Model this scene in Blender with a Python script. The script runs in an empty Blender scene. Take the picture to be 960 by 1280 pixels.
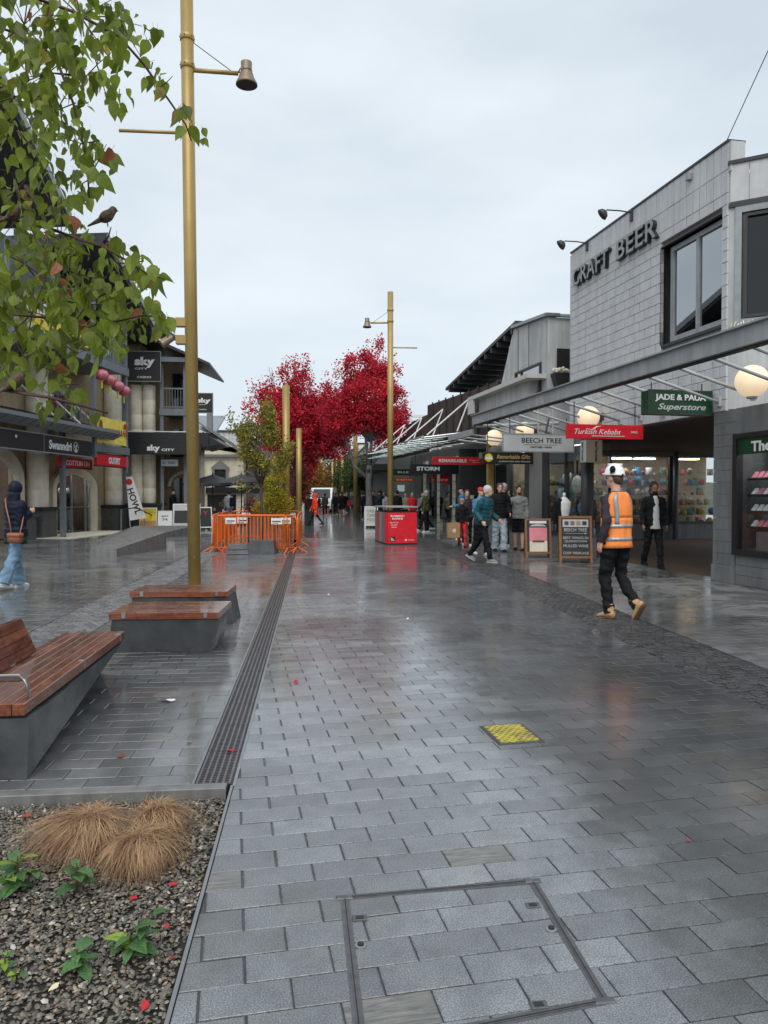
import bpy, math, random
from math import sin, cos, pi, radians as R, tan, atan2, sqrt, hypot
from mathutils import Vector as V, Matrix, noise as mnoise
S = bpy.context.scene
COL = S.collection
rnd = random.Random(7)

# ------------------------------------------------------------ camera
cam = bpy.data.cameras.new('camera'); cam.sensor_fit = 'HORIZONTAL'; cam.sensor_width = 36; cam.lens = 930/960*36
cam.clip_start = .05; cam.clip_end = 3000
co = bpy.data.objects.new('camera', cam); COL.objects.link(co); co.location = (0, 0, 1.5)
co.rotation_euler = (R(90)-math.atan(21/930), 0, -math.atan(90/930)); S.camera = co

# ------------------------------------------------------------ sky, sun, exposure
SUN_EL, SUN_AZ = R(50), R(188)      # azimuth measured from +Y towards +X
W = bpy.data.worlds.new('World'); S.world = W; W.use_nodes = True
nt = W.node_tree; nd = nt.nodes; lk = nt.links; nd.clear()
out = nd.new('ShaderNodeOutputWorld'); bg = nd.new('ShaderNodeBackground'); bg.inputs['Strength'].default_value = .12
sky = nd.new('ShaderNodeTexSky'); sky.sky_type = 'NISHITA'; sky.sun_disc = False
sky.sun_elevation = SUN_EL; sky.sun_rotation = SUN_AZ
tc = nd.new('ShaderNodeTexCoord'); mp = nd.new('ShaderNodeMapping'); mp.inputs['Scale'].default_value = (1, 1, 2.6)
nz = nd.new('ShaderNodeTexNoise'); nz.inputs['Scale'].default_value = 2.2; nz.inputs['Detail'].default_value = 5; nz.inputs['Roughness'].default_value = .5
cr = nd.new('ShaderNodeValToRGB'); cr.color_ramp.elements[0].position = .32; cr.color_ramp.elements[1].position = .68
cr.color_ramp.elements[0].color = (3.75, 4.25, 4.65, 1); cr.color_ramp.elements[1].color = (5.05, 5.45, 5.75, 1)
mx = nd.new('ShaderNodeMix'); mx.data_type = 'RGBA'; mx.inputs['Factor'].default_value = .93
lk.new(tc.outputs['Generated'], mp.inputs[0]); lk.new(mp.outputs[0], nz.inputs['Vector']); lk.new(nz.outputs['Fac'], cr.inputs[0])
lk.new(sky.outputs[0], mx.inputs[6]); lk.new(cr.outputs[0], mx.inputs[7]); lk.new(mx.outputs[2], bg.inputs[0]); lk.new(bg.outputs[0], out.inputs[0])
sl = bpy.data.lights.new('sun', 'SUN'); sl.energy = 1.3; sl.angle = R(50); sl.color = (1, .96, .9)
so = bpy.data.objects.new('sun', sl); COL.objects.link(so)
so.rotation_euler = V((sin(SUN_AZ)*cos(SUN_EL), cos(SUN_AZ)*cos(SUN_EL), sin(SUN_EL))).to_track_quat('Z', 'Y').to_euler()
S.view_settings.view_transform = 'Standard'; S.view_settings.look = 'None'; S.view_settings.exposure = .56; S.view_settings.gamma = 1
S.cycles.max_bounces = 8; S.cycles.transparent_max_bounces = 12

# ------------------------------------------------------------ materials
M = {}
def mat(name, col, rough=.6, metal=0, var=.12, vs=6, bump=0, bs=40, spec=.5, obj=False, emit=None, rv=0, rs=3, col2=None, trans=0, coat=0, stretch=None):
    """procedural principled material: colour mottling, roughness variation and fine relief"""
    m = bpy.data.materials.new(name); m.use_nodes = True; M[name] = m
    n = m.node_tree.nodes; l = m.node_tree.links; b = n['Principled BSDF']
    b.inputs['Roughness'].default_value = rough; b.inputs['Metallic'].default_value = metal
    b.inputs['Specular IOR Level'].default_value = spec
    if coat: b.inputs['Coat Weight'].default_value = coat; b.inputs['Coat Roughness'].default_value = .08
    t = n.new('ShaderNodeTexCoord'); src = t.outputs['Object']
    if stretch:
        mpp = n.new('ShaderNodeMapping'); mpp.inputs['Scale'].default_value = stretch; l.new(src, mpp.inputs[0]); src = mpp.outputs[0]
    no = n.new('ShaderNodeTexNoise'); no.inputs['Scale'].default_value = vs; no.inputs['Detail'].default_value = 6; l.new(src, no.inputs['Vector'])
    r = n.new('ShaderNodeValToRGB'); r.color_ramp.elements[0].position = .3; r.color_ramp.elements[1].position = .7
    c2 = col2 or [min(1, c*(1+var)) for c in col]; c1 = col if col2 else [c*(1-var) for c in col]
    r.color_ramp.elements[0].color = (*c1[:3], 1); r.color_ramp.elements[1].color = (*c2[:3], 1)
    l.new(no.outputs['Fac'], r.inputs[0]); cout = r.outputs[0]
    if obj:   # tone differs from piece to piece
        oi = n.new('ShaderNodeObjectInfo'); ge = n.new('ShaderNodeNewGeometry'); ad = n.new('ShaderNodeMath'); ad.operation = 'ADD'
        l.new(oi.outputs['Random'], ad.inputs[0]); l.new(ge.outputs['Random Per Island'], ad.inputs[1])
        fr = n.new('ShaderNodeMath'); fr.operation = 'FRACT'; l.new(ad.outputs[0], fr.inputs[0])
        mr = n.new('ShaderNodeMapRange'); mr.inputs['To Min'].default_value = 1-obj; mr.inputs['To Max'].default_value = 1+obj; l.new(fr.outputs[0], mr.inputs[0])
        mm = n.new('ShaderNodeMix'); mm.data_type = 'RGBA'; mm.blend_type = 'MULTIPLY'; mm.inputs['Factor'].default_value = 1
        l.new(cout, mm.inputs[6]); l.new(mr.outputs[0], mm.inputs[7]); cout = mm.outputs[2]
    l.new(cout, b.inputs['Base Color'])
    if rv:
        n2 = n.new('ShaderNodeTexNoise'); n2.inputs['Scale'].default_value = rs; n2.inputs['Detail'].default_value = 3
        ge2 = n.new('ShaderNodeNewGeometry'); l.new(ge2.outputs['Position'], n2.inputs['Vector'])
        m2 = n.new('ShaderNodeMapRange'); m2.inputs['From Min'].default_value = .35; m2.inputs['From Max'].default_value = .65
        m2.inputs['To Min'].default_value = max(.02, rough-rv); m2.inputs['To Max'].default_value = rough+rv
        l.new(n2.outputs['Fac'], m2.inputs[0]); l.new(m2.outputs[0], b.inputs['Roughness'])
    if bump:
        n3 = n.new('ShaderNodeTexNoise'); n3.inputs['Scale'].default_value = bs; n3.inputs['Detail'].default_value = 4; l.new(src, n3.inputs['Vector'])
        bp = n.new('ShaderNodeBump'); bp.inputs['Strength'].default_value = bump; bp.inputs['Distance'].default_value = .01
        l.new(n3.outputs['Fac'], bp.inputs['Height']); l.new(bp.outputs[0], b.inputs['Normal'])
    if emit: b.inputs['Emission Color'].default_value = (*emit[:3], 1); b.inputs['Emission Strength'].default_value = emit[3]
    if trans:   # leaf: lets light through
        tr = n.new('ShaderNodeBsdfTranslucent'); l.new(cout, tr.inputs[0]); ms = n.new('ShaderNodeMixShader'); ms.inputs[0].default_value = trans
        l.new(b.outputs[0], ms.inputs[1]); l.new(tr.outputs[0], ms.inputs[2]); l.new(ms.outputs[0], n['Material Output'].inputs[0])
    return m
def glassmat(name, tint=(.75, .8, .82), refl=5, base=.04, rough=.015):
    m = bpy.data.materials.new(name); m.use_nodes = True; M[name] = m
    n = m.node_tree.nodes; l = m.node_tree.links; n.remove(n['Principled BSDF'])
    t = n.new('ShaderNodeBsdfTransparent'); t.inputs[0].default_value = (*tint, 1)
    g = n.new('ShaderNodeBsdfGlossy'); g.inputs['Roughness'].default_value = rough; g.inputs[0].default_value = (.95, .97, 1, 1)
    f = n.new('ShaderNodeLayerWeight'); f.inputs[0].default_value = .5      # Schlick's curve, the same from both faces of the pane
    p = n.new('ShaderNodeMath'); p.operation = 'POWER'; p.inputs[1].default_value = refl; l.new(f.outputs['Facing'], p.inputs[0])
    a = n.new('ShaderNodeMath'); a.operation = 'MULTIPLY_ADD'; a.use_clamp = True; a.inputs[1].default_value = 1-base; a.inputs[2].default_value = base; l.new(p.outputs[0], a.inputs[0])
    x = n.new('ShaderNodeMixShader'); l.new(a.outputs[0], x.inputs[0]); l.new(t.outputs[0], x.inputs[1]); l.new(g.outputs[0], x.inputs[2])
    l.new(x.outputs[0], n['Material Output'].inputs[0]); return m

def pavermat(name, c1, tone, wet=(.55, 1), crough=(.05, .2), dry=0, schist=.98, painted_refl=0):
    """wet granite: salt and pepper grain, rare veined stones, a water film that comes and goes in patches"""
    m = mat(name, c1, .5, var=.1, vs=3, obj=tone, bump=.12, bs=260)
    n = m.node_tree.nodes; l = m.node_tree.links; b = n['Principled BSDF']
    def N(t, **k):
        q = n.new(t)
        for a, v in k.items(): setattr(q, a, v)
        return q
    def noise(scale, det, src, rough=.55, dist=0):
        q = N('ShaderNodeTexNoise'); q.inputs['Scale'].default_value = scale; q.inputs['Detail'].default_value = det; q.inputs['Roughness'].default_value = rough; q.inputs['Distortion'].default_value = dist; l.new(src, q.inputs['Vector']); return q.outputs['Fac']
    def rng(src, a, b_, c, d):
        q = N('ShaderNodeMapRange'); q.inputs['From Min'].default_value = a; q.inputs['From Max'].default_value = b_; q.inputs['To Min'].default_value = c; q.inputs['To Max'].default_value = d; l.new(src, q.inputs[0]); return q.outputs[0]
    def mul(a, b_):
        q = N('ShaderNodeMix', data_type='RGBA', blend_type='MULTIPLY'); q.inputs['Factor'].default_value = 1; l.new(a, q.inputs[6]); l.new(b_, q.inputs[7]); return q.outputs[2]
    src = b.inputs['Base Color'].links[0].from_socket; t = N('ShaderNodeTexCoord'); ge = N('ShaderNodeNewGeometry'); oi = N('ShaderNodeObjectInfo'); P = ge.outputs['Position']
    c = mul(src, rng(noise(190, 2, t.outputs['Object'], .9), .42, .62, .6, 1.75))
    film = noise(.55, 7, P, .6, .6); c = mul(c, rng(film, .38, .62, 1.35, .6))
    c = mul(c, rng(noise(7, 8, P, .7), .3, .55, .72, 1.05))          # grime
    ad = N('ShaderNodeMath', operation='MULTIPLY_ADD'); ad.inputs[1].default_value = 7.31; l.new(oi.outputs['Random'], ad.inputs[0]); l.new(ge.outputs['Random Per Island'], ad.inputs[2])
    fr = N('ShaderNodeMath', operation='FRACT'); l.new(ad.outputs[0], fr.inputs[0]); gt = N('ShaderNodeMath', operation='GREATER_THAN'); gt.inputs[1].default_value = schist; l.new(fr.outputs[0], gt.inputs[0])
    mp2 = N('ShaderNodeMapping'); mp2.inputs['Scale'].default_value = (5, 45, 5); mp2.inputs['Rotation'].default_value = (0, 0, .2); l.new(t.outputs['Object'], mp2.inputs[0])
    rr = N('ShaderNodeValToRGB'); rr.color_ramp.elements[0].position = .4; rr.color_ramp.elements[0].color = (.08, .082, .075, 1); rr.color_ramp.elements[1].position = .68; rr.color_ramp.elements[1].color = (.24, .235, .21, 1)
    l.new(noise(1.3, 7, mp2.outputs[0], .7, .8), rr.inputs[0])
    m3 = N('ShaderNodeMix', data_type='RGBA'); l.new(gt.outputs[0], m3.inputs[0]); l.new(c, m3.inputs[6]); l.new(rr.outputs[0], m3.inputs[7]); c = m3.outputs[2]
    if painted_refl:   # the buildings' dark reflection, painted into the stones towards the shops
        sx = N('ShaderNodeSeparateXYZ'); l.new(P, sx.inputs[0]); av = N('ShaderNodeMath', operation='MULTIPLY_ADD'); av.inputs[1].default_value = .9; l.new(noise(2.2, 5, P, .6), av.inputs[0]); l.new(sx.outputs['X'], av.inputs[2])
        c = mul(c, rng(av.outputs[0], painted_refl-.15, painted_refl+.25, 1, .4))
    w = rng(film, .36, .6, wet[0], wet[1])
    if dry:
        dn = rng(noise(1.1, 9, P, .72, 1.2), .5, .56, 0, dry); sp = N('ShaderNodeSeparateXYZ'); l.new(P, sp.inputs[0]); zn = rng(sp.outputs['X'], 4.6, 5.6, 0, 1); mm2 = N('ShaderNodeMath', operation='MULTIPLY'); l.new(dn, mm2.inputs[0]); l.new(zn, mm2.inputs[1])
        m4 = N('ShaderNodeMix', data_type='RGBA'); l.new(mm2.outputs[0], m4.inputs[0]); l.new(c, m4.inputs[6]); m4.inputs[7].default_value = (.2, .2, .195, 1); c = m4.outputs[2]
        iv = N('ShaderNodeMath', operation='SUBTRACT'); iv.inputs[0].default_value = 1; l.new(mm2.outputs[0], iv.inputs[1]); w2 = N('ShaderNodeMath', operation='MULTIPLY'); l.new(w, w2.inputs[0]); l.new(iv.outputs[0], w2.inputs[1]); w = w2.outputs[0]
    l.new(c, b.inputs['Base Color']); l.new(w, b.inputs['Coat Weight']); b.inputs['Coat IOR'].default_value = 1.48
    l.new(rng(noise(1.7, 6, P, .65), .35, .65, crough[0], crough[1]), b.inputs['Coat Roughness'])
    bp = N('ShaderNodeBump'); bp.inputs['Strength'].default_value = .12; bp.inputs['Distance'].default_value = .004; l.new(noise(55, 3, P), bp.inputs['Height']); l.new(bp.outputs[0], b.inputs['Coat Normal'])
    return m
pavermat('granite', (.145, .155, .163), .26, painted_refl=1.68)
pavermat('granite_left', (.1, .103, .106), .28, wet=(.7, 1), crough=(.04, .15))
pavermat('granite_right', (.085, .086, .086), .25, wet=(.4, 1), dry=.8)
mat('joint', (.045, .046, .048), .3, var=.3, vs=12, rv=.15)
mat('sett', (.05, .05, .052), .2, var=.3, vs=30, obj=.35, bump=.6, bs=60, rv=.12)
mat('sett_light', (.15, .15, .15), .35, var=.3, vs=30, obj=.35, bump=.6, bs=60, rv=.12)
mat('soil', (.03, .025, .02), .8, bump=.6, bs=30)
mat('gravel', (.2, .19, .17), .42, var=.35, vs=60, obj=.3)
def recolour_gravel():
    n = M['gravel'].node_tree.nodes; l = M['gravel'].node_tree.links; b = n['Principled BSDF']; ge = n.new('ShaderNodeNewGeometry'); r = n.new('ShaderNodeValToRGB'); r.color_ramp.interpolation = 'CONSTANT'
    cs = [(.1, .095, .08), (.17, .15, .115), (.075, .07, .062), (.24, .18, .12), (.14, .13, .11), (.32, .28, .22), (.13, .095, .065), (.2, .185, .155), (.48, .45, .4)]
    e = r.color_ramp.elements; e[0].color = (*cs[0], 1); e[1].position = .13; e[1].color = (*cs[1], 1)
    for i, c in enumerate(cs[2:]): q = e.new([.3, .42, .52, .7, .78, .86, .97][i]); q.color = (*c, 1)
    l.new(ge.outputs['Random Per Island'], r.inputs[0]); l.new(r.outputs[0], b.inputs['Base Color'])
recolour_gravel()
mat('steel_edge', (.32, .33, .34), .35, .8, var=.1)
mat('grate', (.16, .15, .16), .35, .7, var=.2, vs=20)
mat('grate_void', (.008, .008, .009), .6)
mat('manhole', (.1, .1, .105), .4, .3, var=.2, vs=30, bump=.2)
mat('yellow_paint', (.62, .5, .03), .45, vs=14, col2=(.25, .22, .06))
mat('concrete', (.075, .083, .088), .3, var=.3, vs=5, bump=.15, bs=60, rv=.15)
mat('concrete_light', (.17, .17, .165), .4, var=.25, vs=4, bump=.2, bs=50, rv=.15, stretch=(3, 3, .4))
mat('timber', (.15, .04, .022), .25, var=.5, vs=4, bump=.15, bs=9, obj=.3, stretch=(14, .8, 14), rv=.14, rs=6, coat=.5, col2=(.3, .105, .055))
mat('timber_x', (.15, .04, .022), .22, var=.5, vs=4, bump=.15, bs=9, obj=.3, stretch=(.8, 14, 14), rv=.14, rs=6, coat=.6, col2=(.28, .095, .05))
mat('steel', (.55, .55, .55), .3, .9)
mat('pole_gold', (.42, .29, .1), .42, .35, var=.08, vs=3, bump=.05, spec=.5)
mat('lamp_bronze', (.25, .19, .13), .45, .4)
mat('lamp_dark', (.03, .03, .03), .5)
mat('block', (.56, .565, .58), .75, var=.05, vs=4, bump=.25, bs=90, obj=.035)
mat('block_lit', (.55, .555, .56), .7, var=.06, vs=4, bump=.2, bs=60)
mat('mortar', (.2, .2, .205), .85)
mat('pier', (.17, .18, .18), .6, var=.08, vs=6, bump=.2, bs=60, obj=.05)
mat('fascia', (.34, .355, .365), .5, var=.07, vs=2)
mat('rod', (.42, .44, .45), .4)
mat('frame_grey', (.3, .32, .335), .45)
mat('frame_dark', (.035, .035, .037), .5)
mat('soffit_brown', (.11, .065, .042), .7, var=.2)
mat('plaster', (.5, .51, .505), .85, var=.1, vs=1.5, bump=.3, bs=50)
mat('rust', (.055, .03, .024), .7, var=.3, vs=2, obj=.2, stretch=(1, 1, .3))
mat('dark', (.02, .021, .022), .55)
mat('black', (.012, .012, .013), .45)
mat('white', (.78, .78, .77), .5, var=.04)
mat('offwhite', (.55, .55, .52), .6, var=.08)
mat('sign_grey', (.5, .51, .51), .4, var=.03)
mat('sign_tan', (.22, .18, .13), .5, var=.05)
mat('cream', (.8, .74, .58), .8, var=.06, vs=2, bump=.1)
mat('quoin', (.74, .68, .52), .8)
mat('stone', (.84, .77, .62), .75, var=.12, vs=3, bump=.2, bs=30, obj=.06)
mat('stone_dark', (.1, .1, .1), .5, var=.2)
mat('wall_tan', (.45, .35, .22), .8, var=.1)
mat('wall_grey', (.22, .22, .21), .8, var=.12, vs=1)
mat('steel_blue', (.17, .19, .21), .5, var=.1)
mat('roof_dark', (.035, .038, .042), .45, var=.2, vs=2)
mat('roof_zinc', (.22, .25, .28), .4, .3, var=.1)
mat('green_sign', (.004, .05, .016), .35)
mat('red_sign', (.35, .01, .014), .4)
mat('red_bright', (.72, .015, .03), .35)
mat('yellow_sign', (.75, .55, .02), .5)
mat('banner', (.8, .66, .12), .6, var=.15, vs=5)
mat('orange_plastic', (.85, .16, .02), .35, var=.1)
mat('globe', (.8, .66, .48), .5, emit=(1, .74, .46, .38))
mat('gold_ink', (.5, .36, .12), .5)
mat('dark_ink', (.03, .03, .03), .5)
mat('brown_ink', (.12, .07, .04), .5)
mat('pink', (.75, .25, .3), .6)
mat('kraft', (.42, .25, .13), .7)
mat('wood', (.25, .11, .04), .55, var=.2, stretch=(8, 8, 1))
mat('brown_leather', (.3, .1, .04), .4)
mat('skin', (.66, .38, .27), .5, var=.06, vs=20)
mat('skin_dark', (.28, .14, .085), .5, var=.06, vs=20)
mat('hair_dark', (.02, .014, .01), .6, var=.4, vs=60, bump=.5, bs=90)
mat('hair_brown', (.08, .045, .025), .6, var=.4, vs=60, bump=.5, bs=90)
mat('hair_grey', (.55, .54, .51), .7, var=.12, vs=30, bump=.2, bs=60)
mat('hivis', (1, .27, .055), .6, var=.08, vs=10, bump=.3, bs=14, emit=None)
mat('reflective', (.36, .38, .4), .35, .3, var=.1, vs=60)
mat('cloth_black', (.012, .012, .014), spec=.15, rough=.75, var=.3, vs=10, bump=.4, bs=12)
mat('cloth_charcoal', (.045, .038, .045), spec=.15, rough=.8, var=.2, vs=10, bump=.4, bs=12)
mat('cloth_navy', (.012, .015, .03), spec=.15, rough=.5, var=.3, vs=10, bump=.3, bs=12)
mat('cloth_teal', (.015, .075, .095), spec=.15, rough=.4, var=.25, vs=8, bump=.3, bs=12)
mat('cloth_grey', (.27, .27, .27), spec=.15, rough=.85, var=.1, vs=8, bump=.3, bs=14)
mat('cloth_olive', (.09, .085, .045), spec=.15, rough=.8, var=.2)
mat('cloth_blue', (.08, .19, .3), spec=.15, rough=.6, var=.2)
mat('cloth_red', (.6, .03, .04), spec=.15, rough=.6, var=.15)
mat('cloth_orange', (.85, .06, .03), spec=.15, rough=.5, var=.1)
mat('cloth_green', (.012, .05, .03), spec=.15, rough=.7)
mat('cloth_tan', (.3, .25, .17), spec=.15, rough=.8)
mat('denim', (.17, .27, .38), spec=.15, rough=.8, var=.25, vs=6, bump=.4, bs=10)
mat('denim_pale', (.38, .45, .5), spec=.15, rough=.8, var=.2, vs=6, bump=.4, bs=10)
mat('boot_tan', (.5, .3, .14), .6, var=.15, vs=20, bump=.2)
mat('sole', (.13, .07, .04), .7)
mat('white_shoe', (.7, .7, .7), .5)
mat('grey_shoe', (.25, .25, .24), .6)
mat('helmet', (.85, .85, .84), .25, var=.02)
mat('umbrella_black', (.03, .033, .036), .55)
mat('car_white', (.75, .76, .77), .25, coat=.5)
mat('tyre', (.02, .02, .02), .8)
mat('bark', (.07, .055, .05), .8, var=.35, vs=14, bump=.6, bs=30)
mat('bark_grey', (.13, .125, .12), .8, var=.4, vs=5, bump=.6, bs=30)
mat('twig', (.08, .04, .03), .6)
mat('leaf', (.19, .245, .03), .4, var=.3, vs=14, obj=.5, trans=.55, bump=.2, bs=25)
mat('leaf_yellow', (.34, .28, .04), .5, var=.25, vs=9, obj=.25, trans=.45)
mat('leaf_rust', (.3, .1, .04), .5, var=.35, vs=9, obj=.3, trans=.4)
mat('maple', (.4, .01, .035), .55, col2=(.78, .05, .08), vs=1.1, obj=.5, trans=.45)
mat('maple_dark', (.14, .02, .022), .55, col2=(.22, .05, .02), vs=1.3, obj=.4, trans=.35)
mat('crown_olive', (.22, .24, .045), .55, col2=(.38, .3, .06), vs=.8, obj=.4, trans=.4)
mat('crown_yellow', (.42, .4, .04), .55, col2=(.6, .38, .04), vs=.8, obj=.35, trans=.4)
mat('crown_green', (.045, .085, .025), .6, col2=(.12, .13, .03), vs=.3, obj=.4, trans=.3)
mat('crown_amber', (.35, .2, .03), .6, col2=(.3, .12, .03), vs=.3, obj=.3, trans=.3)
mat('sedge', (.2, .1, .05), .6, col2=(.5, .32, .17), vs=8, obj=.45)
mat('plant_leaf', (.04, .1, .035), .3, col2=(.09, .2, .05), vs=12, obj=.3, bump=.3, bs=30, trans=.15)
mat('plant_leaf_pale', (.25, .36, .04), .35, obj=.2, trans=.25)
mat('petal', (.6, .03, .04), .5, var=.2, trans=.2)
mat('petal_pale', (.7, .6, .4), .6)
mat('feather', (.1, .07, .05), .8, var=.5, vs=80, bump=.4, bs=90)
mat('lantern', (.55, .06, .09), .5, col2=(.6, .3, .35), vs=8)
mat('hill', (.05, .07, .04), .9, col2=(.1, .1, .06), vs=.02)
mat('window_far', (.02, .024, .028), .08, spec=.8)
mat('warm_light', (.9, .6, .3), .5, emit=(1, .7, .4, 5))
mat('white_light', (.9, .9, .9), .5, emit=(.95, .97, 1, 7))
mat('neon_red', (.5, .05, .01), .5, emit=(1, .12, .02, .35))
glassmat('glass', (.88, .9, .9), 6, .025); glassmat('glass_sky', (.12, .15, .18), 3, .35); glassmat('glass_canopy', (.75, .83, .83), 4, .06)
glassmat('glass_dark', (.16, .16, .17), 4, .05)
for i, c in enumerate([(.5, .4, .05), (.05, .2, .4), (.45, .06, .1), (.5, .48, .42), (.3, .17, .08), (.06, .25, .13), (.2, .35, .5), (.65, .62, .6), (.05, .05, .06), (.5, .25, .1)]):
    mat('goods%d' % i, c, .7, var=.25, vs=12)

def weather(name, amt=.22, sx=2.2, sz=.3):
    n = M[name].node_tree.nodes; l = M[name].node_tree.links; b = n['Principled BSDF']; src = b.inputs['Base Color'].links[0].from_socket
    ge = n.new('ShaderNodeNewGeometry'); mp = n.new('ShaderNodeMapping'); mp.inputs['Scale'].default_value = (sx, sx, sz); l.new(ge.outputs['Position'], mp.inputs[0])
    q = n.new('ShaderNodeTexNoise'); q.inputs['Scale'].default_value = 2; q.inputs['Detail'].default_value = 8; q.inputs['Roughness'].default_value = .65; l.new(mp.outputs[0], q.inputs['Vector'])
    r = n.new('ShaderNodeMapRange'); r.inputs['From Min'].default_value = .35; r.inputs['From Max'].default_value = .62; r.inputs['To Min'].default_value = 1-amt; r.inputs['To Max'].default_value = 1.04; l.new(q.outputs['Fac'], r.inputs[0])
    m = n.new('ShaderNodeMix'); m.data_type = 'RGBA'; m.blend_type = 'MULTIPLY'; m.inputs['Factor'].default_value = 1; l.new(src, m.inputs[6]); l.new(r.outputs[0], m.inputs[7]); l.new(m.outputs[2], b.inputs['Base Color'])
for w_ in ('block', 'plaster', 'fascia', 'pier', 'stone', 'cream', 'wall_tan', 'roof_dark', 'pole_gold', 'block_lit', 'concrete', 'stone_dark', 'frame_grey'): weather(w_, .12 if w_ in ('block', 'pole_gold', 'frame_grey', 'block_lit', 'stone', 'cream') else .25)
weather('timber', .3, 9, 9); weather('timber_x', .3, 9, 9); weather('orange_plastic', .15, 5, 3); weather('rust', .3)
# street surface beyond the stones that can be told apart
def brickmat():
    m = mat('far_paving', (.14, .15, .16), .3, var=.2, vs=.5, rv=.1, rs=.5, spec=.6, coat=1); m.node_tree.nodes['Principled BSDF'].inputs['Coat Roughness'].default_value = .1
    n = m.node_tree.nodes; l = m.node_tree.links; b = n['Principled BSDF']
    t = n.new('ShaderNodeTexCoord'); mp = n.new('ShaderNodeMapping'); mp.inputs['Rotation'].default_value = (0, 0, -R(6))
    bt = n.new('ShaderNodeTexBrick'); bt.inputs['Scale'].default_value = 1; bt.inputs['Brick Width'].default_value = .275; bt.inputs['Row Height'].default_value = .145
    bt.inputs['Mortar Size'].default_value = .006; bt.inputs['Color1'].default_value = (.11, .12, .13, 1); bt.inputs['Color2'].default_value = (.19, .2, .21, 1); bt.inputs['Mortar'].default_value = (.07, .07, .07, 1)
    l.new(t.outputs['Object'], mp.inputs[0]); l.new(mp.outputs[0], bt.inputs[0]); l.new(bt.outputs[0], b.inputs['Base Color'])
brickmat()

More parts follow.
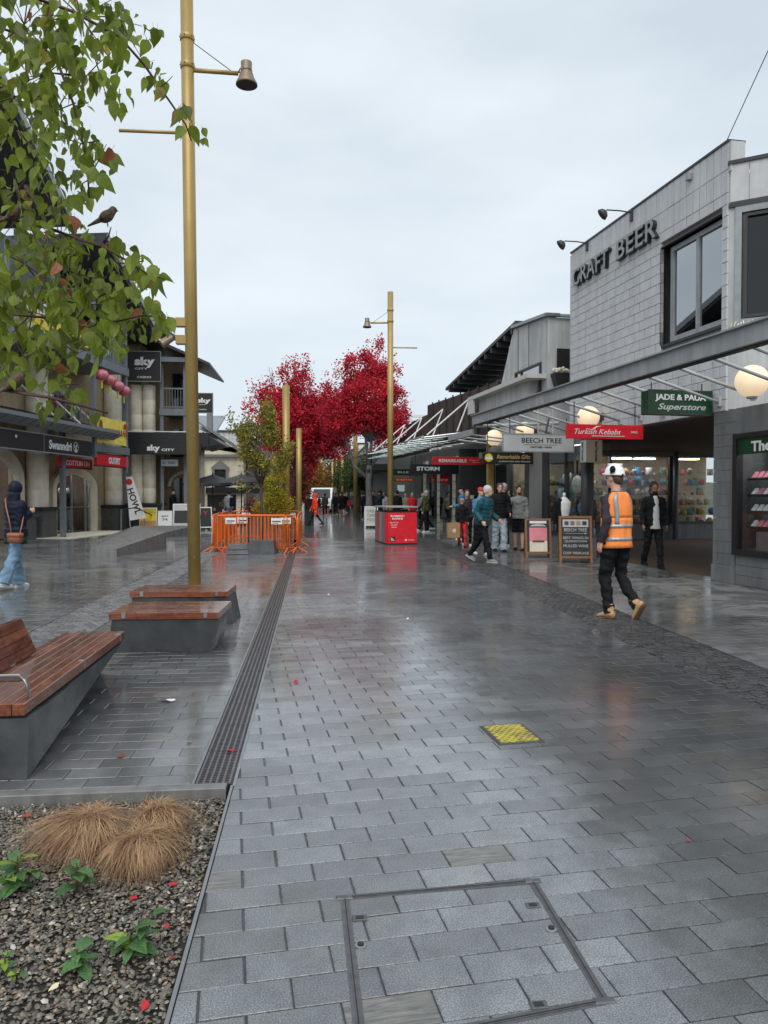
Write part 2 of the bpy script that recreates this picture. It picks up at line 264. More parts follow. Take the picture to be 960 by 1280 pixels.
# ------------------------------------------------------------ mesh helpers
def dirframe(t):
    t = t.normalized(); sx = V((1, 0, 0)) - t*t.x
    if sx.length < .25: sx = V((0, 1, 0)) - t*t.y
    sx.normalize(); return sx, t.cross(sx)
class MB:
    """collects shapes into one mesh"""
    def __init__(s): s.v = []; s.f = []
    def add(s, vs, fs):
        o = len(s.v); s.v += [tuple(p) for p in vs]; s.f += [tuple(i+o for i in f) for f in fs]; return s
    def box(s, x0, x1, y0, y1, z0, z1):
        return s.add([(x, y, z) for z in (z0, z1) for x, y in ((x0, y0), (x1, y0), (x1, y1), (x0, y1))],
                     [(3, 2, 1, 0), (4, 5, 6, 7), (0, 1, 5, 4), (1, 2, 6, 5), (2, 3, 7, 6), (3, 0, 4, 7)])
    def bbox(s, x0, x1, y0, y1, z0, z1, b=.004):
        """box with chamfered upper and lower edges"""
        r = lambda d, z: [(x0+d, y0+d, z), (x1-d, y0+d, z), (x1-d, y1-d, z), (x0+d, y1-d, z)]
        vs = r(b, z0)+r(0, z0+b)+r(0, z1-b)+r(b, z1)
        fs = [(3, 2, 1, 0), (12, 13, 14, 15)]
        for k in range(3):
            for i in range(4): j = (i+1) % 4; fs.append((k*4+i, k*4+j, k*4+4+j, k*4+4+i))
        return s.add(vs, fs)
    def hexa(s, b4, t4):
        return s.add(list(b4)+list(t4), [(3, 2, 1, 0), (4, 5, 6, 7), (0, 1, 5, 4), (1, 2, 6, 5), (2, 3, 7, 6), (3, 0, 4, 7)])
    def prism(s, pts, a0, a1, axis='z'):
        n = len(pts)
        P = {'z': lambda p, a: (p[0], p[1], a), 'x': lambda p, a: (a, p[0], p[1]), 'y': lambda p, a: (p[0], a, p[1])}[axis]
        vs = [P(p, a0) for p in pts]+[P(p, a1) for p in pts]
        return s.add(vs, [tuple(range(n-1, -1, -1)), tuple(range(n, 2*n))]+[(i, (i+1) % n, n+(i+1) % n, n+i) for i in range(n)])
    def tube(s, pts, rad, n=8, cap=True):
        pts = [V(p) for p in pts]; m = len(pts)
        if not isinstance(rad, (list, tuple)): rad = [rad]*m
        vs = []
        for i, p in enumerate(pts):
            t = pts[min(i+1, m-1)]-pts[max(i-1, 0)]
            if t.length < 1e-7: t = V((0, 0, 1))
            a, b = dirframe(t); r = rad[i]; rx, ry = r if isinstance(r, tuple) else (r, r)
            for k in range(n): c = 2*pi*k/n; vs.append(p+a*(rx*cos(c))+b*(ry*sin(c)))
        fs = [(i*n+k, i*n+(k+1) % n, (i+1)*n+(k+1) % n, (i+1)*n+k) for i in range(m-1) for k in range(n)]
        if cap: fs += [tuple(range(n-1, -1, -1)), tuple(range((m-1)*n, m*n))]
        return s.add(vs, fs)
    def rod(s, a, b, r, n=6): return s.tube([a, b], r, n)
    def lathe(s, prof, o=(0, 0, 0), n=16, ax=None):
        """profile (r, z) turned about z"""
        vs = []; m = len(prof)
        for r, z in prof:
            for k in range(n): c = 2*pi*k/n; vs.append((o[0]+r*cos(c), o[1]+r*sin(c), o[2]+z))
        fs = [(i*n+k, i*n+(k+1) % n, (i+1)*n+(k+1) % n, (i+1)*n+k) for i in range(m-1) for k in range(n)]
        fs += [tuple(range(n-1, -1, -1)), tuple(range((m-1)*n, m*n))]
        return s.add(vs, fs)
    def ell(s, c, r, n=12, m=8, mt=None):
        rx, ry, rz = r if isinstance(r, tuple) else (r, r, r); vs = []
        for i in range(m+1):
            a = -pi/2+pi*i/m; a = max(-pi/2+.08, min(pi/2-.08, a))
            for k in range(n):
                b = 2*pi*k/n; p = V((rx*cos(a)*cos(b), ry*cos(a)*sin(b), rz*sin(a)))
                if mt: p = mt @ p
                vs.append(p+V(c))
        fs = [(i*n+k, i*n+(k+1) % n, (i+1)*n+(k+1) % n, (i+1)*n+k) for i in range(m) for k in range(n)]
        fs += [tuple(range(n-1, -1, -1)), tuple(range(m*n, (m+1)*n))]
        return s.add(vs, fs)
    def xf(s, mt):
        s.v = [tuple(mt @ V(p)) for p in s.v]; return s
    def mesh(s, name, m=None, smooth=False):
        me = bpy.data.meshes.new(name); me.from_pydata(s.v, [], s.f)
        if smooth: me.polygons.foreach_set('use_smooth', [True]*len(me.polygons))
        if m: me.materials.append(M[m] if isinstance(m, str) else m)
        me.update(); return me
    def build(s, name, m, parent=None, smooth=False, **kw):
        return inst(s.mesh(name, m, smooth), name, parent, **kw)
def inst(me, name, parent=None, loc=(0, 0, 0), rot=(0, 0, 0), scale=None, label=None, kind=None):
    o = bpy.data.objects.new(name, me); COL.objects.link(o); o.parent = parent; o.location = loc; o.rotation_euler = rot
    if scale: o.scale = scale
    if label: o['label'] = label
    if kind: o['kind'] = kind
    return o
def thing(name, label, cat, loc=(0, 0, 0), rz=0, group=None, rot=None):
    o = bpy.data.objects.new(name, None); COL.objects.link(o); o.empty_display_size = .1
    o.location = loc; o.rotation_euler = rot or (0, 0, rz); o['label'] = label; o['category'] = cat
    if group: o['group'] = group
    return o
def tag(o, label, cat, group=None):
    o['label'] = label; o['category'] = cat
    if group: o['group'] = group
    return o
def struct(name, loc=(0, 0, 0), rz=0):
    o = bpy.data.objects.new(name, None); COL.objects.link(o); o.location = loc; o.rotation_euler = (0, 0, rz); o['kind'] = 'structure'; return o
TMP = bpy.data.scenes.new('workbench')
def evaluated(o):
    TMP.collection.objects.link(o); TMP.view_layers[0].update(); dg = TMP.view_layers[0].depsgraph
    me = bpy.data.meshes.new_from_object(o.evaluated_get(dg), preserve_all_data_layers=False, depsgraph=dg)
    TMP.collection.objects.unlink(o); d = o.data; bpy.data.objects.remove(o)
    return me
def text(s, w, h, m, parent, loc, rot=(R(90), 0, 0), ext=.004, bold=0, shear=0, space=1, name='lettering', z0=None):
    """lettering fitted into w x h, centred on loc; rot (90,0,0) faces -Y"""
    c = bpy.data.curves.new('lettering', 'FONT'); c.body = s; c.size = 1; c.extrude = .001; c.offset = bold; c.shear = shear; c.space_character = space; c.resolution_u = 3
    c.align_x = 'CENTER'
    me = evaluated(bpy.data.objects.new('lettering', c))
    xs = [v.co.x for v in me.vertices]; ys = [v.co.y for v in me.vertices]
    if not xs: return None
    cx, cy = (min(xs)+max(xs))/2, (min(ys)+max(ys))/2; sx = w/(max(xs)-min(xs)); sy = h/(max(ys)-min(ys))
    for v in me.vertices: v.co = ((v.co.x-cx)*sx, (v.co.y-cy)*sy, ext if v.co.z > 0 else -ext)
    me.materials.clear(); me.materials.append(M[m]); me.name = name
    return inst(me, name, parent, loc, rot)
def blob(mb, voxel, m, smooth=4, folds=0, fs=9, name='body'):
    """fuses overlapping shapes into one continuous skin"""
    me = mb.mesh(name); o = bpy.data.objects.new(name, me)
    a = o.modifiers.new('r', 'REMESH'); a.mode = 'VOXEL'; a.voxel_size = voxel; a.use_smooth_shade = True
    b = o.modifiers.new('s', 'SMOOTH'); b.factor = .5; b.iterations = smooth
    r = evaluated(o)
    if folds:
        nn = [0.0]*(3*len(r.vertices)); cc = nn[:]; r.vertices.foreach_get('normal', nn); r.vertices.foreach_get('co', cc)
        for i in range(0, len(cc), 3):
            k = mnoise.noise(V((cc[i]*fs, cc[i+1]*fs, cc[i+2]*fs*1.6)))*folds; cc[i] += nn[i]*k; cc[i+1] += nn[i+1]*k; cc[i+2] += nn[i+2]*k
        r.vertices.foreach_set('co', cc); r.update()
    r.polygons.foreach_set('use_smooth', [True]*len(r.polygons))
    r.materials.clear(); r.materials.append(M[m]); return r
def copytree(o, parent=None):
    c = o.copy(); COL.objects.link(c); c.parent = parent
    for ch in [x for x in KIDS.get(o.name, [])]: copytree(ch, c)
    return c
KIDS = {}
def index_kids(o):
    KIDS.clear()
    for x in COL.objects:
        if x.parent: KIDS.setdefault(x.parent.name, []).append(x)
def clip(poly, region):
    """convex clip, region counter-clockwise"""
    out = poly
    for i in range(len(region)):
        a = region[i]; b = region[(i+1) % len(region)]; ex, ey = b[0]-a[0], b[1]-a[1]; inp = out; out = []
        if not inp: return []
        side = lambda p: ex*(p[1]-a[1])-ey*(p[0]-a[0])
        for k in range(len(inp)):
            p, q = inp[k-1], inp[k]; sp, sq = side(p), side(q)
            if (sp >= 0) != (sq >= 0): t = sp/(sp-sq); out.append((p[0]+(q[0]-p[0])*t, p[1]+(q[1]-p[1])*t))
            if sq >= 0: out.append(q)
    return out
def area(p): return abs(sum(p[i-1][0]*p[i][1]-p[i][0]*p[i-1][1] for i in range(len(p))))/2
def slab(mb, poly, z, b=.0028, d=.05, o=(0, 0)):
    """a stone with chamfered rim, top at z"""
    n = len(poly); cx = sum(p[0] for p in poly)/n; cy = sum(p[1] for p in poly)/n
    ins = []
    for x, y in poly: dx, dy = cx-x, cy-y; l = hypot(dx, dy) or 1; ins.append((x+dx/l*b*1.4-o[0], y+dy/l*b*1.4-o[1]))
    out = [(x-o[0], y-o[1]) for x, y in poly]
    vs = [(x, y, z-d) for x, y in out]+[(x, y, z-b*.8) for x, y in out]+[(x, y, z) for x, y in ins]
    fs = [tuple(range(2*n, 3*n))]
    for i in range(n): j = (i+1) % n; fs += [(i, j, n+j, n+i), (n+i, n+j, 2*n+j, 2*n+i)]
    mb.add(vs, fs)
def visible(x, y, z=0, m=40):
    """roughly inside the photograph's frame"""
    dx, dy = x, y; a = math.atan(90/930); f = dx*sin(a)+dy*cos(a); r = dx*cos(a)-dy*sin(a)
    return f > .5 and abs(r/f*930) < 480+m and (1.5-z)/f*930 < 661+m*2
def pave(parent, rot, L, Wd, gap, region, m, nmax, name='paver', jit=0, bond=.5, thick=.05, org=(0, 0)):
    ca, sa = cos(rot), sin(rot); rgn = [((x-org[0])*ca+(y-org[1])*sa, -(x-org[0])*sa+(y-org[1])*ca) for x, y in region]
    x0 = min(p[0] for p in rgn); x1 = max(p[0] for p in rgn); y0 = min(p[1] for p in rgn); y1 = max(p[1] for p in rgn)
    cells = []
    for r in range(int(y0//Wd), int(y1//Wd)+1):
        off = (r % 2)*bond*L
        for c in range(int((x0-off)//L)-1, int((x1-off)//L)+1):
            xa = c*L+off+gap/2; ya = r*Wd+gap/2; j = lambda: rnd.uniform(-jit, jit)
            q = [(xa+j(), ya+j()), (xa+L-gap+j(), ya+j()), (xa+L-gap+j(), ya+Wd-gap+j()), (xa+j(), ya+Wd-gap+j())]
            p = clip(q, rgn)
            if len(p) < 3 or area(p) < L*Wd*.06: continue
            # drop doubled points
            p = [a for i, a in enumerate(p) if hypot(a[0]-p[i-1][0], a[1]-p[i-1][1]) > 1e-4]
            if len(p) < 3: continue
            cx, cy = xa+L/2, ya+Wd/2; wx, wy = cx*ca-cy*sa+org[0], cx*sa+cy*ca+org[1]
            if wy < -1: continue
            full = (p == q) or (abs(area(p)-area(q)) < 1e-7)
            cells.append((hypot(wx, wy)+(0 if visible(wx, wy) else 100), p, full, wx, wy, cx, cy))
    cells.sort(key=lambda c: c[0]); rest = MB(); shared = []
    if not jit:
        h = [(-L/2+gap/2, -Wd/2+gap/2), (L/2-gap/2, -Wd/2+gap/2), (L/2-gap/2, Wd/2-gap/2), (-L/2+gap/2, Wd/2-gap/2)]
        sm = MB(); slab(sm, h, 0, d=thick); shared = sm.mesh(name, m)
    for i, (d, p, full, wx, wy, cx, cy) in enumerate(cells):
        dz = rnd.uniform(-.0012, .0012) if not jit else rnd.uniform(-.004, .003)
        if i < nmax:
            if full and not jit: me = shared
            else: b = MB(); slab(b, p, 0, o=(cx, cy), d=thick, b=.006 if jit else .0028); me = b.mesh(name, m)
            inst(me, name, parent, (wx, wy, dz), (rnd.uniform(-.004, .004)*(9 if jit else 1), rnd.uniform(-.004, .004)*(9 if jit else 1), rot))
        else:
            slab(rest, [((a*ca-b*sa+org[0]), (a*sa+b*ca+org[1])) for a, b in p], dz, d=.02, b=.006 if jit else .0028)
    if rest.v: rest.build(name+'_field', m, parent, kind='stuff')
# ============================================================ GROUND
g = MB(); g.add([(-1500, -200, -.2), (1500, -200, -.2), (1500, 2500, -.2), (-1500, 2500, -.2)], [(0, 1, 2, 3)])
g.build('ground', 'hill', kind='structure')
def bed(name, pts, z, m='joint'):
    b = MB(); b.add([(x, y, z) for x, y in pts], [tuple(range(len(pts)))]); return b.build(name, m, kind='structure')
lane_bed = bed('street_paving', [(-.405, -2), (3.06, -2), (3.45, 26), (-.405, 26)], -.006)
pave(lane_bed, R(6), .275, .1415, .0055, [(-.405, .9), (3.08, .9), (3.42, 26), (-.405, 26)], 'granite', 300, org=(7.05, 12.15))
left_bed = bed('forecourt_paving', [(-24, 3.9), (-.625, 3.9), (-.625, 28), (-24, 28)], -.006)
pave(left_bed, 0, .275, .1448, .0055, [(-2.4, 3.92), (-.625, 3.92), (-.625, 26), (-2.4, 26)], 'granite_left', 220, org=(-.63, 3.9))
pave(left_bed, 0, .275, .1448, .0055, [(-11.2, 5), (-3.1, 5), (-3.1, 27), (-11.2, 27)], 'granite_left', 80, org=(-.63, 3.9))
right_bed = bed('footpath_paving', [(3.86, -2), (20, -2), (20, 26), (4.22, 26)], -.006)
pave(right_bed, R(6), .275, .1415, .0055, [(3.88, 4), (8.6, 4), (7.6, 13), (5.4, 30), (4.27, 26)], 'granite_right', 200, org=(7.05, 12.15))
cob_bed = bed('cobble_band', [(3.05, -2), (3.88, -2), (4.28, 26), (3.43, 26)], -.014)
pave(cob_bed, R(6), .105, .085, .013, [(3.12, 4), (3.86, 4), (4.24, 26), (3.44, 26)], 'sett', 300, name='sett', jit=.009)
cob2 = bed('cobble_band', [(-3.1, 5), (-2.4, 5), (-2.4, 20), (-3.1, 20)], -.008)
pave(cob2, 0, .105, .085, .008, [(-3.08, 6), (-2.42, 6), (-2.42, 20), (-3.08, 20)], 'sett_light', 200, name='sett', jit=.008)
# beyond the stones one can tell apart
far = MB(); far.add([(-24, 26, -.002), (30, 26, -.002), (30, 140, -.002), (-24, 140, -.002)], [(0, 1, 2, 3)])
far.build('street_surface', 'far_paving', kind='structure')
# far strip of cobbles and the dark drain line running on
c3 = MB()
for k in range(40): c3.box(4.28-.0*k, 4.8, 26+k*.5, 26.48+k*.5, 0, .002)
# worn dry patches in the arcade mouth, threshold step of the left shops
dr = struct('linear_drain')
b = MB(); b.box(-.615, -.405, 3.9, 22, -.05, -.03); b.build('drain_bed', 'grate_void', dr)
for xa, xb in ((-.628, -.612), (-.412, -.396)): b = MB(); b.box(xa, xb, 3.86, 22, -.06, .003); b.build('edge_rail', 'steel_edge', dr)
me = MB()
for k in range(6): me.box(-.606+.0335*k, -.606+.0335*k+.012, 0, .494, -.02, .001)
for k in range(20): me.box(-.61, -.415, k*.0248, k*.0248+.0075, -.019, -.0005)
gm = me.mesh('grating', 'grate')
for k in range(36): inst(gm, 'grating', dr, (0, 3.9+k*.5, 0))
# manhole set into the paving: recessed lid frame flush with the stones
mh = thing('access_cover', 'large paved-over access cover with grey metal edging in the foreground paving', 'manhole cover', (0, 0, 0))
P0, P1, P2, P3 = (.118, 2.74), (.85, 2.79), (.86, 2.10), (.13, 1.98)
def strip(mb, a, b_, w, z0=-.01, z1=.005):
    dx, dy = b_[0]-a[0], b_[1]-a[1]; l = hypot(dx, dy); nx, ny = -dy/l*w/2, dx/l*w/2
    mb.hexa([(a[0]-nx, a[1]-ny, z0), (b_[0]-nx, b_[1]-ny, z0), (b_[0]+nx, b_[1]+ny, z0), (a[0]+nx, a[1]+ny, z0)],
            [(a[0]-nx, a[1]-ny, z1), (b_[0]-nx, b_[1]-ny, z1), (b_[0]+nx, b_[1]+ny, z1), (a[0]+nx, a[1]+ny, z1)])
for a, c in ((P0, P1), (P1, P2), (P2, P3), (P3, P0)):
    b = MB(); strip(b, a, c, .034, z1=.0015); b.build('edge_strip', 'manhole', mh)
    b = MB(); strip(b, a, c, .012, z0=.0005, z1=.0035); b.build('inner_rail', 'manhole', mh)
    b = MB(); strip(b, a, c, .004, z0=.0005, z1=.0045); b.build('rubber_seal', 'black', mh)
for (x, y) in (P0, P1, P2): b = MB(); b.bbox(x-.032, x+.032, y-.014, y+.014, -.01, .0055); b.build('corner_plate', 'manhole', mh)
for (x, y) in ((.165, 2.6), (.80, 2.62), (.31, 2.03), (.66, 2.1)):
    b = MB(); b.bbox(x-.026, x+.026, y-.017, y+.017, -.01, .0045, .001); p = b.build('key_plate', 'manhole', mh)
    b = MB(); b.box(x-.014, x+.014, y-.009, y+.009, .004, .006); b.build('keyhole', 'black', p)
for (x, y) in ((.158, 2.44), (.82, 2.47)):
    b = MB(); b.lathe([(.022, -.01), (.02, .004), (.014, .0055)], (x, y, 0), 20); p = b.build('lifting_ring', 'steel_edge', mh)
    b = MB(); b.lathe([(.011, .004), (.011, .0095)], (x, y, 0), 14); b.build('lifting_hole', 'black', p)
# yellow painted cover
yc = thing('utility_cover', 'small square utility cover with worn yellow paint and criss-cross ribs', 'manhole cover', (1.24, 4.54, 0), R(6))
b = MB(); b.bbox(-.15, .15, -.19, .19, -.02, .003); b.build('frame', 'frame_dark', yc)
b = MB(); b.bbox(-.13, .13, -.17, .17, -.01, .006); b.build('plate', 'manhole', yc)
for k in range(-6, 7):
    for sgn in (1, -1):
        pts = []
        for t in range(-40, 41):
            x = t*.006; y = sgn*x*1.25+k*.055
            if abs(x) < .125 and abs(y) < .165: pts.append((x, y))
        if len(pts) > 3:
            b = MB(); strip(b, pts[0], pts[-1], rnd.choice((.012, .016, .02)), z0=.004, z1=.0095+.0004*(sgn > 0)); b.build('rib', 'yellow_paint', yc)
# small litter: leaves and petals on the paving
def flat_leaf(name, label, cat, x, y, s, m, rz, group=None, z=.004):
    b = MB(); n = 9
    pts = [(s*(.5*cos(a)*(1+.25*sin(3*a+rz))), s*.32*sin(a), s*.08*sin(2*a)+s*.1) for a in [2*pi*k/n for k in range(n)]]
    b.add([(0, 0, 0)]+pts, [(0, k+1, (k+1) % n+1) for k in range(n)])
    o = b.build(name, m); o.location = (x, y, z); o.rotation_euler = (rnd.uniform(-.25, .25), rnd.uniform(-.25, .25), rz); tag(o, label, cat, group); return o
flat_leaf('fallen_leaf', 'dark red leaf lying on the drain grating', 'leaf', -.48, 4.38, .05, 'petal', .4, z=.006)
flat_leaf('fallen_leaf', 'tiny red leaf on the paving just right of the drain', 'leaf', -.13, 5.95, .06, 'petal', 1.4)
flat_leaf('fallen_leaf', 'brown crumpled leaf on the paving between long bench and drain', 'leaf', -1.09, 4.35, .05, 'leaf_rust', 1)
flat_leaf('fallen_leaf', 'tiny pink petal on dark wet paving near the right edge of the photo', 'leaf', 1.62, 3.05, .022, 'petal', 1)
flat_leaf('paper_scrap', 'white scrap of paper in the puddle in front of the short benches', 'litter', -1.06, 5.5, .13, 'white', .1)
flat_leaf('litter_scrap', 'small green scrap on the paving left of the drain', 'litter', -.74, 4.55, .035, 'goods5', .6)
for i, (x, y, l) in enumerate([(.24, 11.2, 'in the middle of the lane well ahead'), (1.15, 8.9, 'on the lane right of centre'), (-1.6, 4.4, 'beside the foot of the long bench')]):
    flat_leaf('gum_spot', 'white fleck '+l, 'litter', x, y, .045, 'white', i)

# ============================================================ GARDEN BED
bedm = MB(); bedm.box(-4, -.425, -.5, 3.8, -.19, -.05); gb = bedm.build('garden_bed', 'soil', kind='structure')
b = MB(); b.box(-.42, -.407, -.5, 3.86, -.15, .006); b.build('edging', 'steel_edge', gb)
b = MB(); b.bbox(-6, -.44, 3.81, 3.885, -.15, .012); b.build('kerb', 'concrete_light', gb)
def gravel():
    base = [(0, 0, 1), (.9, 0, .25), (.28, .85, .25), (-.72, .53, .25), (-.72, -.53, .25), (.28, -.85, .25), (0, 0, -.6)]
    fc = [(0, 1, 2), (0, 2, 3), (0, 3, 4), (0, 4, 5), (0, 5, 1), (1, 6, 2), (2, 6, 3), (3, 6, 4), (4, 6, 5), (5, 6, 1)]
    vs = []; fs = []
    for i in range(26000):
        y = 1.6+2.2*rnd.random()**.8; x = -.44-rnd.random()*1.55
        if x < -.7 and x < -(y*.42+.25): continue
        s = rnd.uniform(.005, .0105)*(1 if rnd.random() > .05 else 1.4); a = rnd.uniform(0, 6.3); c, d = cos(a)*s, sin(a)*s; ax = rnd.uniform(.8, 1.5); az = rnd.uniform(.4, .85)
        tx, ty = rnd.uniform(-.5, .5), rnd.uniform(-.5, .5); z = -.047+rnd.random()*.016; o = len(vs)
        for p in base:
            px, py, pz = p[0]*ax*rnd.uniform(.75, 1.2), p[1]*rnd.uniform(.75, 1.2), p[2]*az
            pz += px*tx+py*ty; vs.append((x+px*c-py*d, y+px*d+py*c, z+pz*s))
        fs += [(a_+o, b_+o, c_+o) for a_, b_, c_ in fc]
    me = bpy.data.meshes.new('gravel'); me.from_pydata(vs, [], fs); me.materials.append(M['gravel']); return inst(me, 'gravel', kind='stuff')
tag(gravel(), 'loose grey and brown gravel covering the garden bed', 'gravel')
def tussock(x, y, r, h, n, label, lean=(0, 0)):
    b = MB()
    for i in range(n):
        a = rnd.uniform(0, 2*pi); rr = r*rnd.uniform(.3, 1.1)*(.8+.45*mnoise.noise(V((cos(a)*2.3, sin(a)*2.3, x*9)))+(rnd.random() < .03)*.3); hh = h*rnd.uniform(.62, 1.0)*(.75+.25*min(1, rr/r)); x0, y0 = rnd.gauss(0, .025), rnd.gauss(0, .025)
        w = rnd.uniform(.0007, .0015); L = []; K = 9; tw = rnd.gauss(0, .45)+.8*mnoise.noise(V((cos(a)*3, sin(a)*3, 5+x*7)))
        for k in range(K+1):
            t = k/K; aa = a+tw*t; g_ = max(0, (k-1)/(K-1))*pi/2; q = rr*(.1+.9*sin(g_)) if k else 0; z = (hh*(cos(g_)**.75)*(.8+.2*min(1, k/3))-.03*t) if k else 0; z = max(z, -.035+.012*rnd.random())
            L.append(V((x0+cos(aa)*q+lean[0]*t, y0+sin(aa)*q+lean[1]*t, z-.03*(1-t))))
        sd = V((-sin(a), cos(a), 0)); o = len(b.v)
        for k, p in enumerate(L):
            ww = w*(1-.8*k/K); b.v += [tuple(p-sd*ww), tuple(p+sd*ww)]
        b.f += [(o+2*k, o+2*k+1, o+2*k+3, o+2*k+2) for k in range(K)]
    o = b.build('sedge_tussock', 'sedge'); o.location = (x, y, 0); tag(o, label, 'ornamental grass', 'brown sedge tussocks in the garden bed')
tussock(-.97, 3.36, .33, .17, 2600, 'broad brown sedge tussock spilling left, at the back of the garden bed', (-.05, -.03))
tussock(-.71, 3.14, .21, .165, 2200, 'rounded brown sedge tussock nearest the viewer in the gravel', (0, -.02))
tussock(-.7, 3.42, .19, .16, 1200, 'small brown sedge tussock half hidden by the kerb end of the bed', (.02, 0))
def broadleaf():
    b = MB(); K = 6
    for k in range(K+1):
        t = k/K; w = .34*sin(pi*min(1, t*1.02))**.8*(1-.25*t); z = .12*sin(pi*t)-.25*t*t
        b.v += [(t, -w, z+.05*w), (t, -w*.5, z+.03), (t, 0, z-.035), (t, w*.5, z+.03), (t, w, z+.05*w)]
    b.f += [(5*k+i, 5*k+5+i, 5*k+6+i, 5*k+1+i) for k in range(K) for i in range(4)]
    return b
bl = {m: broadleaf().mesh('leaf', m, True) for m in ('plant_leaf', 'plant_leaf_pale')}
def plant(x, y, label, stems, cat='plant'):
    t = thing('shrub_seedling', label, cat, (x, y, -.04), rnd.random()*6, 'young broad-leaved plants in the gravel')
    for (dx, dy, h, n, s, pale) in stems:
        b = MB(); b.tube([(dx*.2, dy*.2, 0), (dx*.7, dy*.7, h*.6), (dx, dy, h)], [.004, .003, .002], 5); b.build('stem', 'twig', t)
        for i in range(n):
            f = i/max(1, n-1); a = i*2.4+rnd.random()*.5; z = h*(.25+.6*f); q = .35+.65*f
            inst(bl['plant_leaf_pale' if rnd.random() < pale else 'plant_leaf'], 'leaf', t, (dx*q, dy*q, z), (rnd.uniform(-.3, .3), rnd.uniform(-.5, .35)-.2*f, a), (s*1.1*rnd.uniform(.6, 1.15),)*3)
plant(-1.14, 2.98, 'green broad-leaved plant cut by the left edge of the photo', [(0, 0, .14, 9, .085, .25), (-.06, .04, .1, 6, .08, .1), (.03, -.05, .06, 5, .06, .3)])
plant(-.90, 2.92, 'dark green plant in front of the sedge tussocks', [(0, 0, .13, 9, .075, .05), (.04, .02, .09, 5, .06, 0)])
plant(-.60, 2.50, 'plant with glossy and pale lime leaves nearest the viewer', [(0, 0, .1, 9, .085, .3), (.03, .06, .15, 4, .06, .2), (-.07, 0, .06, 6, .07, .1)])
plant(-.76, 2.46, 'low dark green plant beside the pale lime-leaved one', [(0, 0, .07, 8, .07, .1), (-.03, .02, .05, 5, .06, 0)])
plant(-.98, 2.45, 'thin straggly weed with small leaves at the lower left', [(0, 0, .06, 7, .03, .5), (.08, .02, .05, 6, .03, .5), (-.07, .03, .05, 6, .03, .3)])
pg = 'red petals fallen on the gravel'
for x, y, s, l in [(-.675, 2.86, .055, 'long red petal curled on the gravel below the tussocks'), (-.52, 2.66, .04, 'pink red petal on the gravel right of the lime-leaved plant'),
                   (-.462, 2.48, .03, 'red petal by the metal garden edging'), (-.50, 2.25, .05, 'pink and white crushed petal near the bottom of the bed'),
                   (-.64, 2.17, .035, 'faded pink petal at the very bottom of the bed'), (-1.36, 3.66, .05, 'red petal near the kerb at the upper left of the bed'),
                   (-.93, 3.02, .04, 'orange red petal caught on the dark green plant'), (-.55, 2.95, .05, 'dull red petal right of the rounded tussock')]:
    flat_leaf('fallen_petal', l, 'petal', x, y, s*.8, 'petal', rnd.random()*3, pg, z=-.028)
flat_leaf('fallen_petal', 'cream coloured leaf on the gravel below the low dark plant', 'petal', -.80, 2.36, .035, 'petal_pale', 1, z=-.028)

# ============================================================ PUB BUILDING (CRAFT BEER)
AO = (7.05, 12.15, 0); AR = R(6)
pub = thing('pub_building', 'grey concrete block building with long grey canopy and large raised dark lettering', 'building', AO, AR)
b = MB(); w0, w1, z0, z1 = .14, 2.02, 4.45, 6.35
for a in [(0, w0, 2.95, 7.5), (w0, w1, 2.95, z0), (w0, w1, z1, 7.5), (w1, 5.98, 2.95, 7.5)]: b.box(.07, .3, *a)
b.build('wall_core', 'mortar', pub)
b = MB(); b.box(.3, 9, .35, 5.97, 2.97, 7.1); b.build('upper_storey', 'plaster', pub)
b = MB(); b.box(.3, 5, .4, 5.9, 7.1, 7.2); b.build('roof', 'roof_dark', pub)
# blocks in courses of 0.195, two stacked upright courses on top
def blocks():
    full = {}
    def blk(ya, yb, za, zb):
        k = (round(yb-ya, 3), round(zb-za, 3))
        if k not in full:
            m_ = MB(); w, h = k; q = .006
            m_.add([(0, -w/2, -h/2), (0, w/2, -h/2), (0, w/2, h/2), (0, -w/2, h/2), (-.07+q, -w/2, -h/2), (-.07+q, w/2, -h/2), (-.07+q, w/2, h/2), (-.07+q, -w/2, h/2),
                    (-.07, -w/2+q, -h/2+q), (-.07, w/2-q, -h/2+q), (-.07, w/2-q, h/2-q), (-.07, -w/2+q, h/2-q)],
                   [(8, 11, 10, 9)]+[(i, i+4, (i+1) % 4+4, (i+1) % 4) for i in range(4)]+[(4+i, 8+i, (i+1) % 4+8, (i+1) % 4+4) for i in range(4)])
            full[k] = m_.mesh('block', 'block')
        inst(full[k], 'block', pub, (.07+rnd.uniform(-.0015, .0015), (ya+yb)/2, (za+zb)/2))
    gp = .007; n = 0
    for r in range(19):
        za = 2.95+r*.195; zb = za+.195-gp; y = -.2 if r % 2 else 0
        while y < 5.98:
            ya, yb = max(y, 0), min(y+.4-.02, 5.98); y += .4
            if yb-ya < .05: continue
            segs = [(ya, yb)]
            if zb > z0+.02 and za < z1-.02: segs = [(p, q) for p, q in ((ya, min(yb, w0)), (max(ya, w1), yb)) if q-p > .03]
            for p, q in segs: blk(round(p, 3), round(q, 3), za, zb)
    for za, zb in ((6.655, 7.04), (7.047, 7.5)):
        y = 0
        while y < 5.97: blk(y, min(y+.2-.014, 5.98), za, zb); y += .2
blocks()
b = MB(); b.box(-.02, .32, -.02, 6.0, 7.5, 7.54); b.build('coping', 'frame_dark', pub)
b = MB(); b.box(.012, .28, -.06, -.003, 7.0, 7.5); b.build('parapet_end', 'block_lit', pub)
b = MB(); b.box(.0, 9, 5.983, 6.02, 2.97, 7.45); b.build('end_wall', 'plaster', pub)
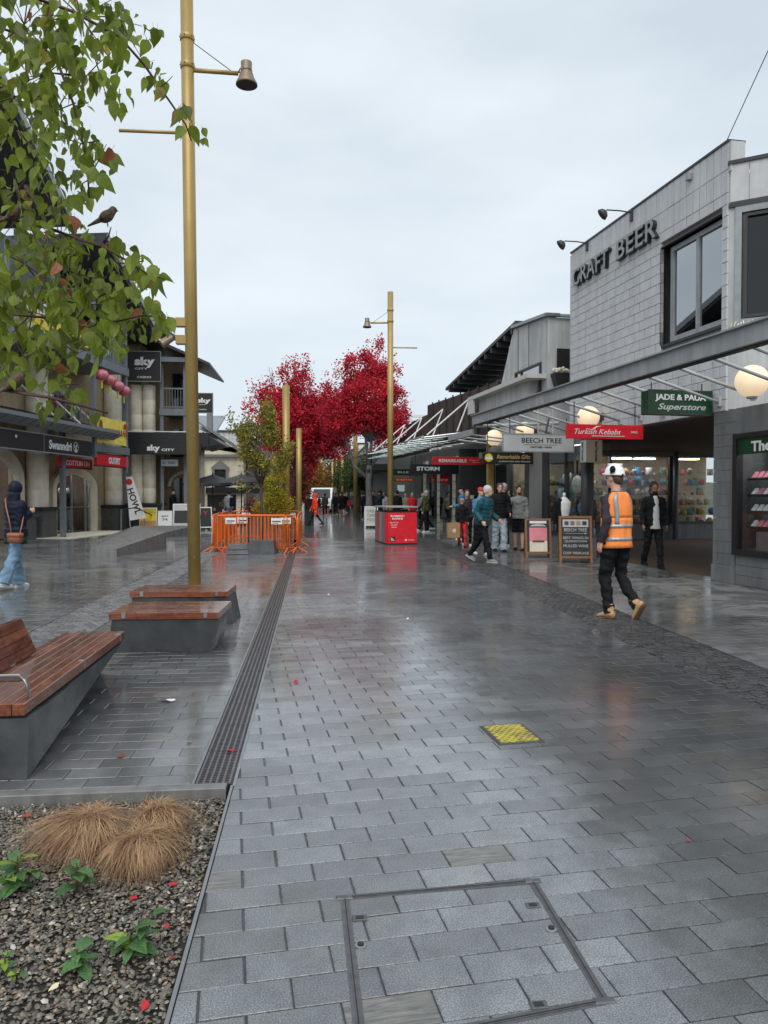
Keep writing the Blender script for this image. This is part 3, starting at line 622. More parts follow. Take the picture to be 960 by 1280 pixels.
def window(parent, y0_, y1_, za, zb, x, panes, fm='frame_grey', gm='glass_sky', fw=.07, depth=.09, name='window', inner='black', rev=0):
    """window in a wall facing -x: outer frame, mullions and panes"""
    f = MB()
    for ya, yb, a, c in ((y0_, y0_+fw, za, zb), (y1_-fw, y1_, za, zb), (y0_+fw, y1_-fw, za, za+fw), (y0_+fw, y1_-fw, zb-fw, zb)): f.box(x-.01, x+depth, ya, yb, a, c)
    n = len(panes)
    for p in panes[:-1]: yy = y0_+(y1_-y0_)*p; f.box(x-.004, x+depth-.01, yy-fw*.5, yy+fw*.5, za+fw, zb-fw)
    fo = f.build(name, fm, parent); prev = 0
    for p in panes:
        ya, yb = y0_+(y1_-y0_)*prev+fw*.5, y0_+(y1_-y0_)*p-fw*.5; prev = p
        g_ = MB(); g_.box(x+.03, x+.036, ya, yb, za+fw*.6, zb-fw*.6); g_.build('pane', gm, fo)
    if inner: d_ = MB(); d_.box(x+depth+.05, x+depth+.07, y0_, y1_, za, zb); d_.build('dark_interior', inner, fo)
    return fo
window(pub, w0+.02, w1-.16, z0+.04, z1-.03, .13, [.5, 1], fw=.09)
b = MB(); b.box(.02, .07, w0+.0, w1+.02, z0-.05, z0); b.box(.02, .3, w0-.02, w0, z0-.05, z1); b.box(.0, .3, w1, w1+.012, z0, z1); b.box(.0, .3, w0, w1, z1, z1+.02); b.build('reveal', 'frame_dark', pub)
# angled bay to the right of the corner
bay = MB(); D = (.755, -.656); N = (-.656, -.755)
def bp(s, o, z): return (D[0]*s+N[0]*o+.02, D[1]*s+N[1]*o-.01, z)
def bslab(mb, s0, s1, o0, o1, za, zb): mb.hexa([bp(s0, o0, za), bp(s1, o0, za), bp(s1, o1, za), bp(s0, o1, za)], [bp(s0, o0, zb), bp(s1, o0, zb), bp(s1, o1, zb), bp(s0, o1, zb)])
bslab(bay, .0, 3.2, -.3, .0, 6.45, 6.9); bslab(bay, .0, 3.2, -.3, -.02, 2.97, 4.3); bslab(bay, 2.6, 3.2, -.3, -.01, 4.3, 6.45); bslab(bay, 0, .12, -.3, -.012, 4.3, 6.45)
bay.build('bay_wall', 'plaster', pub)
for k in range(11):
    b = MB(); bslab(b, .02+k*.29, .02+k*.29+.283, .0, .02, 6.47, 7.1); b.build('cladding_board', 'block_lit', pub)
b = MB(); bslab(b, -.02, 3.25, -.32, .05, 7.1, 7.16); b.build('coping', 'frame_dark', pub)
b = MB(); bslab(b, .0, 2.7, -.1, .03, 6.38, 6.45); b.build('lintel', 'frame_dark', pub)
f = MB()
for s0_, s1_, a, c in ((.1, .2, 4.35, 6.38), (2.45, 2.58, 4.35, 6.38), (.2, 2.45, 4.35, 4.48), (.2, 2.45, 6.27, 6.38)): bslab(f, s0_, s1_, -.12, .02, a, c)
f = f.build('window', 'frame_grey', pub)
f2 = MB()
for s0_, s1_, a, c in ((.24, .29, 4.5, 6.25), (2.38, 2.43, 4.5, 6.25), (.29, 2.38, 4.5, 4.55), (.29, 2.38, 6.2, 6.25)): bslab(f2, s0_, s1_, -.1, .0, a, c)
f2.build('sash', 'frame_dark', f)
b = MB(); bslab(b, .25, 2.43, -.07, -.065, 4.5, 6.25); b.build('pane', 'glass_dark', f)
b = MB(); bslab(b, .25, 2.43, -.4, -.38, 4.5, 6.25); b.build('room_back', 'soffit_brown', f)
b = MB(); b.ell(bp(1.1, -.2, 4.95), .035, 8, 6); b.build('lamp_bulb', 'warm_light', f)
for k in range(4):
    b = MB(); bslab(b, .4+k*.5, .75+k*.5, -.36, -.33, 4.6, 5.9-.1*k); b.build('panel', 'rust', f)
b = MB()
for k in range(9):
    a = k*.7; b.tube([bp(.0+.05*k, .06, 4.36), bp(.05*k+.03*sin(a), .06+.02*cos(a), 4.4+.02*(k % 3))], .012, 5)
b.build('dried_creeper', 'cream', pub)
# lettering on the blocks
cy = lambda u: 5.86-(u-717)*.0
lt = text('CRAFT', 1.77, .42, 'dark_ink', pub, (-.045, 4.83, 6.79), (R(90), 0, R(-90)), ext=.045, bold=.02, space=1.1)
lt2 = text('BEER', 1.54, .42, 'dark_ink', pub, (-.045, 2.82, 6.79), (R(90), 0, R(-90)), ext=.045, bold=.02, space=1.1)
for l_, w_, yc_ in (('CRAFT', 1.77, 4.83), ('BEER', 1.54, 2.82)):
    text(l_, w_-.03, .40, 'frame_grey', pub, (-.093, yc_, 6.80), (R(90), 0, R(-90)), ext=.002, bold=.008, space=1.1, name='letter_face')
for y_, z_, l_ in ((5.1, 7.45, 'far one of two black gooseneck lamps over the far end of the raised wall lettering'), (3.1, 7.43, 'near one of two black gooseneck lamps above the raised wall lettering')):
    t = thing('sign_lamp', l_, 'lamp', (AO[0]-.105*y_, AO[1]+.994*y_, z_), AR, 'lamps over the pub lettering')
    b = MB(); b.bbox(-.04, .02, -.04, .04, -.16, .06); b.build('bracket', 'frame_dark', t)
    b = MB(); b.tube([(-.02, 0, .02), (-.3, -.02, .03), (-.6, -.03, .02)], .014, 6); b.build('arm', 'frame_dark', t)
    b = MB(); b.lathe([(.04, .08), (.1, .02), (.13, -.08), (.11, -.1)], (0, 0, 0), 14); b.xf(Matrix.Translation((-.66, -.03, -.05)) @ Matrix.Rotation(R(50), 4, 'Y') @ Matrix.Diagonal((1.0, .55, .8, 1))); b.build('lamp_head', 'frame_dark', t, True)
b = MB(); b.bbox(-.09, 0, 1.0, 1.1, 7.28, 7.4); b.build('junction_box', 'frame_grey', pub)
wr = MB(); wr.tube([(0, 0, 0), (-.1, -1.5, .9), (.6, -4, 2.6)], .008, 4); wr = wr.build('overhead_wire', 'dark'); wr.location = (7.05, 12.2, 7.54); tag(wr, 'thin wire rising from the pub parapet towards the upper right', 'wire')
# canopy: fascia beam and sloping rods
b = MB(); b.bbox(-1.6, -1.52, -6.5, 8.86, 3.485, 3.75, .006); cn = b.build('canopy', 'fascia', pub)
b = MB(); b.box(-1.66, -1.6, -6.5, 8.88, 3.74, 3.765); b.box(-1.6, -1.45, 8.86, 8.9, 3.45, 3.77); b.build('drip_edge', 'frame_grey', cn)
b = MB(); b.box(-1.53, -1.40, -6.5, 8.86, 3.47, 3.5); b.build('gutter', 'dark', cn)
ys = [-5.8, -5, -4.2, -3.35, -2.5, -1.66, -.81, .07, .87, 1.77, 2.59, 3.4, 4.21, 5.14, 6.0, 6.9, 7.8, 8.6]
for i, y_ in enumerate(ys):
    b = MB(); b.rod((-1.52, y_, 3.52), (-.03, y_+.08, 3.11), .027, 8)
    r_ = b.build('canopy_rod', 'rod', cn, True)
    b = MB(); b.bbox(-.05, 0, y_+.03, y_+.13, 3.03, 3.19); b.build('rod_bracket', 'rod', cn)
b = MB()
for z_ in (2.97, 3.02): b.rod((-.9, 5.2, z_+.4), (-.1, 7.3, z_+.05), .022)
for y_ in (5.9, 6.8): b.rod((-.5, y_, 3.9), (-.5, y_, 3.0), .02)
b.rod((-1.5, 8.8, 3.45), (-.05, 6.5, 3.35), .045, 8); b.build('canopy_brace', 'rod', cn)
# ground floor: pier, display wall, shopfronts, arcade
b = MB(); pier = b.box(.06, .3, -.26, .3, .28, 2.94).build('pier', 'mortar', pub)
for k in range(13):
    for (a0, a1, b0, b1) in ((.0, .06, -.27, .31), (.06, .31, .302, .315)):
        q = MB(); q.box(a0, a1, b0, b1, .3+k*.2035, .3+k*.2035+.199); q.build('pier_block', 'pier', pier)
b = MB(); b.bbox(-.02, .32, -.29, .33, 0, .295, .006); b.build('pier_base', 'pier', pier)
b = MB(); b.box(.0, .25, -7, -.27, 2.5, 2.955); b.box(.02, .25, -7, -.3, 0, .5); b.box(.28, 9, -7, .28, 2.955, 2.969); b.build('display_wall', 'pier', pub)
for k in range(3): b = MB(); b.bbox(0, .02, -7, -.3, .005+k*.165, .165+k*.165, .004); b.build('wall_course', 'pier', pub)
b = MB(); b.box(.02, 9, .3, 11.6, 2.955, 3.02); b.build('arcade_ceiling', 'soffit_brown', pub)
dw = MB()
for ya, yb, a, c in ((-.36, -.27, .5, 2.52), (-7, -.36, .5, .6), (-7, -.36, 2.44, 2.52), (-3.6, -3.5, .6, 2.44)): dw.box(-.06, .08, ya, yb, a, c)
dw = dw.build('display_window', 'black', pub)
b = MB(); b.box(.1, .3, -6.8, -.5, 2.40, 2.43); b.build('display_fill_light', 'white_light', dw)  # glowing strip added only to brighten the goods in the window
b = MB(); b.box(.0, .008, -7, -.36, .6, 2.44); b.build('pane', 'glass', dw)
b = MB(); b.box(.9, .95, -7, -.3, .5, 2.5); b.box(0.1, .95, -.33, -.3, .5, 2.5); b.box(.1, .95, -7, -.3, .5, .6); b.build('display_back', 'stone_dark', dw)
b = MB(); b.box(-.02, -.005, -3.5, -.37, 2.17, 2.44); b.build('sign_panel', 'green_sign', dw)
text('The', .46, .17, 'white', dw, (-.03, -.92, 2.29), (R(90), 0, R(-90)), .004, bold=.03)
gl = 'display shelf'
for k, z_ in enumerate((1.79, 1.52, 1.25, .99)):
    b = MB(); b.box(.12, .42, -3.4, -.42, z_-.02, z_); sh = b.build('shelf', 'glass_canopy', dw)
    b = MB(); b.box(.12, .125, -3.4, -.42, z_-.045, z_-.02); b.build('shelf_edge', 'black', dw)
    for j in range(14):
        y_ = -.5-j*.14
        b = MB(); b.add([(.16, y_-.045, z_), (.16, y_+.045, z_), (.24, y_+.045, z_+.1), (.24, y_-.045, z_+.1), (.26, y_-.045, z_), (.26, y_+.045, z_)], [(0, 1, 2, 3), (3, 2, 5, 4), (0, 3, 4), (1, 5, 2)])
        b.build('jewellery_card', 'white' if rnd.random() < .7 else 'pink', dw)
b = MB(); b.bbox(.15, .4, -.95, -.6, .6, .9); b.build('packet', 'steel', dw)
b = MB(); b.bbox(.15, .4, -1.6, -1.1, .6, .8); b.build('packet', 'goods8', dw)
for k in range(4): b = MB(); b.box(.5, .55, -.8-k*.6, -.45-k*.6, 2.0, 2.25); b.build('hanging_pendants', 'goods2' if k % 2 else 'white', dw)
# recessed arcade wall of Beech Tree gift shop at the back
rw = MB(); rw.box(2.95, 9, 11.6, 11.8, 0, .55); rw.box(2.95, 9, 11.62, 11.8, 2.8, 2.95); rw.build('recess_wall', 'pier', pub)
rf = MB()
for xa, xb in ((2.95, 3.05), (4.1, 4.16), (6.32, 6.62), (8.6, 8.7)): rf.box(xa, xb, 11.55, 11.68, .55, 2.8)
rf.box(2.95, 8.7, 11.56, 11.66, .53, .6); rf = rf.build('shop_window', 'frame_dark', pub)
for xa, xb in ((3.05, 4.1), (4.16, 6.32), (6.62, 8.6)): b = MB(); b.box(xa, xb, 11.6, 11.605, .6, 2.8); b.build('pane', 'glass', rf)
b = MB(); b.box(2.9, 9, 13.4, 13.45, 0, 2.95); b.box(2.9, 9, 11.8, 13.4, .4, .45); b.box(2.9, 9, 11.8, 13.4, 2.95, 2.98); b.build('shop_back', 'wall_tan', rf)
for k in range(260):
    x_ = rnd.uniform(3.2, 8.5); z_ = rnd.choice((.45, .8, 1.15, 1.5, 1.85, 2.2)); s_ = rnd.uniform(.08, .24)
    b = MB(); y_ = rnd.uniform(12.0, 13.2)
    if rnd.random() < .5: b.ell((x_, y_, z_+s_*.6), (s_*.6, s_*.5, s_*.6), 7, 5)
    else: b.bbox(x_-s_/2, x_+s_/2, y_, y_+.1, z_, z_+s_*1.3)
    b.build('gift_item', 'goods%d' % rnd.randrange(10), rf, True)
for z_ in (.8, 1.5): b = MB(); b.box(4.2, 5.9, 11.9, 12.4, z_-.02, z_); b.build('rack_shelf', 'white', rf)
for x_ in (4.3, 5.1, 5.8): b = MB(); b.rod((x_, 11.95, .5), (x_, 11.95, 1.5), .012); b.build('rack_post', 'white', rf)
for x_ in (3.6, 4.8, 5.7, 7.4): b = MB(); b.bbox(x_-.35, x_+.35, 12.0, 12.25, 2.74, 2.78); b.build('ceiling_light', 'white_light' if x_ < 7 else 'warm_light', rf)
b = MB(); b.tube([(6.45, 11.4, 0), (6.45, 11.4, 2.95)], .09, 14); b.build('arcade_column', 'steel_blue', pub, True)
b = MB(); b.prism([(.0, 5.3), (.06, 5.3), (3.05, 11.55), (2.95, 11.6)], .0, 2.9); b.build('return_wall', 'glass_dark', pub)
# floor finish of the arcade
b = MB(); b.box(.32, 9, .3, 11.6, .0, .004); b.build('arcade_floor', 'soffit_brown', pub)
# shop A between y=5 and 7.4, and next 7.4-10.9
sf = MB(); sf.box(.02, .2, 4.95, 13, 0, .5); sf.box(.0, .25, 4.95, 13, 2.75, 2.95); sf.build('stall_riser', 'pier', pub)
sh = MB()
for ya, yb in ((4.92, 5.06), (6.2, 6.24), (7.36, 7.62), (8.55, 8.85), (10.1, 10.3)): sh.box(-.03, .1, ya, yb, .5, 2.75)
sh.box(-.03, .1, 4.95, 10.3, .48, .55); sh = sh.build('shop_window', 'frame_dark', pub)
for ya, yb in ((5.06, 6.2), (6.24, 7.36), (8.85, 10.1)): b = MB(); b.box(.02, .026, ya, yb, .55, 2.75); b.build('pane', 'glass', sh)
for y_ in (5.6, 6.5, 9.2): b = MB(); b.bbox(.08, .3, y_, y_+.7, 2.68, 2.72); b.build('ceiling_light', 'white_light', sh)
b = MB(); b.box(-.02, .12, 7.4, 8.8, 0, 2.75); b.build('grey_pier', 'wall_grey', pub)
b = MB(); b.box(.2, 2.2, 10.3, 10.36, 0, 2.9)
for za_, zb_ in ((.4, .45), (2.9, 2.93)): b.prism([(.1, 5.5), (2.1, 10.3), (.1, 10.3)], za_, zb_)
b.build('shop_back', 'wall_tan', sh)
b = MB(); b.box(.03, .08, 5.1, 7.3, 2.35, 2.72); b.build('light_panel', 'roof_zinc', sh)
for k in range(110):
    y_ = rnd.choice((rnd.uniform(5.15, 7.3), rnd.uniform(8.9, 10))); z_ = rnd.choice((.45, .45, .7, 1, 1.4, 1.8)); s_ = rnd.uniform(.1, .3); x_ = rnd.uniform(.15, .2+(y_-5.1)*.36); b = MB()
    if rnd.random() < .7: b.ell((x_, y_, z_+s_*.5), (s_*.5, s_*.6, s_*.55), 8, 6)
    else: b.bbox(x_, x_+.1, y_-s_/2, y_+s_/2, z_, z_+s_*1.4)
    b.build('gift_item', 'goods%d' % rnd.randrange(10), sh, True)
for (y_, z_, r1, m_) in ((5.9, 1.75, .3, 'goods3'), (7.0, .95, .28, 'goods6'), (6.6, 1.2, .22, 'goods0'), (9.3, 1.0, .25, 'goods6'), (9.0, 1.25, .25, 'goods2'), (5.4, .9, .22, 'goods3')):
    b = MB(); b.ell((.17, y_, z_), (.1, r1, r1*.8), 12, 8); b.build('soft_toy', m_, sh, True)
b = MB(); b.tube([(-.1, 4.95, 0), (-.1, 4.95, 2.9)], .1, 16); b.build('corner_column', 'frame_dark', pub, True)

def toworld(x, y, z=0): return (AO[0]+x*cos(AR)-y*sin(AR), AO[1]+x*sin(AR)+y*cos(AR), z)
def shopsign(label, x0, x1, y, z0, z1, m, lines, th=.08, frame=None, hang=0, rz=None, name='shop_sign', org=toworld):
    """board facing down the street; lines = (text, cx, cz, w, h, mat, bold, shear) as fractions of the board"""
    c = org((x0+x1)/2, y, z0); t = thing(name, label, 'sign', c, AR if rz is None else rz); w, h = x1-x0, z1-z0
    b = MB(); b.bbox(-w/2, w/2, -th/2, th/2, 0, h, .006); b.build('board', m, t)
    if frame:
        b = MB()
        for a in ((-w/2-.01, -w/2+.02, 0, h), (w/2-.02, w/2+.01, 0, h), (-w/2, w/2, -.01, .02), (-w/2, w/2, h-.02, h+.01)): b.box(a[0], a[1], -th/2-.006, -th/2+.01, a[2], a[3])
        b.build('frame', frame, t)
    for L in lines:
        s_, cx, cz, lw, lh, lm = L[:6]; bo = L[6] if len(L) > 6 else 0; shr = L[7] if len(L) > 7 else 0
        text(s_, lw*w, lh*h, lm, t, (-w/2+cx*w, -th/2-.006, cz*h), ext=.003, bold=bo, shear=shr)
    if hang:
        for q in (-.4, .4): b = MB(); b.rod((q*w, 0, h), (q*w, 0, h+hang), .012); b.build('hanger', 'frame_dark', t)
    return t
js = shopsign('dark green box sign with white letters hanging under the canopy', -1.27, -.05, .42, 2.9, 3.31, 'green_sign', [('JADE & PAUA', .5, .68, .8, .32, 'white', .03), ('Superstore', .52, .28, .76, .34, 'sign_grey', .02, .35)], th=.24, frame='frame_dark', hang=.15)
tk = shopsign('bright red sign with white script and a bird emblem under the canopy', -1.7, -.02, 2.6, 2.64, 2.93, 'red_bright', [('Turkish Kebabs', .4, .5, .6, .36, 'white', 0, .4), ('0462', .88, .5, .09, .16, 'white')], th=.06, hang=.45)
b = MB(); b.box(-.3, .42, -.045, -.032, .05, .062); b.build('underline', 'white', tk)
b = MB(); b.tube([(-.42, -.036, .2), (-.3, -.036, .18), (-.2, -.036, .24), (-.1, -.036, .26)], [.004, .01, .016, .004], 6); b.build('bird_emblem', 'white', tk)
bt = shopsign('pale grey sign with dark serif lettering hanging under the canopy', -1.87, -.02, 5.75, 2.56, 2.99, 'sign_grey', [('BEECH TREE', .54, .64, .56, .28, 'dark_ink', .005), ('CRAFT BEER - WINGS', .53, .26, .3, .09, 'dark_ink', .01)], th=.06, frame='frame_grey', hang=.4)
b = MB(); b.box(-.38, .48, -.038, -.034, .165, .171); b.build('underline', 'dark_ink', bt)
b2 = shopsign('dim tan sign above the shop window inside the arcade', 3.65, 6.4, 11.4, 2.82, 3.4, 'sign_tan', [('BEECH TREE', .52, .62, .6, .3, 'dark_ink', .005), ('CRAFT BEER - WINGS', .5, .25, .32, .1, 'dark_ink')], th=.08)
rg = shopsign('black sign with gold lettering and a gold mountain badge', -1.5, .0, 8.3, 2.37, 2.69, 'black', [('Remarkable Gifts', .6, .62, .66, .36, 'gold_ink', .015, .3), ('QUEENSTOWN, NEW ZEALAND', .62, .2, .62, .13, 'sign_grey', .02)], th=.08, hang=.8)
b = MB(); b.lathe([(.115, -.004), (.115, .004)], (0, 0, 0), 24); b.xf(Matrix.Translation((-.58, -.046, .17)) @ Matrix.Rotation(R(90), 4, 'X')); b.build('badge', 'yellow_sign', rg)
b = MB(); b.prism([(-.7, .12), (-.64, .2), (-.61, .17), (-.57, .24), (-.52, .17), (-.5, .19), (-.45, .12)], -.056, -.05, 'y'); b.build('mountain_emblem', 'white', rg)
va = thing('blade_sign', 'upright tan arcade sign at the corner column', 'sign', toworld(-.12, 4.62, 2.25), AR)
b = MB(); b.bbox(-.2, -.17, -.15, .12, 0, .52); b.bbox(-.17, .2, -.15, -.12, 0, .52); b.build('board', 'sign_tan', va)
b = MB(); b.bbox(-.215, -.201, -.14, .12, .01, .51); b.build('pale_face', 'sign_grey', va)
text('Beech Tree Arcade', .46, .07, 'dark_ink', va, (.05, -.156, .26), (R(90), R(90), 0), .003, .02)
text('Beech Tree Arcade', .44, .07, 'dark_ink', va, (-.219, 0, .26), (R(90), R(90), R(-90)), .003, .02)
for y_, u_, l_ in ((-1.12, 0, 'globe lamp nearest the right edge of the photo, beyond the dark green sign'), (4.3, 0, 'globe lamp just above the bright red sign'), (8.05, 0, 'globe lamp half hidden behind the pale grey sign'), (10.5, 0, 'globe lamp above the black sign with the mountain badge')):
    t = thing('globe_lamp', l_, 'lamp', toworld(-.36, y_, 3.27), AR, 'glowing globe lamps under the canopy')
    b = MB(); b.ell((0, 0, 0), .25, 28, 18); b.build('globe', 'globe', t, True)
    b = MB(); b.bbox(.22, .36, -.05, .05, -.1, .1); b.build('wall_bracket', 'frame_dark', t)
    b = MB(); b.lathe([(.07, -.27), (.09, -.24), (.06, -.22)], (0, 0, 0), 14); b.build('cap', 'rod', t, True)
# raised second canopy piece farther on
b = MB(); b.bbox(-1.6, -1.52, 8.95, 11.3, 3.2, 3.38); c2 = b.build('lower_canopy', 'fascia', pub)
for k in range(3): b = MB(); b.rod((-1.52, 9.2+k*.9, 3.24), (0, 9.3+k*.9, 3.1), .025); b.build('canopy_rod', 'rod', c2)
# ============================================================ PLASTER BUILDING BEHIND THE PUB
r2 = thing('plaster_building', 'grey plastered building with dark sloping eave and window reflecting a red tree', 'building', AO, AR)
b = MB(); b.prism([(7.5, 3.0), (11.9, 3.0), (11.33, 4.5), (9.96, 6.5), (7.5, 6.3)], .05, .3, 'x'); b.box(.05, 8, 7.45, 7.6, 3, 6.28); b.box(.3, 8, 7.6, 11, 3, 6.2); b.build('wall', 'plaster', r2)
b = MB(); b.box(.03, .06, 8.75, 8.77, 4.6, 6.4); b.box(.03, .06, 9.55, 9.57, 4.6, 6.42); b.box(2, 2.02, 7.43, 7.46, 4.6, 6.25); b.build('control_joint', 'mortar', r2)
b = MB(); b.prism([(7.35, 6.3), (9.96, 6.52), (9.96, 6.6), (7.35, 6.38)], -.05, .35, 'x'); b.box(-.05, 3, 7.35, 7.5, 6.3, 6.36); b.build('coping', 'frame_grey', r2)
b = MB(); b.box(1.3, 8, 7.7, 11, 6.2, 6.5); b.build('roof', 'roof_dark', r2)
window(r2, 7.86, 9.72, 4.3, 5.15, .0, [.75, 1], fm='frame_dark', fw=.06, gm='glass_sky', depth=.04, inner='black')
b = MB(); b.box(.3, 1.3, 7.42, 7.44, 4.9, 5.45); b.build('dark_window', 'black', r2)
b = MB(); b.prism([(9.7, 6.6), (17.1, 5.64), (17.1, 5.74), (9.7, 6.7)], .0, 1.5, 'x'); ev = b.build('eave', 'roof_dark', r2)
for k in range(12):
    y_ = 10+k*.6; z_ = 6.57-(y_-9.7)*.1293; b = MB(); b.box(.01, 1.5, y_, y_+.1, z_-.16, z_-.01); b.build('rafter', 'frame_dark', ev)
b = MB(); b.prism([(10.2, 4.7), (16.2, 4.9), (16.2, 5.5), (10.2, 5.9)], .9, 1.1, 'x'); b.build('clerestory_wall', 'frame_dark', r2)
for k in range(7):
    y_ = 10.7+k*.82; z_ = 5.78-k*.09; f = MB(); f.box(.86, .9, y_, y_+.55, 4.9, z_); f = f.build('window', 'frame_grey', r2)
    b = MB(); b.box(.85, .862, y_+.05, y_+.5, 4.93, z_-.04); b.build('pane', 'glass_sky', f)
for k in range(9):
    y_ = 11.2+k*.98; b = MB(); z_ = 5.12+k*.03; b.hexa([(-.0, y_, 3.5), (.1, y_, 3.5), (.1, y_+.97, 3.5), (.04, y_+.97, 3.5)], [(0, y_, z_), (.1, y_, z_), (.1, y_+.97, z_+.03), (.04, y_+.97, z_+.03)]); b.build('cladding_panel', 'rust', r2)
    b = MB(); b.box(-.02, .03, y_-.02, y_+.02, 3.5, z_+.06); b.build('panel_rib', 'frame_dark', r2)
b = MB(); b.box(.02, .06, 11.2, 11.25, 3.5, 5.13); b.box(.1, 3, 11.2, 11.3, 3.5, 5.1); b.build('panel_return', 'rust', r2)
for k in range(8):
    y_ = 20.1+k*.98; z_ = (5.0 if k < 4 else 4.55)-k*.03; b = MB(); b.box(.05, .15, y_, y_+.96, 3.4, z_); b.build('cladding_panel', 'rust', r2)
b = MB(); b.box(-.5, .25, 7.55, 12.7, 4.66, 4.78); b.box(-.5, -.42, 12.2, 12.7, 4.2, 4.68); b.build('ledge', 'offwhite', r2)
b = MB(); b.box(-.25, .05, 8.1, 12.3, 4.2, 4.66); b.build('ledge_panel', 'plaster', r2)
b = MB(); b.box(.0, 2, 7.62, 11.9, 2.76, 3.05); b.build('upper_band', 'wall_grey', r2)
b = MB(); b.prism([(.1, 7.32), (.5, 7.32), (.45, 7.1), (.15, 7.1)], 4.45, 4.8, 'z'); pt = MB(); pt.hexa([(.2, 7.2, 4.42), (.5, 7.2, 4.42), (.5, 7.4, 4.42), (.2, 7.4, 4.42)], [(.1, 7.1, 4.75), (.6, 7.1, 4.75), (.6, 7.42, 4.75), (.1, 7.42, 4.75)])
fp = thing('flower_box', 'dark planter with pale flowers fixed under the small dark window', 'planter', AO, AR)
pt.build('box', 'frame_dark', fp); b = MB()
for k in range(30): b.ell((rnd.uniform(.1, .6), rnd.uniform(7.1, 7.4), 4.78+rnd.random()*.1), .04, 5, 4)
b.build('flowers', 'cream', fp)
# ground floor shops beneath, y 10 - 28
r3 = thing('shop_row', 'row of shops with cream columns under the glass canopy on the right', 'building', AO, AR)
b = MB(); b.box(1.4, 1.6, 11, 29, 0, 3.6); b.box(.3, 8, 28.8, 29, 0, 4.6); b.box(1.6, 8, 11.4, 29, 3.2, 4.6); b.build('wall', 'wall_grey', r3)
for k, y_ in enumerate((13, 15.5, 18, 20.5, 23, 25.5)):
    b = MB(); b.box(1.22, 1.4, y_, y_+1.7, .4, 2.6); w_ = b.build('window', 'frame_dark', r3)
    b = MB(); b.box(1.2, 1.22, y_+.08, y_+1.62, .5, 2.5); b.build('pane', 'glass_sky', w_)
for y_ in (14.7, 17.3, 19.8, 22.3, 24.9):
    b = MB(); b.box(1.25, 1.5, y_, y_+.5, 0, 3.2); cl = b.build('cream_column', 'cream', r3)
    for k in range(8): b = MB(); b.box(1.22, 1.27, y_-.02, y_+.52, .2+k*.38, .22+k*.38); b.build('groove', 'mortar', cl)
b = MB(); b.box(.2, .4, 12.6, 12.8, 0, 3.3); b.build('yellow_post', 'pole_gold', r3)
b = MB(); b.box(-.1, 1.5, 14.8, 15.0, 1.5, 3.2); b.build('dark_bay', 'dark', r3)
ch = MB(); ch.lathe([(.05, 0), (.3, .3), (.28, 1.0), (.05, 1.5)], (0, 0, 0), 10); 
# glass canopy with raking stays
gc = thing('glass_canopy', 'glass canopy hung on white raking stays over the right footpath', 'canopy', AO, AR)
for k in range(9):
    y_ = 13.9+k*1.75; b = MB(); b.hexa([(-1.7, y_, 3.55), (1.3, y_, 3.95), (1.3, y_+1.7, 3.95), (-1.7, y_+1.7, 3.55)], [(-1.7, y_, 3.565), (1.3, y_, 3.965), (1.3, y_+1.7, 3.965), (-1.7, y_+1.7, 3.565)]); b.build('glass_panel', 'glass_canopy', gc)
    b = MB(); b.rod((-1.8, y_-.02, 3.5), (1.4, y_-.02, 3.93), .035); b.rod((-1.8, y_-.02, 3.28), (1.4, y_-.02, 3.7), .018); b.build('rib', 'steel', gc)
for k in range(5):
    y_ = 13.9+k*3.4; b = MB(); b.rod((-1.6, y_, 3.6), (.02, y_+.2, 4.95), .028); b.rod((-.5, y_, 3.75), (.02, y_+.2, 4.95), .028); b.build('stay', 'white', gc)
b = MB(); b.rod((-1.75, 13.8, 3.55), (-1.75, 29.5, 3.55), .03); b.rod((-.2, 13.8, 3.75), (-.2, 29.5, 3.75), .02); b.build('edge_tube', 'steel', gc)
rm = shopsign('dark red sign with cream lettering beyond the black badge sign', -1.52, .3, 13.5, 2.55, 2.83, 'red_sign', [('REMARKABLE', .4, .52, .55, .4, 'sign_grey', .02), ('Sweet', .82, .62, .2, .22, 'pink', 0, .3), ('Shop', .86, .34, .16, .2, 'pink', 0, .3)], hang=.55)
stm = shopsign('black sign with wide white capitals partly behind the dark red sign', -1.4, .64, 17.2, 2.34, 2.72, 'black', [('STORM', .35, .55, .46, .42, 'white', .03)], hang=.4)
el = shopsign('small black sign with thin grey letters by the near light pole', -1.21, -.2, 21.5, 2.4, 2.68, 'black', [('ELLE', .5, .5, .5, .3, 'sign_grey', .02)], hang=.4)
s_ = shopsign('small red glowing sign in a far shopfront behind the near light pole', -.23, .75, 25.5, 2.2, 2.36, 'black', [('THE NORTH FACE', .5, .5, .9, .7, 'neon_red', .02)])
sq = shopsign('small square white lit sign over the crowd at the far shops', -.29, .06, 24.5, 1.68, 2.0, 'white', [])
# metal railing and planter along the far shops
rl = thing('railing', 'low steel railing in front of the shops on the right', 'railing', toworld(.1, 13.2, 0), AR)
for k in range(4): b = MB(); b.rod((0, k*1.1, 0), (0, k*1.1, .95), .02); b.build('post', 'steel', rl)
for z_ in (.95, .55, .2): b = MB(); b.rod((0, 0, z_), (0, 3.3, z_), .016); b.build('rail', 'steel', rl)

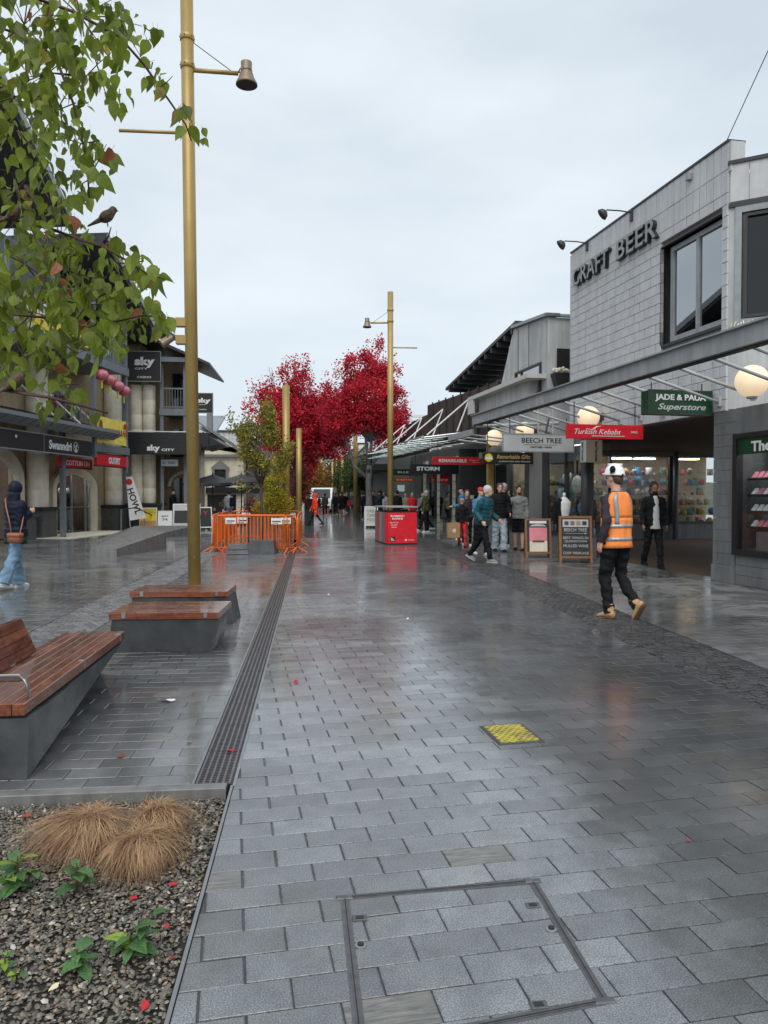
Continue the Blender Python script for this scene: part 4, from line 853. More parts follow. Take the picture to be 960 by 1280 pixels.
# ============================================================ FAR RIGHT SIDE OF THE STREET
def simple_building(label, x0, x1, y0, y1, h, wall, side, rows, cols, roof='roof_dark', name='shop_building', gable=0, awn=None):
    t = thing(name, label, 'building', ((x0+x1)/2, y0, 0)); w = (x1-x0)/2
    b = MB(); b.box(-w, w, 0, y1-y0, 0, h); b.build('wall', wall, t)
    b = MB()
    if gable: b.prism([(-w-.2, h), (w+.2, h), (0, h+gable)], -.15, y1-y0+.1, 'y')
    else: b.box(-w-.1, w+.1, -.1, y1-y0, h, h+.15)
    b.build('roof', roof, t)
    fx = -w if side > 0 else w; o = -.02*side
    for r in range(rows):
        for c in range(cols):
            ya = (y1-y0)*(c+.2)/cols; yb = (y1-y0)*(c+.8)/cols; za = 3.4+r*2.4 if r or rows > 1 else 3.6; zb = min(za+1.3, h-.2)
            if zb-za < .4: continue
            f = MB(); f.box(min(fx, fx+3*o), max(fx, fx+3*o), ya, yb, za, zb); f = f.build('window', 'frame_grey', t)
            p = MB(); p.box(min(fx+3*o, fx+4*o), max(fx+3*o, fx+4*o), ya+.08, yb-.08, za+.08, zb-.08); p.build('pane', 'window_far', f)
    for c in range(cols):
        ya = (y1-y0)*(c+.1)/cols; yb = (y1-y0)*(c+.9)/cols; f = MB(); f.box(min(fx, fx+2*o), max(fx, fx+2*o), ya, yb, .3, 2.6); f.build('shop_window', 'window_far', t)
    if awn:
        b = MB(); b.box(min(fx, fx-awn*side), max(fx, fx-awn*side), .2, y1-y0-.2, 2.95, 3.3); b.build('awning', 'dark', t)
    return t
simple_building('low dark building with wide flat awning past the glass canopy', 5.2, 12, 42.5, 55, 4.3, 'steel_blue', 1, 1, 3, awn=2.1)
simple_building('white flat-roofed building farther along the right side', 5.0, 12, 56, 66, 6.3, 'white', 1, 2, 3, awn=1.6)
simple_building('grey building with two window rows on the far right side', 5.0, 12, 67, 82, 6.0, 'plaster', 1, 2, 5, awn=1.6)
simple_building('tan building near the far end of the right side', 5.2, 12, 83, 110, 7.2, 'cream', 1, 2, 7, awn=1.6)
t = thing('roof_structure', 'white framed rooftop structure with dark box beyond the brown panels', 'rooftop', toworld(1.2, 30, 0), AR)
for x_ in (0, 2.2):
    b = MB(); b.hexa([(x_, 0, 4.3), (x_+.15, 0, 4.3), (x_+.15, .15, 4.3), (x_, .15, 4.3)], [(x_+.5, 0, 6.0), (x_+.65, 0, 6), (x_+.65, .15, 6), (x_+.5, .15, 6)]); b.build('frame_leg', 'white', t)
b = MB(); b.box(.5, 5, 0, .15, 5.95, 6.1); b.build('frame_beam', 'white', t)
b = MB(); b.box(.8, 1.8, .3, 1.3, 4.6, 5.8); b.build('dark_box', 'wall_grey', t)
b = MB(); b.box(-.2, 6, .2, 8, 0, 4.5); b.build('wall', 'steel_blue', t)

# ============================================================ LEFT SHOPS (frame L)
LO = (-9.7, 27.3, 0); LR = R(-10.4)
def lw(x, y, z=0): return (LO[0]+x*cos(LR)-y*sin(LR), LO[1]+x*sin(LR)+y*cos(LR), z)
lb = thing('arcade_shops', 'stone and steel shop building with balconies and drum columns on the left', 'building', LO, LR)
# wall with an arch opening between y 1.4 and 4.9
b = MB(); n = 14; arch = []
for k in range(n+1): a = pi-pi*k/n; arch.append((3.12+1.72*cos(a), 1.75+.72*sin(a)))
b.prism([(-6.5, 0), (-6, 0), (-6, 9), (-6.5, 9)], -.45, -.3, 'x')
out_ = [(1.4, 0), (.6, 0), (.6, 4), (5.9, 4), (5.9, 0), (4.84, 0)]
b.add([(-.3, y, z) for y, z in [(1.4, 0), (1.4, 1.75)]+arch+[(4.84, 1.75), (4.84, 0)]], [])
for k in range(n):
    (ya, za), (yb, zb) = arch[k], arch[k+1]; b.hexa([(-.45, ya, za), (-.3, ya, za), (-.3, yb, zb), (-.45, yb, zb)], [(-.45, ya, 4), (-.3, ya, 4), (-.3, yb, 4), (-.45, yb, 4)])
b.box(-.45, -.3, .4, 1.4, 0, 4); b.box(-.45, -.3, 4.84, 8.2, 0, 4); b.box(-.45, -.3, -3.2, -.9, 2.9, 4); b.box(-.45, -.3, -.9, .4, 0, 4)
b.box(-.45, -.3, -7, 1.4, 4, 9.3); b.box(-.45, -.3, 1.4, 3.7, 5.4, 9.3); b.box(-.45, -.3, 3.7, 8.2, 4, 9.3)
b.v = [p for p in b.v]; b.build('wall', 'wall_tan', lb)
b = MB()
def archband(mb, rin, rout, x0_, x1_, cyy, cz, hz, spring):
    prev = None
    for k in range(n+1):
        a = pi-pi*k/n; p = (cyy+rin*cos(a), cz+hz*sin(a)); q = (cyy+rout*cos(a), cz+(hz+rout-rin)*sin(a))
        if prev: p0, q0 = prev; mb.hexa([(x0_, p0[0], p0[1]), (x1_, p0[0], p0[1]), (x1_, p[0], p[1]), (x0_, p[0], p[1])], [(x0_, q0[0], q0[1]), (x1_, q0[0], q0[1]), (x1_, q[0], q[1]), (x0_, q[0], q[1])])
        prev = (p, q)
    for s_ in (-1, 1): mb.box(x0_, x1_, min(cyy+s_*rin, cyy+s_*rout), max(cyy+s_*rin, cyy+s_*rout), spring, cz)
archband(b, 1.5, 1.76, -.36, -.1, 3.12, 1.72, .6, .0); b.build('arch_moulding', 'cream', lb)
b = MB(); archband(b, 1.75, 2.1, -.36, -.1, -2.6, 2.0, .9, 0); b.build('arch_moulding', 'cream', lb)
dg = MB()
for y_ in (1.66, 3.1, 4.2, 4.52): dg.box(-.34, -.28, y_, y_+.06, 0, 2.3)
dg.box(-.34, -.28, 1.66, 4.6, 1.0, 1.05); dg = dg.build('shop_door', 'steel', lb)
b = MB(); b.box(-.32, -.315, 1.6, 4.62, 0, 2.35); b.build('pane', 'glass', dg)
b = MB(); b.box(-3.2, -3.1, .2, 5.4, 0, 3); b.box(-3.1, -.5, 5.3, 5.4, 0, 3); b.box(-3.1, -.5, .2, .3, 0, 3); b.box(-3.1, -.5, .3, 5.3, 2.75, 2.8); b.build('shop_back', 'soffit_brown', dg)
for k in range(40):
    b = MB(); y_ = rnd.uniform(.6, 5); z_ = rnd.uniform(.3, 1.7); b.bbox(-2.9, -2.7, y_, y_+.3, z_, z_+.4); b.build('clothing_stack', rnd.choice(['goods1', 'goods8', 'goods5', 'cloth_charcoal', 'cloth_tan']), dg)
for k in range(3): b = MB(); b.bbox(-1.6, -.8, 1.6+k*1.1, 2.1+k*1.1, 2.7, 2.74); b.build('ceiling_light', 'white_light', dg)
b = MB(); b.box(-3, -.5, -6, -.9, 0, .02); b.box(-1.2, -1.1, -6.4, -.9, 0, 3); b.build('shop_back', 'dark', dg)
def column(y, h, r=.37):
    b = MB(); b.box(-.5, .45, y-.5, y+.5, 0, .95); c = b.build('column_plinth', 'stone_dark', lb)
    b = MB(); b.bbox(-.52, .5, y-.55, y+.55, .95, 1.08); b.build('plinth_cap', 'dark', c)
    z = 1.08; i = 0
    while z < h:
        hh = min(.62, h-z); b = MB(); b.lathe([(r-.006, 0), (r, .012), (r, hh-.012), (r-.006, hh)], (.02, y, z), 20); b.build('stone_drum', 'stone', c, True); z += hh; i += 1
column(.1, 8.2); column(6.1, 8.6)
b = MB(); b.box(-.2, .35, -1.15, -.55, 0, .75); b.box(-.25, .4, -1.2, -.5, .75, .85); b.build('bench_plinth', 'stone_dark', lb)
def post(x, y, z0_, z1_, w=.13, par=None):
    b = MB(); b.box(x-w/2, x+w/2, y-w/2, y+w/2, z0_, z1_); return b.build('steel_post', 'steel_blue', par or lb)
post(.95, .1, 0, 4.0, .16); post(.45, 6.9, 0, 4.4, .16); post(1.5, 1.35, 2.9, 9.2); post(1.5, 4.05, 2.4, 9.2); post(1.5, 2.9, 6.4, 9.2, .08); post(1.5, -4, 6.4, 9, .1); post(1.5, -1.4, 6.4, 9, .1)
# verandah and balconies
b = MB(); b.box(-.3, 1.55, -7, 4.12, 6.38, 6.52); b.box(1.45, 1.62, -7, 4.14, 6.3, 6.62); b.build('balcony_floor', 'steel_blue', lb)
b = MB(); b.box(-.3, 1.5, 1.3, 4.1, 3.2, 3.32); b.box(1.4, 1.6, 1.2, 4.2, 3.12, 3.4); b.box(-.3, 1.5, 1.3, 1.4, 3.0, 3.2); b.build('verandah_beam', 'steel_blue', lb)
b = MB(); b.box(-.3, 1.5, 1.35, 4.1, 9.0, 9.12); b.build('upper_beam', 'steel_blue', lb)
def railing(y0_, y1_, x, z, h=.95, step=.14):
    b = MB(); b.box(x-.03, x+.03, y0_, y1_, z+h-.04, z+h); b.box(x-.02, x+.02, y0_, y1_, z+.08, z+.12); r = b.build('balcony_rail', 'steel_blue', lb)
    k = y0_
    while k < y1_: b = MB(); b.box(x-.01, x+.01, k-.01, k+.01, z+.1, z+h-.03); b.build('baluster', 'steel_blue', r); k += step
railing(1.4, 4.0, 1.5, 6.6, 1.0, .18); railing(-3.9, 1.2, 1.5, 6.6, 1.0, .18); railing(1.45, 3.6, .2, 4.05, .75, .15)
b = MB(); b.box(1.49, 1.5, 1.45, 4.0, 6.7, 7.5); b.build('balcony_glass', 'glass_canopy', lb)
# window at first floor
f = MB(); f.box(-.32, -.22, 1.4, 3.72, 4.0, 4.08); f.box(-.32, -.22, 1.4, 3.72, 5.3, 5.4)
for k in range(5): f.box(-.32, -.22, 1.4+k*.56, 1.48+k*.56, 4.08, 5.3)
f = f.build('window', 'frame_grey', lb)
for k in range(4): b = MB(); b.box(-.3, -.29, 1.48+k*.56, 1.96+k*.56, 4.08, 5.3); b.build('pane', 'glass_sky', f)
b = MB(); b.box(-.6, -.5, 1.4, 3.7, 4, 5.4); b.build('dark_interior', 'dark', f)
b = MB(); b.box(-.29, -.15, 1.38, 3.74, 5.4, 5.6); b.build('lintel', 'cream', f)
b = MB(); b.box(-.28, -.27, 1.5, 1.85, 4.95, 5.2); b.build('sticker', 'petal', f)
# round louvre
b = MB(); b.lathe([(.55, -.02), (.55, .02)], (0, 0, 0), 24); b.xf(Matrix.Translation((-.27, 6.9, 5.3)) @ Matrix.Rotation(R(90), 4, 'Y')); lv = b.build('round_louvre', 'frame_grey', lb)
for k in range(8): b = MB(); z_ = 4.9+k*.11; w_ = sqrt(max(0, .52**2-(z_-5.3)**2)); b.box(-.25, -.2, 6.9-w_, 6.9+w_, z_, z_+.05); b.build('louvre_slat', 'steel_blue', lv)
# Swanndri canopy with fascia sign
b = MB(); b.prism([(-.3, 4.35), (2.1, 3.82), (2.1, 3.88), (-.3, 4.45)], -7, 2.05, 'y'); aw = b.build('awning', 'roof_dark', lb)
for k in range(19):
    y_ = -7+k*.5; b = MB(); b.prism([(-.3, 4.32), (2.12, 3.78), (2.12, 3.9), (-.3, 4.48)], y_, y_+.05, 'y'); b.build('seam', 'roof_dark', aw)
for k in range(19):
    y_ = -6.95+k*.5; b = MB(); b.prism([(1.7, 3.6), (2.1, 3.8), (1.7, 3.87)], y_, y_+.44, 'y'); b.build('soffit_vane', 'steel_blue', aw)
b = MB(); b.box(2.1, 2.13, -7, 2.05, 3.8, 3.92); b.build('fascia', 'steel_blue', aw)
for y_ in (-1.6, -.1, 1.3): b = MB(); b.rod((1.6, y_+.4, 3.95), (-.25, y_-.3, 5.9), .035); b.build('stay', 'offwhite', aw)
sw = thing('shop_sign', 'long black fascia sign with white lettering on the left', 'sign', LO, LR)
b = MB(); b.bbox(1.4, 1.55, -7, 1.02, 2.9, 3.44); b.build('board', 'black', sw)
b = MB(); b.box(1.38, 1.58, -7, 1.04, 3.44, 3.47); b.box(1.38, 1.58, -7, 1.04, 2.87, 2.9); b.box(1.56, 1.565, -2.2, -2.17, 2.9, 3.44); b.build('frame', 'frame_grey', sw)
text('Swanndri', 1.45, .3, 'white', sw, (1.56, -1.15, 3.16), (R(90), 0, R(90)), .006, .03)
b = MB()
for k in range(16): a = 2*pi*k/16; b.box(1.552, 1.566, -.12+.16*cos(a)-.016, -.12+.16*cos(a)+.016, 3.17+.17*sin(a)-.016, 3.17+.17*sin(a)+.016)
for a_, c_ in ((-.08, .03), (.0, -.04), (.05, .06), (.04, -.12), (-.04, -.1)): b.box(1.552, 1.566, -.12+a_-.025, -.12+a_+.025, 3.15+c_-.03, 3.15+c_+.05)
b.build('round_emblem', 'white', sw)
b = MB(); b.ell((1.57, -3.75, 3.27), (.02, .06, .05), 8, 6); b.build('bird_emblem', 'white', sw)
c1 = thing('shop_sign', 'red sign with white capitals over the arched shop door', 'sign', lw(.9, 1.2, 2.5), LR)
b = MB(); b.bbox(-.05, .05, -1.3, 1.1, 0, .34); b.build('board', 'red_bright', c1)
text('COTTON ON', 1.75, .19, 'white', c1, (.058, 0, .17), (R(90), 0, R(90)), .004, .03)
b = MB(); b.box(-.06, .07, -1.33, 1.13, -.03, 0); b.build('frame', 'dark', c1)
c2_ = thing('shop_sign', 'red lit shop sign below the yellow banner', 'sign', lw(1.5, 2.8, 2.62), LR)
b = MB(); b.bbox(-.06, .05, -1.35, 1.4, 0, .42); b.build('board', 'red_bright', c2_)
text('OUTFIT', 1.0, .26, 'white', c2_, (.056, .1, .21), (R(90), 0, R(90)), .004, .06)
b = MB(); b.box(-.07, .06, -1.4, 1.45, -.04, 0); b.box(-.07, .06, -1.4, 1.45, .42, .46); b.build('frame', 'dark', c2_)
bn = thing('banner', 'yellow vinyl festival banner with red and brown print hung on the verandah', 'banner', lw(1.56, 2.8, 3.45), LR)
b = MB(); K = 12
for k in range(K+1):
    y_ = -1.35+2.7*k/K
    for j in range(5): b.v.append((.03*sin(k*1.3+j)*(1 if 0 < j < 4 else .3), y_, 1.02*j/4+.04*sin(pi*k/K)*(-1 if j == 4 else 1)))
b.f += [(5*k+j, 5*k+5+j, 5*k+6+j, 5*k+1+j) for k in range(K) for j in range(4)]
b.v += [(x-.006, y, z) for x, y, z in b.v[:5*(K+1)]]; o_ = 5*(K+1); b.f += [(o_+5*k+j+1, o_+5*k+6+j, o_+5*k+5+j, o_+5*k+j) for k in range(K) for j in range(4)]
b.build('sheet', 'banner', bn, True)
for k in range(9):   # glyph-like print, too small to read
    b = MB(); y_ = -.62+k*.21; b.box(.034, .037, y_, y_+.05, .38, .6); b.box(.034, .037, y_-.04, y_+.1, .5, .53); b.box(.034, .037, y_+.07, y_+.1, .34, .52); b.box(.034, .037, y_-.04, y_+.06, .58, .605); b.build('printed_glyph', 'red_sign' if k % 3 else 'brown_leather', bn)
b = MB(); b.lathe([(.12, -.002), (.12, .002)], (0, 0, 0), 16); b.xf(Matrix.Translation((.036, 1.0, .78)) @ Matrix.Rotation(R(90), 4, 'Y')); b.build('red_seal', 'petal', bn)
b = MB(); b.ell((.036, -1.08, .68), (.004, .12, .2), 8, 6); b.build('printed_figure', 'leaf_rust', bn)
lg = 'red paper lanterns on the balcony'
for k in range(4):
    t = thing('paper_lantern', ['leftmost of the four pink-red lanterns', 'second lantern from the left of the four pink-red lanterns', 'third lantern from the left of the four pink-red lanterns', 'rightmost of the four pink-red lanterns'][k], 'lantern', lw(1.62, [1.75, 2.35, 3.1, 3.65][k], [5.98, 5.88, 5.76, 5.66][k]), 0, lg)
    b = MB(); b.lathe([(.08, -.2), (.2, -.14), (.27, 0), (.2, .14), (.08, .2)], (0, 0, 0), 14); b.build('shade', 'lantern', t, True)
    for j in range(7): b = MB(); a = 2*pi*j/7; b.tube([(.085*cos(a), .085*sin(a), -.2), (.275*cos(a), .275*sin(a), 0), (.085*cos(a), .085*sin(a), .2)], .006, 4); b.build('rib', 'red_sign', t)
    b = MB(); b.lathe([(.05, -.24), (.09, -.2)], (0, 0, 0), 8); b.rod((0, 0, -.24), (0, 0, -.5), .035, 6); b.build('tassel', 'yellow_sign', t)
    b = MB(); b.rod((0, 0, .18), (0, 0, .45), .008); b.build('cord', 'dark', t)
ys_ = thing('hanging_sign', 'yellow sign panel on the upper balcony behind the leaves', 'sign', lw(1.6, -1.2, 6.75), LR)
b = MB(); b.bbox(0, .06, -1.6, 2.1, 0, .42); b.build('board', 'yellow_sign', ys_)
# roofs: two raking gables
def rake(name, y0_, z0_, y1_, z1_):
    b = MB(); b.prism([(y0_, z0_), (y1_, z1_), (y1_, z1_-.35), (y0_, z0_-.35)], -4, 2.2, 'x'); r = b.build('roof', 'roof_dark', lb); m_ = 14
    for k in range(m_): f_ = k/m_; y_ = y0_+(y1_-y0_)*f_; z_ = z0_+(z1_-z0_)*f_; b = MB(); b.box(-4, 2.25, y_, y_+.06, z_-.02, z_+.07); b.build('roof_seam', 'roof_dark', r)
    b = MB(); b.prism([(y0_, z0_+.08), (y1_, z1_+.08), (y1_, z1_-.2), (y0_, z0_-.2)], 2.21, 2.26, 'x'); b.build('barge_board', 'frame_grey', r)
rake('a', -6, 13.6, -1.6, 10.6); rake('b', 1.0, 10.9, 5.6, 8.55)
b = MB(); b.prism([(-6, 9.3), (-6, 13.2), (-1.6, 10.2), (1.0, 10.3), (5.4, 8.4), (5.4, 8.3)], -.6, -.3, 'x'); b.box(-.3, 2.1, 3.9, 4.1, 9.1, 9.2); b.build('gable_wall', 'steel_blue', lb)
b = MB(); b.box(-4, 2.2, 4.2, 8, 8.62, 8.75); b.build('upper_eave', 'roof_dark', lb)
# low wedge of wet concrete in front, threshold strip, handrail
b = MB(); b.hexa([(-5.38, 18.7, -.02), (-4.74, 18.64, -.02), (-4.06, 21.3, -.02), (-5.6, 24.4, -.02)], [(-5.38, 18.7, .19), (-4.74, 18.64, .19), (-4.06, 21.3, .47), (-5.6, 24.4, .5)])
o_ = b.build('ramp_wall', 'concrete_light'); tag(o_, 'low wedge-shaped wet concrete block on the forecourt at the left', 'concrete ledge')
b = MB(); b.box(-.3, 1.6, -.6, 5, 0, .02); b.build('threshold', 'cream', lb)
b = MB(); b.hexa([(-6.9, 24.5, -.02), (-5.7, 24.5, -.02), (-4.6, 30, -.02), (-6.9, 30, -.02)], [(-6.9, 24.5, .06), (-5.7, 24.5, .06), (-4.6, 30, .3), (-6.9, 30, .3)]); o_ = b.build('entry_ramp', 'concrete_light'); tag(o_, 'low wet ramp rising to the shop entrance behind the concrete wedge', 'ramp')
hr = thing('handrail', 'steel handrail beside the arched shop door', 'handrail', lw(1.9, 3.9, 0), LR)
b = MB(); b.tube([(0, -1.2, 0), (0, -1.2, .95), (0, .2, 1.0), (0, 2.2, .55)], .025, 8); b.build('rail', 'dark', hr, True)
for y_ in (-1.2, 1.0, 2.2): b = MB(); b.rod((0, y_, 0), (0, y_, .95 if y_ < 0 else .78 if y_ < 2 else .55), .03); b.build('post', 'steel', hr)

# ============================================================ CASINO BUILDING (world axes, faces the viewer)
cs = thing('casino_building', 'stone and steel casino building with black fascia and balconies', 'building', (-8, 33.6, 0))
b = MB(); b.box(-.6, .3, .1, .5, 0, 6.4); b.build('dark_wall', 'wall_grey', cs)
b = MB(); b.box(-.6, .4, .8, 4.5, 0, 8.3); b.box(.2, 2.3, 2.4, 4.5, 0, 8.0); b.build('wall', 'wall_tan', cs)
for x_ in (.23, .78):
    z_ = 1.15; k = 0
    while z_ < 6.3: b = MB(); b.lathe([(.268, 0), (.275, .01), (.275, .64), (.268, .65)], (x_+.05, .3, z_), 18); b.build('stone_drum', 'stone', cs, True); z_ += .65; k += 1
b = MB(); b.bbox(-.1, 1.4, -.1, .8, 0, 1.05); b.bbox(-.15, 1.45, -.15, .85, 1.05, 1.15); b.build('plinth', 'dark', cs)
for x_, z1_ in ((1.45, 7.4), (2.45, 7.4)): b = MB(); b.box(x_-.07, x_+.07, -.1, .05, 0, z1_); b.build('steel_post', 'steel_blue', cs)
b = MB(); b.box(1.35, 2.55, -.1, 2.4, 5.1, 5.3); b.box(1.35, 2.55, -.15, 0, 5.0, 5.3); b.build('balcony_floor', 'steel_blue', cs)
rr_ = MB(); rr_.box(1.45, 2.5, -.08, -.03, 6.15, 6.22); rr_.box(1.45, 2.5, -.08, -.03, 5.35, 5.4); rr_.box(2.47, 2.52, -.08, 2.3, 6.15, 6.22); rr_ = rr_.build('balcony_rail', 'steel_blue', cs)
for k in range(8): b = MB(); b.box(1.53+k*.12, 1.55+k*.12, -.06, -.04, 5.4, 6.15); b.build('baluster', 'steel_blue', rr_)
b = MB(); b.prism([(1.2, 8.15), (3.6, 7.15), (3.6, 7.25), (1.2, 8.3)], -.6, 4.6, 'y'); b.prism([(-.9, 8.2), (1.2, 8.3), (1.2, 8.4), (-.9, 8.3)], -.5, 4.6, 'y'); b.build('roof', 'roof_dark', cs)
b = MB(); b.box(1.4, 2.6, -.4, 0, 7.3, 7.5); b.build('upper_beam', 'steel_blue', cs)
b = MB(); b.box(1.4, 2.25, 2.3, 2.42, 3.3, 4.6); b.box(1.5, 2.2, 2.28, 2.38, 5.4, 7.2); b.build('dark_window', 'window_far', cs)
for k in range(2): b = MB(); b.box(1.45+k*.4, 1.8+k*.4, 2.2, 2.28, 3.4, 4.5); b.build('pane', 'glass_sky', cs)
b = MB(); b.box(.1, 3.55, -.8, 2.3, 3.6, 4.2); b.build('awning', 'black', cs)
b = MB(); b.hexa([(3.3, -.8, 3.55), (4.0, -.3, 3.75), (4.0, 2.3, 3.75), (3.3, 2.3, 3.55)], [(3.3, -.8, 4.25), (4.0, -.3, 3.8), (4.0, 2.3, 3.8), (3.3, 2.3, 4.3)]); b.build('side_awning', 'roof_dark', cs)
b = MB(); b.box(.15, 3.3, -.72, -.68, 4.22, 4.26); b.build('flashing', 'white', cs)
b = MB(); n_ = 12; archband(b, .0, .0, 0, 0, 0, 0, 0, 0); b = MB(); b.box(1.5, 2.2, 2.3, 2.39, 0, 2.3); b.build('entrance', 'window_far', cs)
b = MB(); b.lathe([(.3, 0), (.3, 3.6)], (2.75, 1.6, 0), 18); b.build('column', 'stone', cs, True)
b = MB()
for k in range(n):
    a, a2 = pi-pi*k/n, pi-pi*(k+1)/n; q = lambda r, a: (2.2+r*cos(a), 1.9+r*.8*sin(a)); p0, p1, p2, p3 = q(.8, a), q(.8, a2), q(.95, a2), q(.95, a)
    b.hexa([(p0[0], 2.1, p0[1]), (p1[0], 2.1, p1[1]), (p1[0], 2.3, p1[1]), (p0[0], 2.3, p0[1])], [(p3[0], 2.1, p3[1]), (p2[0], 2.1, p2[1]), (p2[0], 2.3, p2[1]), (p3[0], 2.3, p3[1])])
b.build('arch_moulding', 'cream', cs)
def wsign(label, x0, x1, y, z0, z1, m, lines, **k): return shopsign(label, x0, x1, y, z0, z1, m, lines, rz=0, org=lambda x, y, z: (x, y, z), **k)
wsign('large square black casino sign high on the stone columns', -7.92, -6.5, 33.2, 6.42, 7.72, 'black', [('sky', .52, .63, .6, .36, 'white', .05), ('CITY', .42, .42, .38, .06, 'white', .02), ('CASINO', .5, .14, .42, .07, 'white', .02)], th=.15, frame='frame_grey')
wsign('smaller square black casino sign projecting farther along, right of the pole', -5.3, -4.32, 33.4, 5.1, 5.98, 'black', [('sky', .6, .6, .6, .3, 'white', .05), ('CITY', .5, .42, .35, .05, 'white', .02), ('CASINO', .55, .18, .35, .05, 'white', .02)], th=.12, frame='frame_grey')
wsign('wide black fascia sign over the casino entrance', -7.96, -4.75, 32.7, 3.24, 3.72, 'black', [('sky', .38, .52, .17, .7, 'white', .05), ('CITY', .57, .42, .17, .22, 'white', .03)], th=.1)
wsign('pale blue-grey box sign under the casino awning', -6.5, -5.75, 33.0, 2.74, 3.06, 'roof_zinc', [('WBC', .62, .5, .45, .35, 'dark_ink', .02), ('K', .2, .5, .16, .35, 'dark_ink', .02)], th=.1, frame='dark')
# ============================================================ WHITE HOUSE AND FAR LEFT SIDE
wh = thing('cream_house', 'cream two-storey house with grey gable roof, quoins and a dark umbrella before it', 'house', (-6.5, 44, 0))
b = MB(); b.box(0, 2.5, 0, 14, 0, 4.3); b.prism([(0, 4.3), (2.5, 3.9), (.75, 5.0), (0, 5.3)], 0, .2, 'y'); b.box(-3, 0, .05, 14, 0, 4.6); b.build('wall', 'cream', wh)
b = MB(); b.hexa([(.55, -.35, 5.25), (2.75, -.35, 3.75), (2.75, 14, 3.75), (.55, 14, 5.25)], [(.55, -.35, 5.35), (2.75, -.35, 3.87), (2.75, 14, 3.87), (.55, 14, 5.35)]); b.hexa([(-2.5, .4, 4.2), (.6, .4, 4.6), (.6, 8, 6.8), (-2.5, 8, 6.8)], [(-2.5, .4, 4.3), (.6, .4, 4.75), (.6, 8, 6.95), (-2.5, 8, 6.95)])
b.hexa([(-.6, .3, 6.1), (.7, .3, 5.1), (.7, 9, 5.1), (-.6, 9, 6.1)], [(-.6, .3, 6.2), (.7, .3, 5.25), (.7, 9, 5.25), (-.6, 9, 6.2)]); b.box(-3, .6, .4, 8, 4.3, 5.2); rf_ = b.build('roof', 'roof_zinc', wh)
for k in range(10): f_ = k/10; b = MB(); b.box(.55+2.2*f_, .6+2.2*f_, -.34, 13, 5.33-1.5*f_, 5.42-1.5*f_); b.build('roof_seam', 'roof_zinc', rf_)
b = MB(); b.box(.3, .6, 1, 1.5, 5.2, 6.6); b.build('chimney', 'wall_grey', rf_)
b = MB(); b.box(-.1, 2.7, -.25, 0, 3.72, 3.86); b.build('gutter', 'wall_grey', wh)
f = MB()
for a in ((.75, .88, 1.9, 3.0), (1.52, 1.65, 1.9, 3.0), (.7, 1.7, 1.75, 1.9), (.7, 1.7, 3.0, 3.12)): f.box(a[0], a[1], -.12, .02, a[2], a[3])
f.prism([(.7, 3.12), (1.7, 3.12), (1.2, 3.55)], -.12, .02, 'y'); f = f.build('window', 'wall_grey', wh)
b = MB(); b.box(.88, 1.52, -.03, -.01, 1.9, 3.0); b.build('pane', 'window_far', f)
b = MB(); b.box(1.19, 1.21, -.05, -.03, 1.9, 3.0); b.box(.88, 1.52, -.05, -.03, 2.43, 2.46); b.build('glazing_bar', 'frame_dark', f)
for x_ in (0, 2.18):
    for k in range(11): b = MB(); b.bbox(x_, x_+.36, -.06, .02, .1+k*.345, .1+k*.345+.3, .01); b.build('quoin_stone', 'quoin', wh)
b = MB(); b.box(.45, 2.1, -.02, 0, .2, 1.55); b.build('shop_window', 'window_far', wh)
b = MB(); b.box(.4, 4.8, -.3, .0, 1.6, 1.95); b.build('fascia', 'black', wh)
b = MB(); b.box(2.5, 5.2, 2, 10, 0, 4.2); b.box(2.6, 3.1, 1.9, 2, 2.2, 3.6); b.build('annexe', 'wall_grey', wh)
for k in range(14): b = MB(); x_ = .55+rnd.random()*1.4; z_ = .3+rnd.random()*.9; b.bbox(x_, x_+.14, -.08, -.03, z_, z_+.18); b.build('window_display', 'goods%d' % rnd.randrange(10), wh)
simple_building('grey building behind the red maples on the left side', -12, -5.2, 60, 85, 6.5, 'plaster', -1, 2, 5, awn=1.4)
simple_building('tan building at the far end of the left side', -12, -5.0, 87, 115, 7.5, 'wall_tan', -1, 2, 6)
simple_building('cream building closing the end of the street', -14, -1.5, 128, 138, 6.0, 'cream', -1, 1, 3)

# umbrella and cafe things
def umbrella(x, y, label, r=1.35, h=2.05):
    t = thing('cafe_umbrella', label, 'umbrella', (x, y, 0), R(20), 'dark cafe umbrellas')
    b = MB(); b.rod((0, 0, 0), (0, 0, h+.45), .03, 8); b.build('pole', 'frame_dark', t)
    b = MB(); b.lathe([(.28, 0), (.28, .08)], (0, 0, 0), 16); b.build('base', 'dark', t)
    b = MB(); n_ = 8; rim = [(r*cos(2*pi*k/n_), r*sin(2*pi*k/n_), h-.02) for k in range(n_)]; mid = [((rim[k][0]+rim[(k+1) % n_][0])/2*.97, (rim[k][1]+rim[(k+1) % n_][1])/2*.97, h+.02) for k in range(n_)]
    vs = [(0, 0, h+.4)]+rim+mid+[(p[0], p[1], p[2]-.12) for p in rim]+[(p[0], p[1], p[2]-.1) for p in mid]; fs = []
    for k in range(n_): q = (k+1) % n_; fs += [(0, 1+k, 9+k), (0, 9+k, 1+q), (1+k, 17+k, 25+k, 9+k), (9+k, 25+k, 17+q, 1+q)]
    b.add(vs, fs); cp = b.build('canopy', 'umbrella_black', t)
    for k in range(n_): b = MB(); b.rod((0, 0, h+.36), (rim[k][0]*.97, rim[k][1]*.97, h-.03), .012, 4); b.build('rib', 'frame_dark', cp)
    b = MB(); b.ell((0, 0, h+.43), .04, 8, 6); b.build('finial', 'dark', t)
umbrella(-4.5, 34.5, 'dark grey cafe umbrella in front of the cream house')
